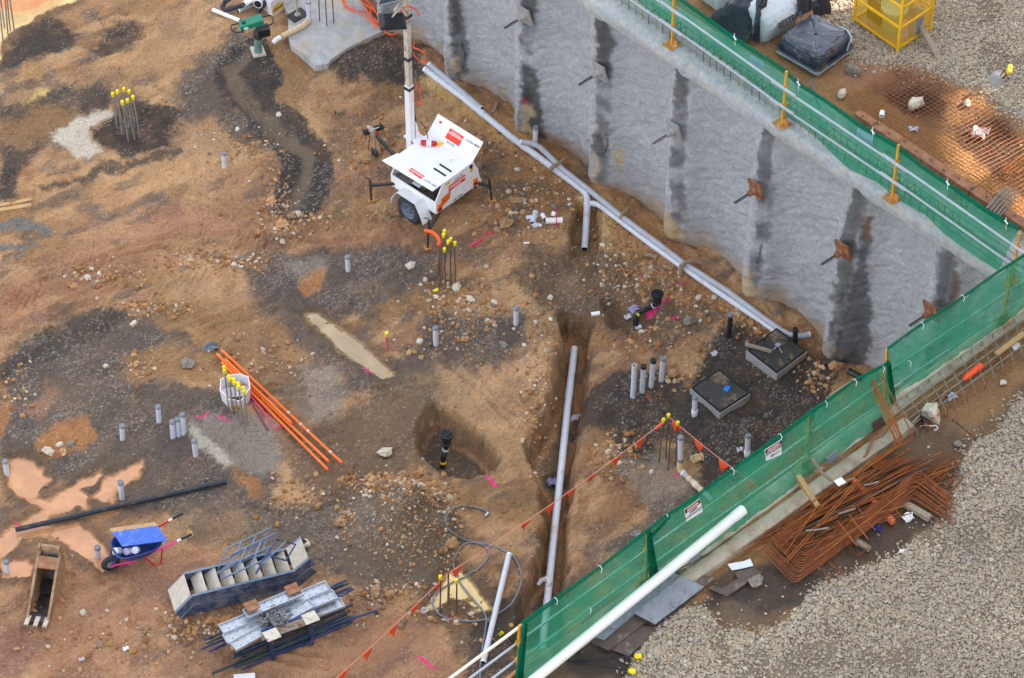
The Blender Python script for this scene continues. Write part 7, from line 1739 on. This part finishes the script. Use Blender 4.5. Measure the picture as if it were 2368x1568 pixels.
# ================================================================ far street corner: mesh, beam, cage, bags
def inpoly(p, poly):
    return sdpoly(np.array([p[0]]), np.array([p[1]]), poly)[0] < 0
MP = [t(3,0,*a) for a in ((700,1010),(740,870),(1010,700),(1260,610),(1560,720),(1900,930),(2110,1060),(2300,1240),(2480,1420),(2560,1900),(2200,2200),(1700,1640))]
rm = thing('reinforcement_mesh', 'large rusty reinforcement mesh sheet spread over the ground at the upper right', 'rebar mesh', P(*t(3,0,1500,1100), H))
d1 = (P(*t(3,0,1640,1568), H)-P(*t(3,0,770,1030), H)).normalized(); d2 = V((-d1.y, d1.x, 0)); d2 = d2 if d2.x > 0 else -d2
c0 = P(*t(3,0,1400,1100), H); dirs = ((d1, d2), ((d1*.12+d2).normalized(), d1))
for (da, db), nm in zip(dirs, ('long_wires', 'cross_wires')):
    m = MB()
    for k in range(-44, 62):
        seg = []
        for s in range(-60, 61):
            p = c0+da*(s*.1)+db*(k*.10)
            u, v = Qn(p.x, p.y, H)
            ok = inpoly((u, v), MP) and (p-FENCEB[0]).dot(BN) < -.75
            if ok: seg.append(V((p.x, p.y, uh(p.x, p.y)+.07+.10*vnoise(np.array([p.x*.9]), np.array([p.y*.9]), 5)[0]+(.008 if nm[0] == 'c' else 0))))
            elif seg:
                if len(seg) > 2: m.tube(seg, .0065, 4)
                seg = []
        if len(seg) > 2: m.tube(seg, .0065, 4)
    m.build(nm, M['rustbright'], rm)
b0, b1 = P(*t(3,0,815,1030), H+.24), P(2420, 552, H+.24); d = (b1-b0).normalized(); n_ = V((-d.y, d.x, 0))
wb_ = thing('steel_beam', 'rusty flat steel beam with a row of holes lying on the mesh', 'steel beam', b0)
for f0, f1, w_ in ((0, .1, .17), (.1, .62, .22), (.62, 1, .20)):
    p, q_ = b0.lerp(b1, f0+.002), b0.lerp(b1, f1-.002); o = MB().obox(p-n_*w_/2-Z*.11, q_-p, n_*w_, Z*.012).obox(p-n_*w_/2-Z*.098, q_-p, n_*.012, Z*.10).obox(p+n_*(w_/2-.012)-Z*.098, q_-p, n_*.012, Z*.10).obox(p-n_*w_/2-Z*.0, q_-p, n_*w_, Z*.012).build('beam_length', M['rustplate'], wb_)
L = (b1-b0).length; k = int(L/.36)
for i in range(k):
    p = b0+d*(.18+i*.36)+n_*(.02 if i % 2 else -.02)+Z*.0125; MB().lathe(p, Z, [(.026, 0), (.026, .003), (.001, .003)], 12).build('bolt_hole', M['black'], wb_)
for (px, q_, nb_, m, lab) in ((t(3,1,2050,430), t(3,1,2235,205), 14, 'rebargrey', 'bundle of short grey bars lying across the steel beam'), (t(3,1,2180,60), t(3,0,2420,1440), 12, 'rustbright', 'bundle of rusty bars at the right edge on the mesh')):
    th = thing('bar_bundle', lab, 'bar bundle', P(*px, H)); a, b = P(*px, H+.26), P(*q_, H+.26); s_ = (b-a).cross(Z).normalized()
    for i in range(nb_): 
        off = s_*(i-nb_/2)*.026+Z*(.03*(i % 3)); e = (b-a).normalized()*R.uniform(-.12, .12); MB().tube([a+off+e, b+off+e], .012, 6).build('bar', M[m], th)
    MB().tube([a.lerp(b, .6)+s_*-.22+Z*.0, a.lerp(b, .6)+s_*-.2+Z*.10, a.lerp(b, .6)+s_*.18+Z*.10, a.lerp(b, .6)+s_*.2], .006, 5).build('tie_wire', M['darksteel'], th)
o = MB().hollow(P(*t(3,0,1042,1075), H+.12), P(*t(3,0,1052,1030), H+.14), .055, .04).build('pipe_ring', M['pvcw']); tag(o, 'short white pipe ring resting on the rusty mesh', 'pipe offcut')
o = MB().tube(smooth([P(*t(3,0,*a), H+z_) for a, z_ in (((380,715),.1),((400,770),.03),((420,830),.03),((432,880),.03),((480,1000),.02))], 4), .014, 6).build('blue_rope', M['bluerope']); tag(o, 'blue cord trailing from the wrapped pallet to the green screen', 'cord')
stp = P(*t(3,0,2095,770), H); th = thing('capped_stump', 'concrete stump with two yellow capped bars in the far gravel', 'concrete stump', stp)
rp = [(.17, -.1), (.18, .05), (.15, .2), (.11, .26), (.001, .27)]; MB().lathe(stp, (.25, .1, 1), rp, 11).build('stump', M['conc'], th, smooth=False)
for a, b in (((2135,775),(2212,668)), ((2150,790),(2218,640)), ((2110,780),(2180,640))):
    p = P(*t(3,0,*a), H); q_ = P(*t(3,0,*b), H+.45); o = MB().tube([p-Z*.05, p.lerp(q_, .5)+V((-.02, 0, .02)), q_], .014, 7).build('bar', M['rust'], th)
    if a[0] > 2120: d_ = (q_-p).normalized(); MB().lathe(q_-d_*.02, d_, [(.03, 0), (.034, .02), (.05, .03), (.05, .11), (.04, .125), (.001, .125)], 14).build('cap', M['yellowcap'], o)
# ---- soft shapes
def blob(c_, ex, ey, ez, pw, amp, fr, seed, name, m, parent, n=26, flatb=True):
    """a rounded box: ex, ey, ez half vectors; pw squareness; amp crumple"""
    mb = MB()
    def fn(x, y):
        a = x*2*math.pi; b = (y-.5)*math.pi*.99999
        f = lambda s, p: math.copysign(abs(s)**p, s)
        cx_, cy_, cz_ = f(math.cos(b), pw)*f(math.cos(a), pw), f(math.cos(b), pw)*f(math.sin(a), pw), f(math.sin(b), pw)
        aa, bb, cc_ = cx_*fr, cy_*fr, cz_*fr
        k = 1+amp*2*(fbm(np.array([aa*2+bb+7]), np.array([cc_*2+bb*1.3+3]), 3, seed)[0]-.5)+amp*(abs(fbm(np.array([aa*4-cc_*3]), np.array([bb*4+aa]), 2, seed+3)[0]-.5)*-2)
        return c_+ex*cx_*k+ey*cy_*k+ez*cz_*k
    mb.grid(fn, n*2, n); return mb.build(name, m, parent, ang=60)
e1, e2 = (P(1889, 182, H)-P(1791, 125, H))/2, (P(1974, 120, H)-P(1889, 182, H))/2
pc = P(1882, 123, H)
wp = thing('wrapped_pallet', 'black plastic wrapped pallet load with a pale strap beside the pale bags', 'pallet load', pc)
blob(pc+Z*.24, e1*.97, e2*.97, Z*.27, .26, .085, 2.4, 31, 'plastic_wrap', M['wrap'], wp, 48)
for i in range(5): MB().cbox(pc+e1*(.8*(i/2-1))+Z*.09, e1*.16, e2*1.98, Z*.02).build('slat', M['timbergrey'], wp)
for i in (-1, 0, 1): MB().cbox(pc+e2*.85*i+Z*.04, e1*1.95, e2*.14, Z*.08).build('skid', M['timbergrey'], wp)
def band(h, k, m_='film', r_=.02, wob=.012):
    cs = [pc+e1*a*k+e2*b*k+Z*(h+R.uniform(-wob, wob)) for a, b in ((-1,-.9),(-.9,-1),(0,-1.01),(.9,-1),(1,-.9),(1.01,0),(1,.9),(.9,1),(0,1.01),(-.9,1),(-1,.9),(-1.01,0))]
    return MB().tube(cs, r_, 5, close=True).build('film_band', M[m_], wp)
band(.12, .99); band(.17, 1.0, 'wrap', .03); band(.08, .98, 'film', .014)
MB().tube(smooth([pc+e1*1.0+e2*.55+Z*.10, pc+e1*1.0+e2*.65+Z*.3, pc+e1*.97+e2*.8+Z*.44, pc+e1*.6+e2*.96+Z*.47, pc+e1*.2+e2*1.02+Z*.40], 4), .022, 5).build('strap', M['film'], wp)
ba, bb_ = (P(1845, 62, H)-P(1765, 110, H)).normalized(), None
bb_ = V((-ba.y, ba.x, 0)); c_ = P(1808, 84, H)+bb_*.35
bg = thing('bulk_bag', 'pale printed bulk bag leaning between black plastic sheets', 'bulk bag', c_)
blob(c_+Z*.36, ba*.52, bb_*.38+Z*.12, Z*.40-bb_*.12, .45, .06, 1.4, 41, 'bag_body', M['bag'], bg, 24)
fn_ = (-bb_*.95+Z*.45).normalized(); up_ = (Z-fn_*fn_.z).normalized(); text('BESTBAR', c_+Z*.50-bb_*.5+ba*.06, ba, up_, .13, M['black'], bg)
MB().tube([c_+ba*.42+Z*.68, c_+ba*.5+Z*.86, c_+ba*.3+Z*.9, c_+ba*.22+Z*.72], .02, 5).build('lifting_loop', M['bag'], bg)
c2 = P(1672, 14, H)+V((0, .2, 0)); b2 = thing('bulk_bag', 'pale bulk bag behind the green screen at the top, half under black plastic', 'bulk bag', c2)
blob(c2+Z*.3, ba*.40, bb_*.4, Z*.36, .45, .06, 1.4, 43, 'bag_body', M['bag'], b2, 20)
def drape(c4, z4, amp, seed, label, n=26, bulge=.25):
    pts = [P(*a, H+z_) for a, z_ in zip(c4, z4)]
    def fn(x, y):
        p = pts[0].lerp(pts[1], x).lerp(pts[3].lerp(pts[2], x), y)
        k = fbm(np.array([x*3.2+seed]), np.array([y*3.2]), 4, seed)[0]-.5; k2 = abs(fbm(np.array([x*5+seed]), np.array([y*4.4]), 3, seed+1)[0]-.5)
        p = p+Z*(bulge*math.sin(math.pi*x)*math.sin(math.pi*y)+amp*k*2-amp*k2*2.2)+V((k*amp, -k2*amp, 0))
        return V((p.x, p.y, max(p.z, H+.01)))
    o = MB().grid(fn, n, n, .006).build('plastic_sheet', M['tarp'], ang=28); tag(o, label, 'plastic sheet', 'crumpled black plastic sheets')
drape([t(2,0,1790,170), t(2,0,2130,-90), t(2,0,2330,10), t(2,0,2160,390)], [.15, .85, .80, .03], .14, 51, 'large crumpled black plastic sheet slumped left of the printed bag', 34, .3)
drape([(1738, 88), (1752, -12), (1772, -6), (1758, 96)], [.3, .98, .95, .05], .10, 53, 'narrow fold of black plastic hanging down beside the printed bag')
drape([t(3,0,250,-40), t(3,0,360,-110), t(3,0,420,60), t(3,0,300,130)], [.95, .9, .5, .55], .12, 55, 'bunched black plastic right above the printed bag')
drape([t(3,0,390,0), t(3,0,565,-60), t(3,0,565,140), t(3,0,420,130)], [.5, .5, .06, .25], .10, 57, 'flat black plastic flap ending on the sunny soil')
# ---- yellow cage
c0 = P(2075, 116, H+.10); e1 = P(1974, 47, H+.10)-c0; e2 = P(2149, 67, H+.10)-c0; e1.z = e2.z = 0
cy = thing('mesh_cage', 'yellow wire mesh storage cage standing on the gravel', 'cage', c0)
HC = 1.65; cor = [c0, c0+e1, c0+e1+e2, c0+e2]
for p in cor: MB().bar(p-Z*.10, p+Z*HC, .05, .05, e1).build('corner_post', M['cageyel'], cy)
for i in range(4):
    a, b = cor[i], cor[(i+1) % 4]
    for h in (.04, .57, 1.1, HC-.02): MB().bar(a+Z*h, b+Z*h, .035, .05).build('rail', M['cageyel'], cy)
    m = MB(); d = (b-a).normalized(); L = (b-a).length
    for k in range(1, int(L/.052)): m.bar(a+d*k*.052+Z*.05, a+d*k*.052+Z*HC, .006, .006, d)
    for k in range(1, int(HC/.052)): m.bar(a+Z*k*.052, b+Z*k*.052, .006, .006)
    m.build('wire_panel', M['cageyel'], cy)
MB().prism([p+Z*.0 for p in cor], Z*.02).build('floor', M['timber'], cy)
for f in (.0, 1.0): MB().bar(c0+e1*f*.9+e1*.05-Z*.055, c0+e1*f*.9+e1*.05+e2-Z*.055, .1, .07).build('skid', M['timbergrey'], cy)
cc0 = c0+Z*.022
def inside(fn, label, cat, name): o = fn(MB()).build(name[0], M[name[1]]); tag(o, label, cat); return o
inside(lambda m: m.lathe(cc0+e1*.38+e2*.35, Z, [(.19, 0), (.2, .02), (.27, .58), (.29, .60), (.29, .64), (.26, .64), (.25, .58), (.001, .52)], 20), 'pale green plastic bin inside the yellow cage', 'bin', ('plastic_bin', 'bin'))
inside(lambda m: m.lathe(cc0+e1*.45+e2*.72, Z, [(.2, 0), (.22, .1), (.22, .7), (.18, .78), (.001, .8)], 18), 'blue green drum behind the bin in the yellow cage', 'drum', ('plastic_drum', 'bellow'))
inside(lambda m: m.lathe(cc0+e1*.12+e2*.62, Z, [(.16, 0), (.17, .05), (.2, .5), (.21, .52), (.19, .52), (.17, .2), (.001, .18)], 18), 'greyish green pot at the right inside the yellow cage', 'pot', ('plastic_pot', 'plyworn'))
inside(lambda m: m.obox(cc0+e1*.62+e2*.25, e1*.28, e2*.5, Z*.55), 'dark crate at the left inside the yellow cage', 'crate', ('dark_crate', 'black'))
inside(lambda m: m.obox(cc0+e1*.10+e2*.30, e1*.10, e2*.16, Z*.4).obox(cc0+e1*.11+e2*.32+Z*.4, e1*.05, e2*.08, Z*.06), 'lilac can at the corner inside the yellow cage', 'can', ('fuel_can', 'lilac'))
a, b = P(*t(3,0,1390,205), H+.42), P(*t(3,0,1590,575), H+.05)
o = MB().bar(a, b, .12, .06).build('timber_plank', M['timbergrey']); tag(o, 'weathered plank leaning from the yellow cage onto the gravel', 'plank')
# ---- orange netting at the far left corner
NP = [t(0,0,*a) for a in ((-200,-200),(620,-200),(540,10),(470,60),(400,100),(330,140),(200,150),(80,145),(0,100),(-120,60))]
on = thing('safety_netting', 'orange plastic safety netting lying in folds at the top left corner', 'safety netting', P(*t(0,0,250,60), .1))
for da, nm in ((V((.8, .6, 0)), 'strands'), (V((-.6, .8, 0)), 'cross_strands')):
    db = V((-da.y, da.x, 0)); m = MB(); c_ = P(*t(0,0,220,40), 0)
    for k in range(-44, 45):
        seg = []
        for s in range(-50, 51):
            p = c_+da*(s*.07)+db*(k*.065); p = p+db*.10*(fbm(np.array([p.x*1.5]), np.array([p.y*1.5]), 3, 61)[0]-.5)*2
            u, v = Qn(p.x, p.y, 0)
            if inpoly((u, v), NP): seg.append(p+Z*(.10+.34*max(0, fbm(np.array([p.x*1.1]), np.array([p.y*1.1]), 3, 62)[0]-.35)))
            elif seg:
                if len(seg) > 2: m.tube(seg, .0055, 4)
                seg = []
        if len(seg) > 2: m.tube(seg, .0055, 4)
    m.build(nm, M['ofence'], on)
# ================================================================ added unseen slab beyond the right edge: shades the site, holes aimed for sun patches
bc = V((42, 10, H))
bl = thing('sun_blocker', 'unseen tall block added beyond the right side to shade the site, openings cut for patches of sun', 'sun blocker', bc)
TX = 42.0
def through(p):
    k = (TX-p.x)/SUNV.x; q_ = p+SUNV*k; return q_.y, q_.z
HOLES = [(P(1915, 8, H), 1.5, .55), (P(2215, 312, H), 2.6, .62), (P(2335, 408, H), 2.2, .5), (P(2350, 470, H), 1.6, .35), (P(2255, 400, H), 1.4, .3)]  # each opening sited by where its sun patch should land
ev = []
for p, w_, h_ in HOLES:
    y_, z_ = through(p); ev.append((y_-w_/2, y_+w_/2, z_-h_/2, z_+h_/2))
ys = sorted(set([-45, 70]+[v_ for e in ev for v_ in e[:2]])); zs2 = sorted(set([H-.3, 52]+[v_ for e in ev for v_ in e[2:]]))
m = MB()
for j in range(len(zs2)-1):
    run_ = None
    for i in range(len(ys)-1):
        yc, zc = (ys[i]+ys[i+1])/2, (zs2[j]+zs2[j+1])/2
        hole = any(e[0] < yc < e[1] and e[2] < zc < e[3] for e in ev)
        if not hole:
            run_ = [ys[i], ys[i+1]] if run_ is None else [run_[0], ys[i+1]]
        if (hole or i == len(ys)-2) and run_:
            m.obox((TX, run_[0], zs2[j]), (.35, 0, 0), (0, run_[1]-run_[0], 0), (0, 0, zs2[j+1]-zs2[j])); run_ = None
m.build('pierced_slab', M['concpale'], bl, smooth=False)
MB().obox((TX-.4, -45, 52), (14, 0, 0), (0, 115, 0), (0, 0, .5)).build('roof', M['conc'], bl)  # top of the added sun blocker
# ================================================================ light, air, camera
w = bpy.data.worlds.new('World'); SC.world = w; w.use_nodes = True
nt = w.node_tree; bg = nt.nodes['Background']
sky = nt.nodes.new('ShaderNodeTexSky'); sky.sky_type = 'NISHITA'; sky.sun_disc = False
sky.sun_elevation = SUN_EL; sky.sun_rotation = SUN_AZ
sky.air_density = 1; sky.dust_density = 3; sky.ozone_density = 1
hs = nt.nodes.new('ShaderNodeHueSaturation'); hs.inputs['Saturation'].default_value = .35
nt.links.new(sky.outputs[0], hs.inputs['Color']); nt.links.new(hs.outputs[0], bg.inputs['Color'])
bg.inputs['Strength'].default_value = .15
sl = bpy.data.lights.new('sun', 'SUN'); sl.energy = 5.0; sl.angle = math.radians(.5); sl.color = (1, .86, .66)
so = bpy.data.objects.new('sun', sl); COL.objects.link(so)
sd = SUNV
so.rotation_euler = (-sd).to_track_quat('-Z', 'Y').to_euler(); so.location = sd*60
cd = bpy.data.cameras.new('camera'); cd.sensor_width = 36; cd.lens = 36*F_/2367; cd.clip_start = 1; cd.clip_end = 500
co = bpy.data.objects.new('camera', cd); COL.objects.link(co); co.location = CAM
co.rotation_euler = (math.pi/2-TH, 0, 0)
SC.camera = co
SC.view_settings.view_transform = 'Standard'; SC.view_settings.look = 'None'; SC.view_settings.gamma = 1
SC.view_settings.exposure = 2.05
SC.render.resolution_x = 1024; SC.render.resolution_y = 678
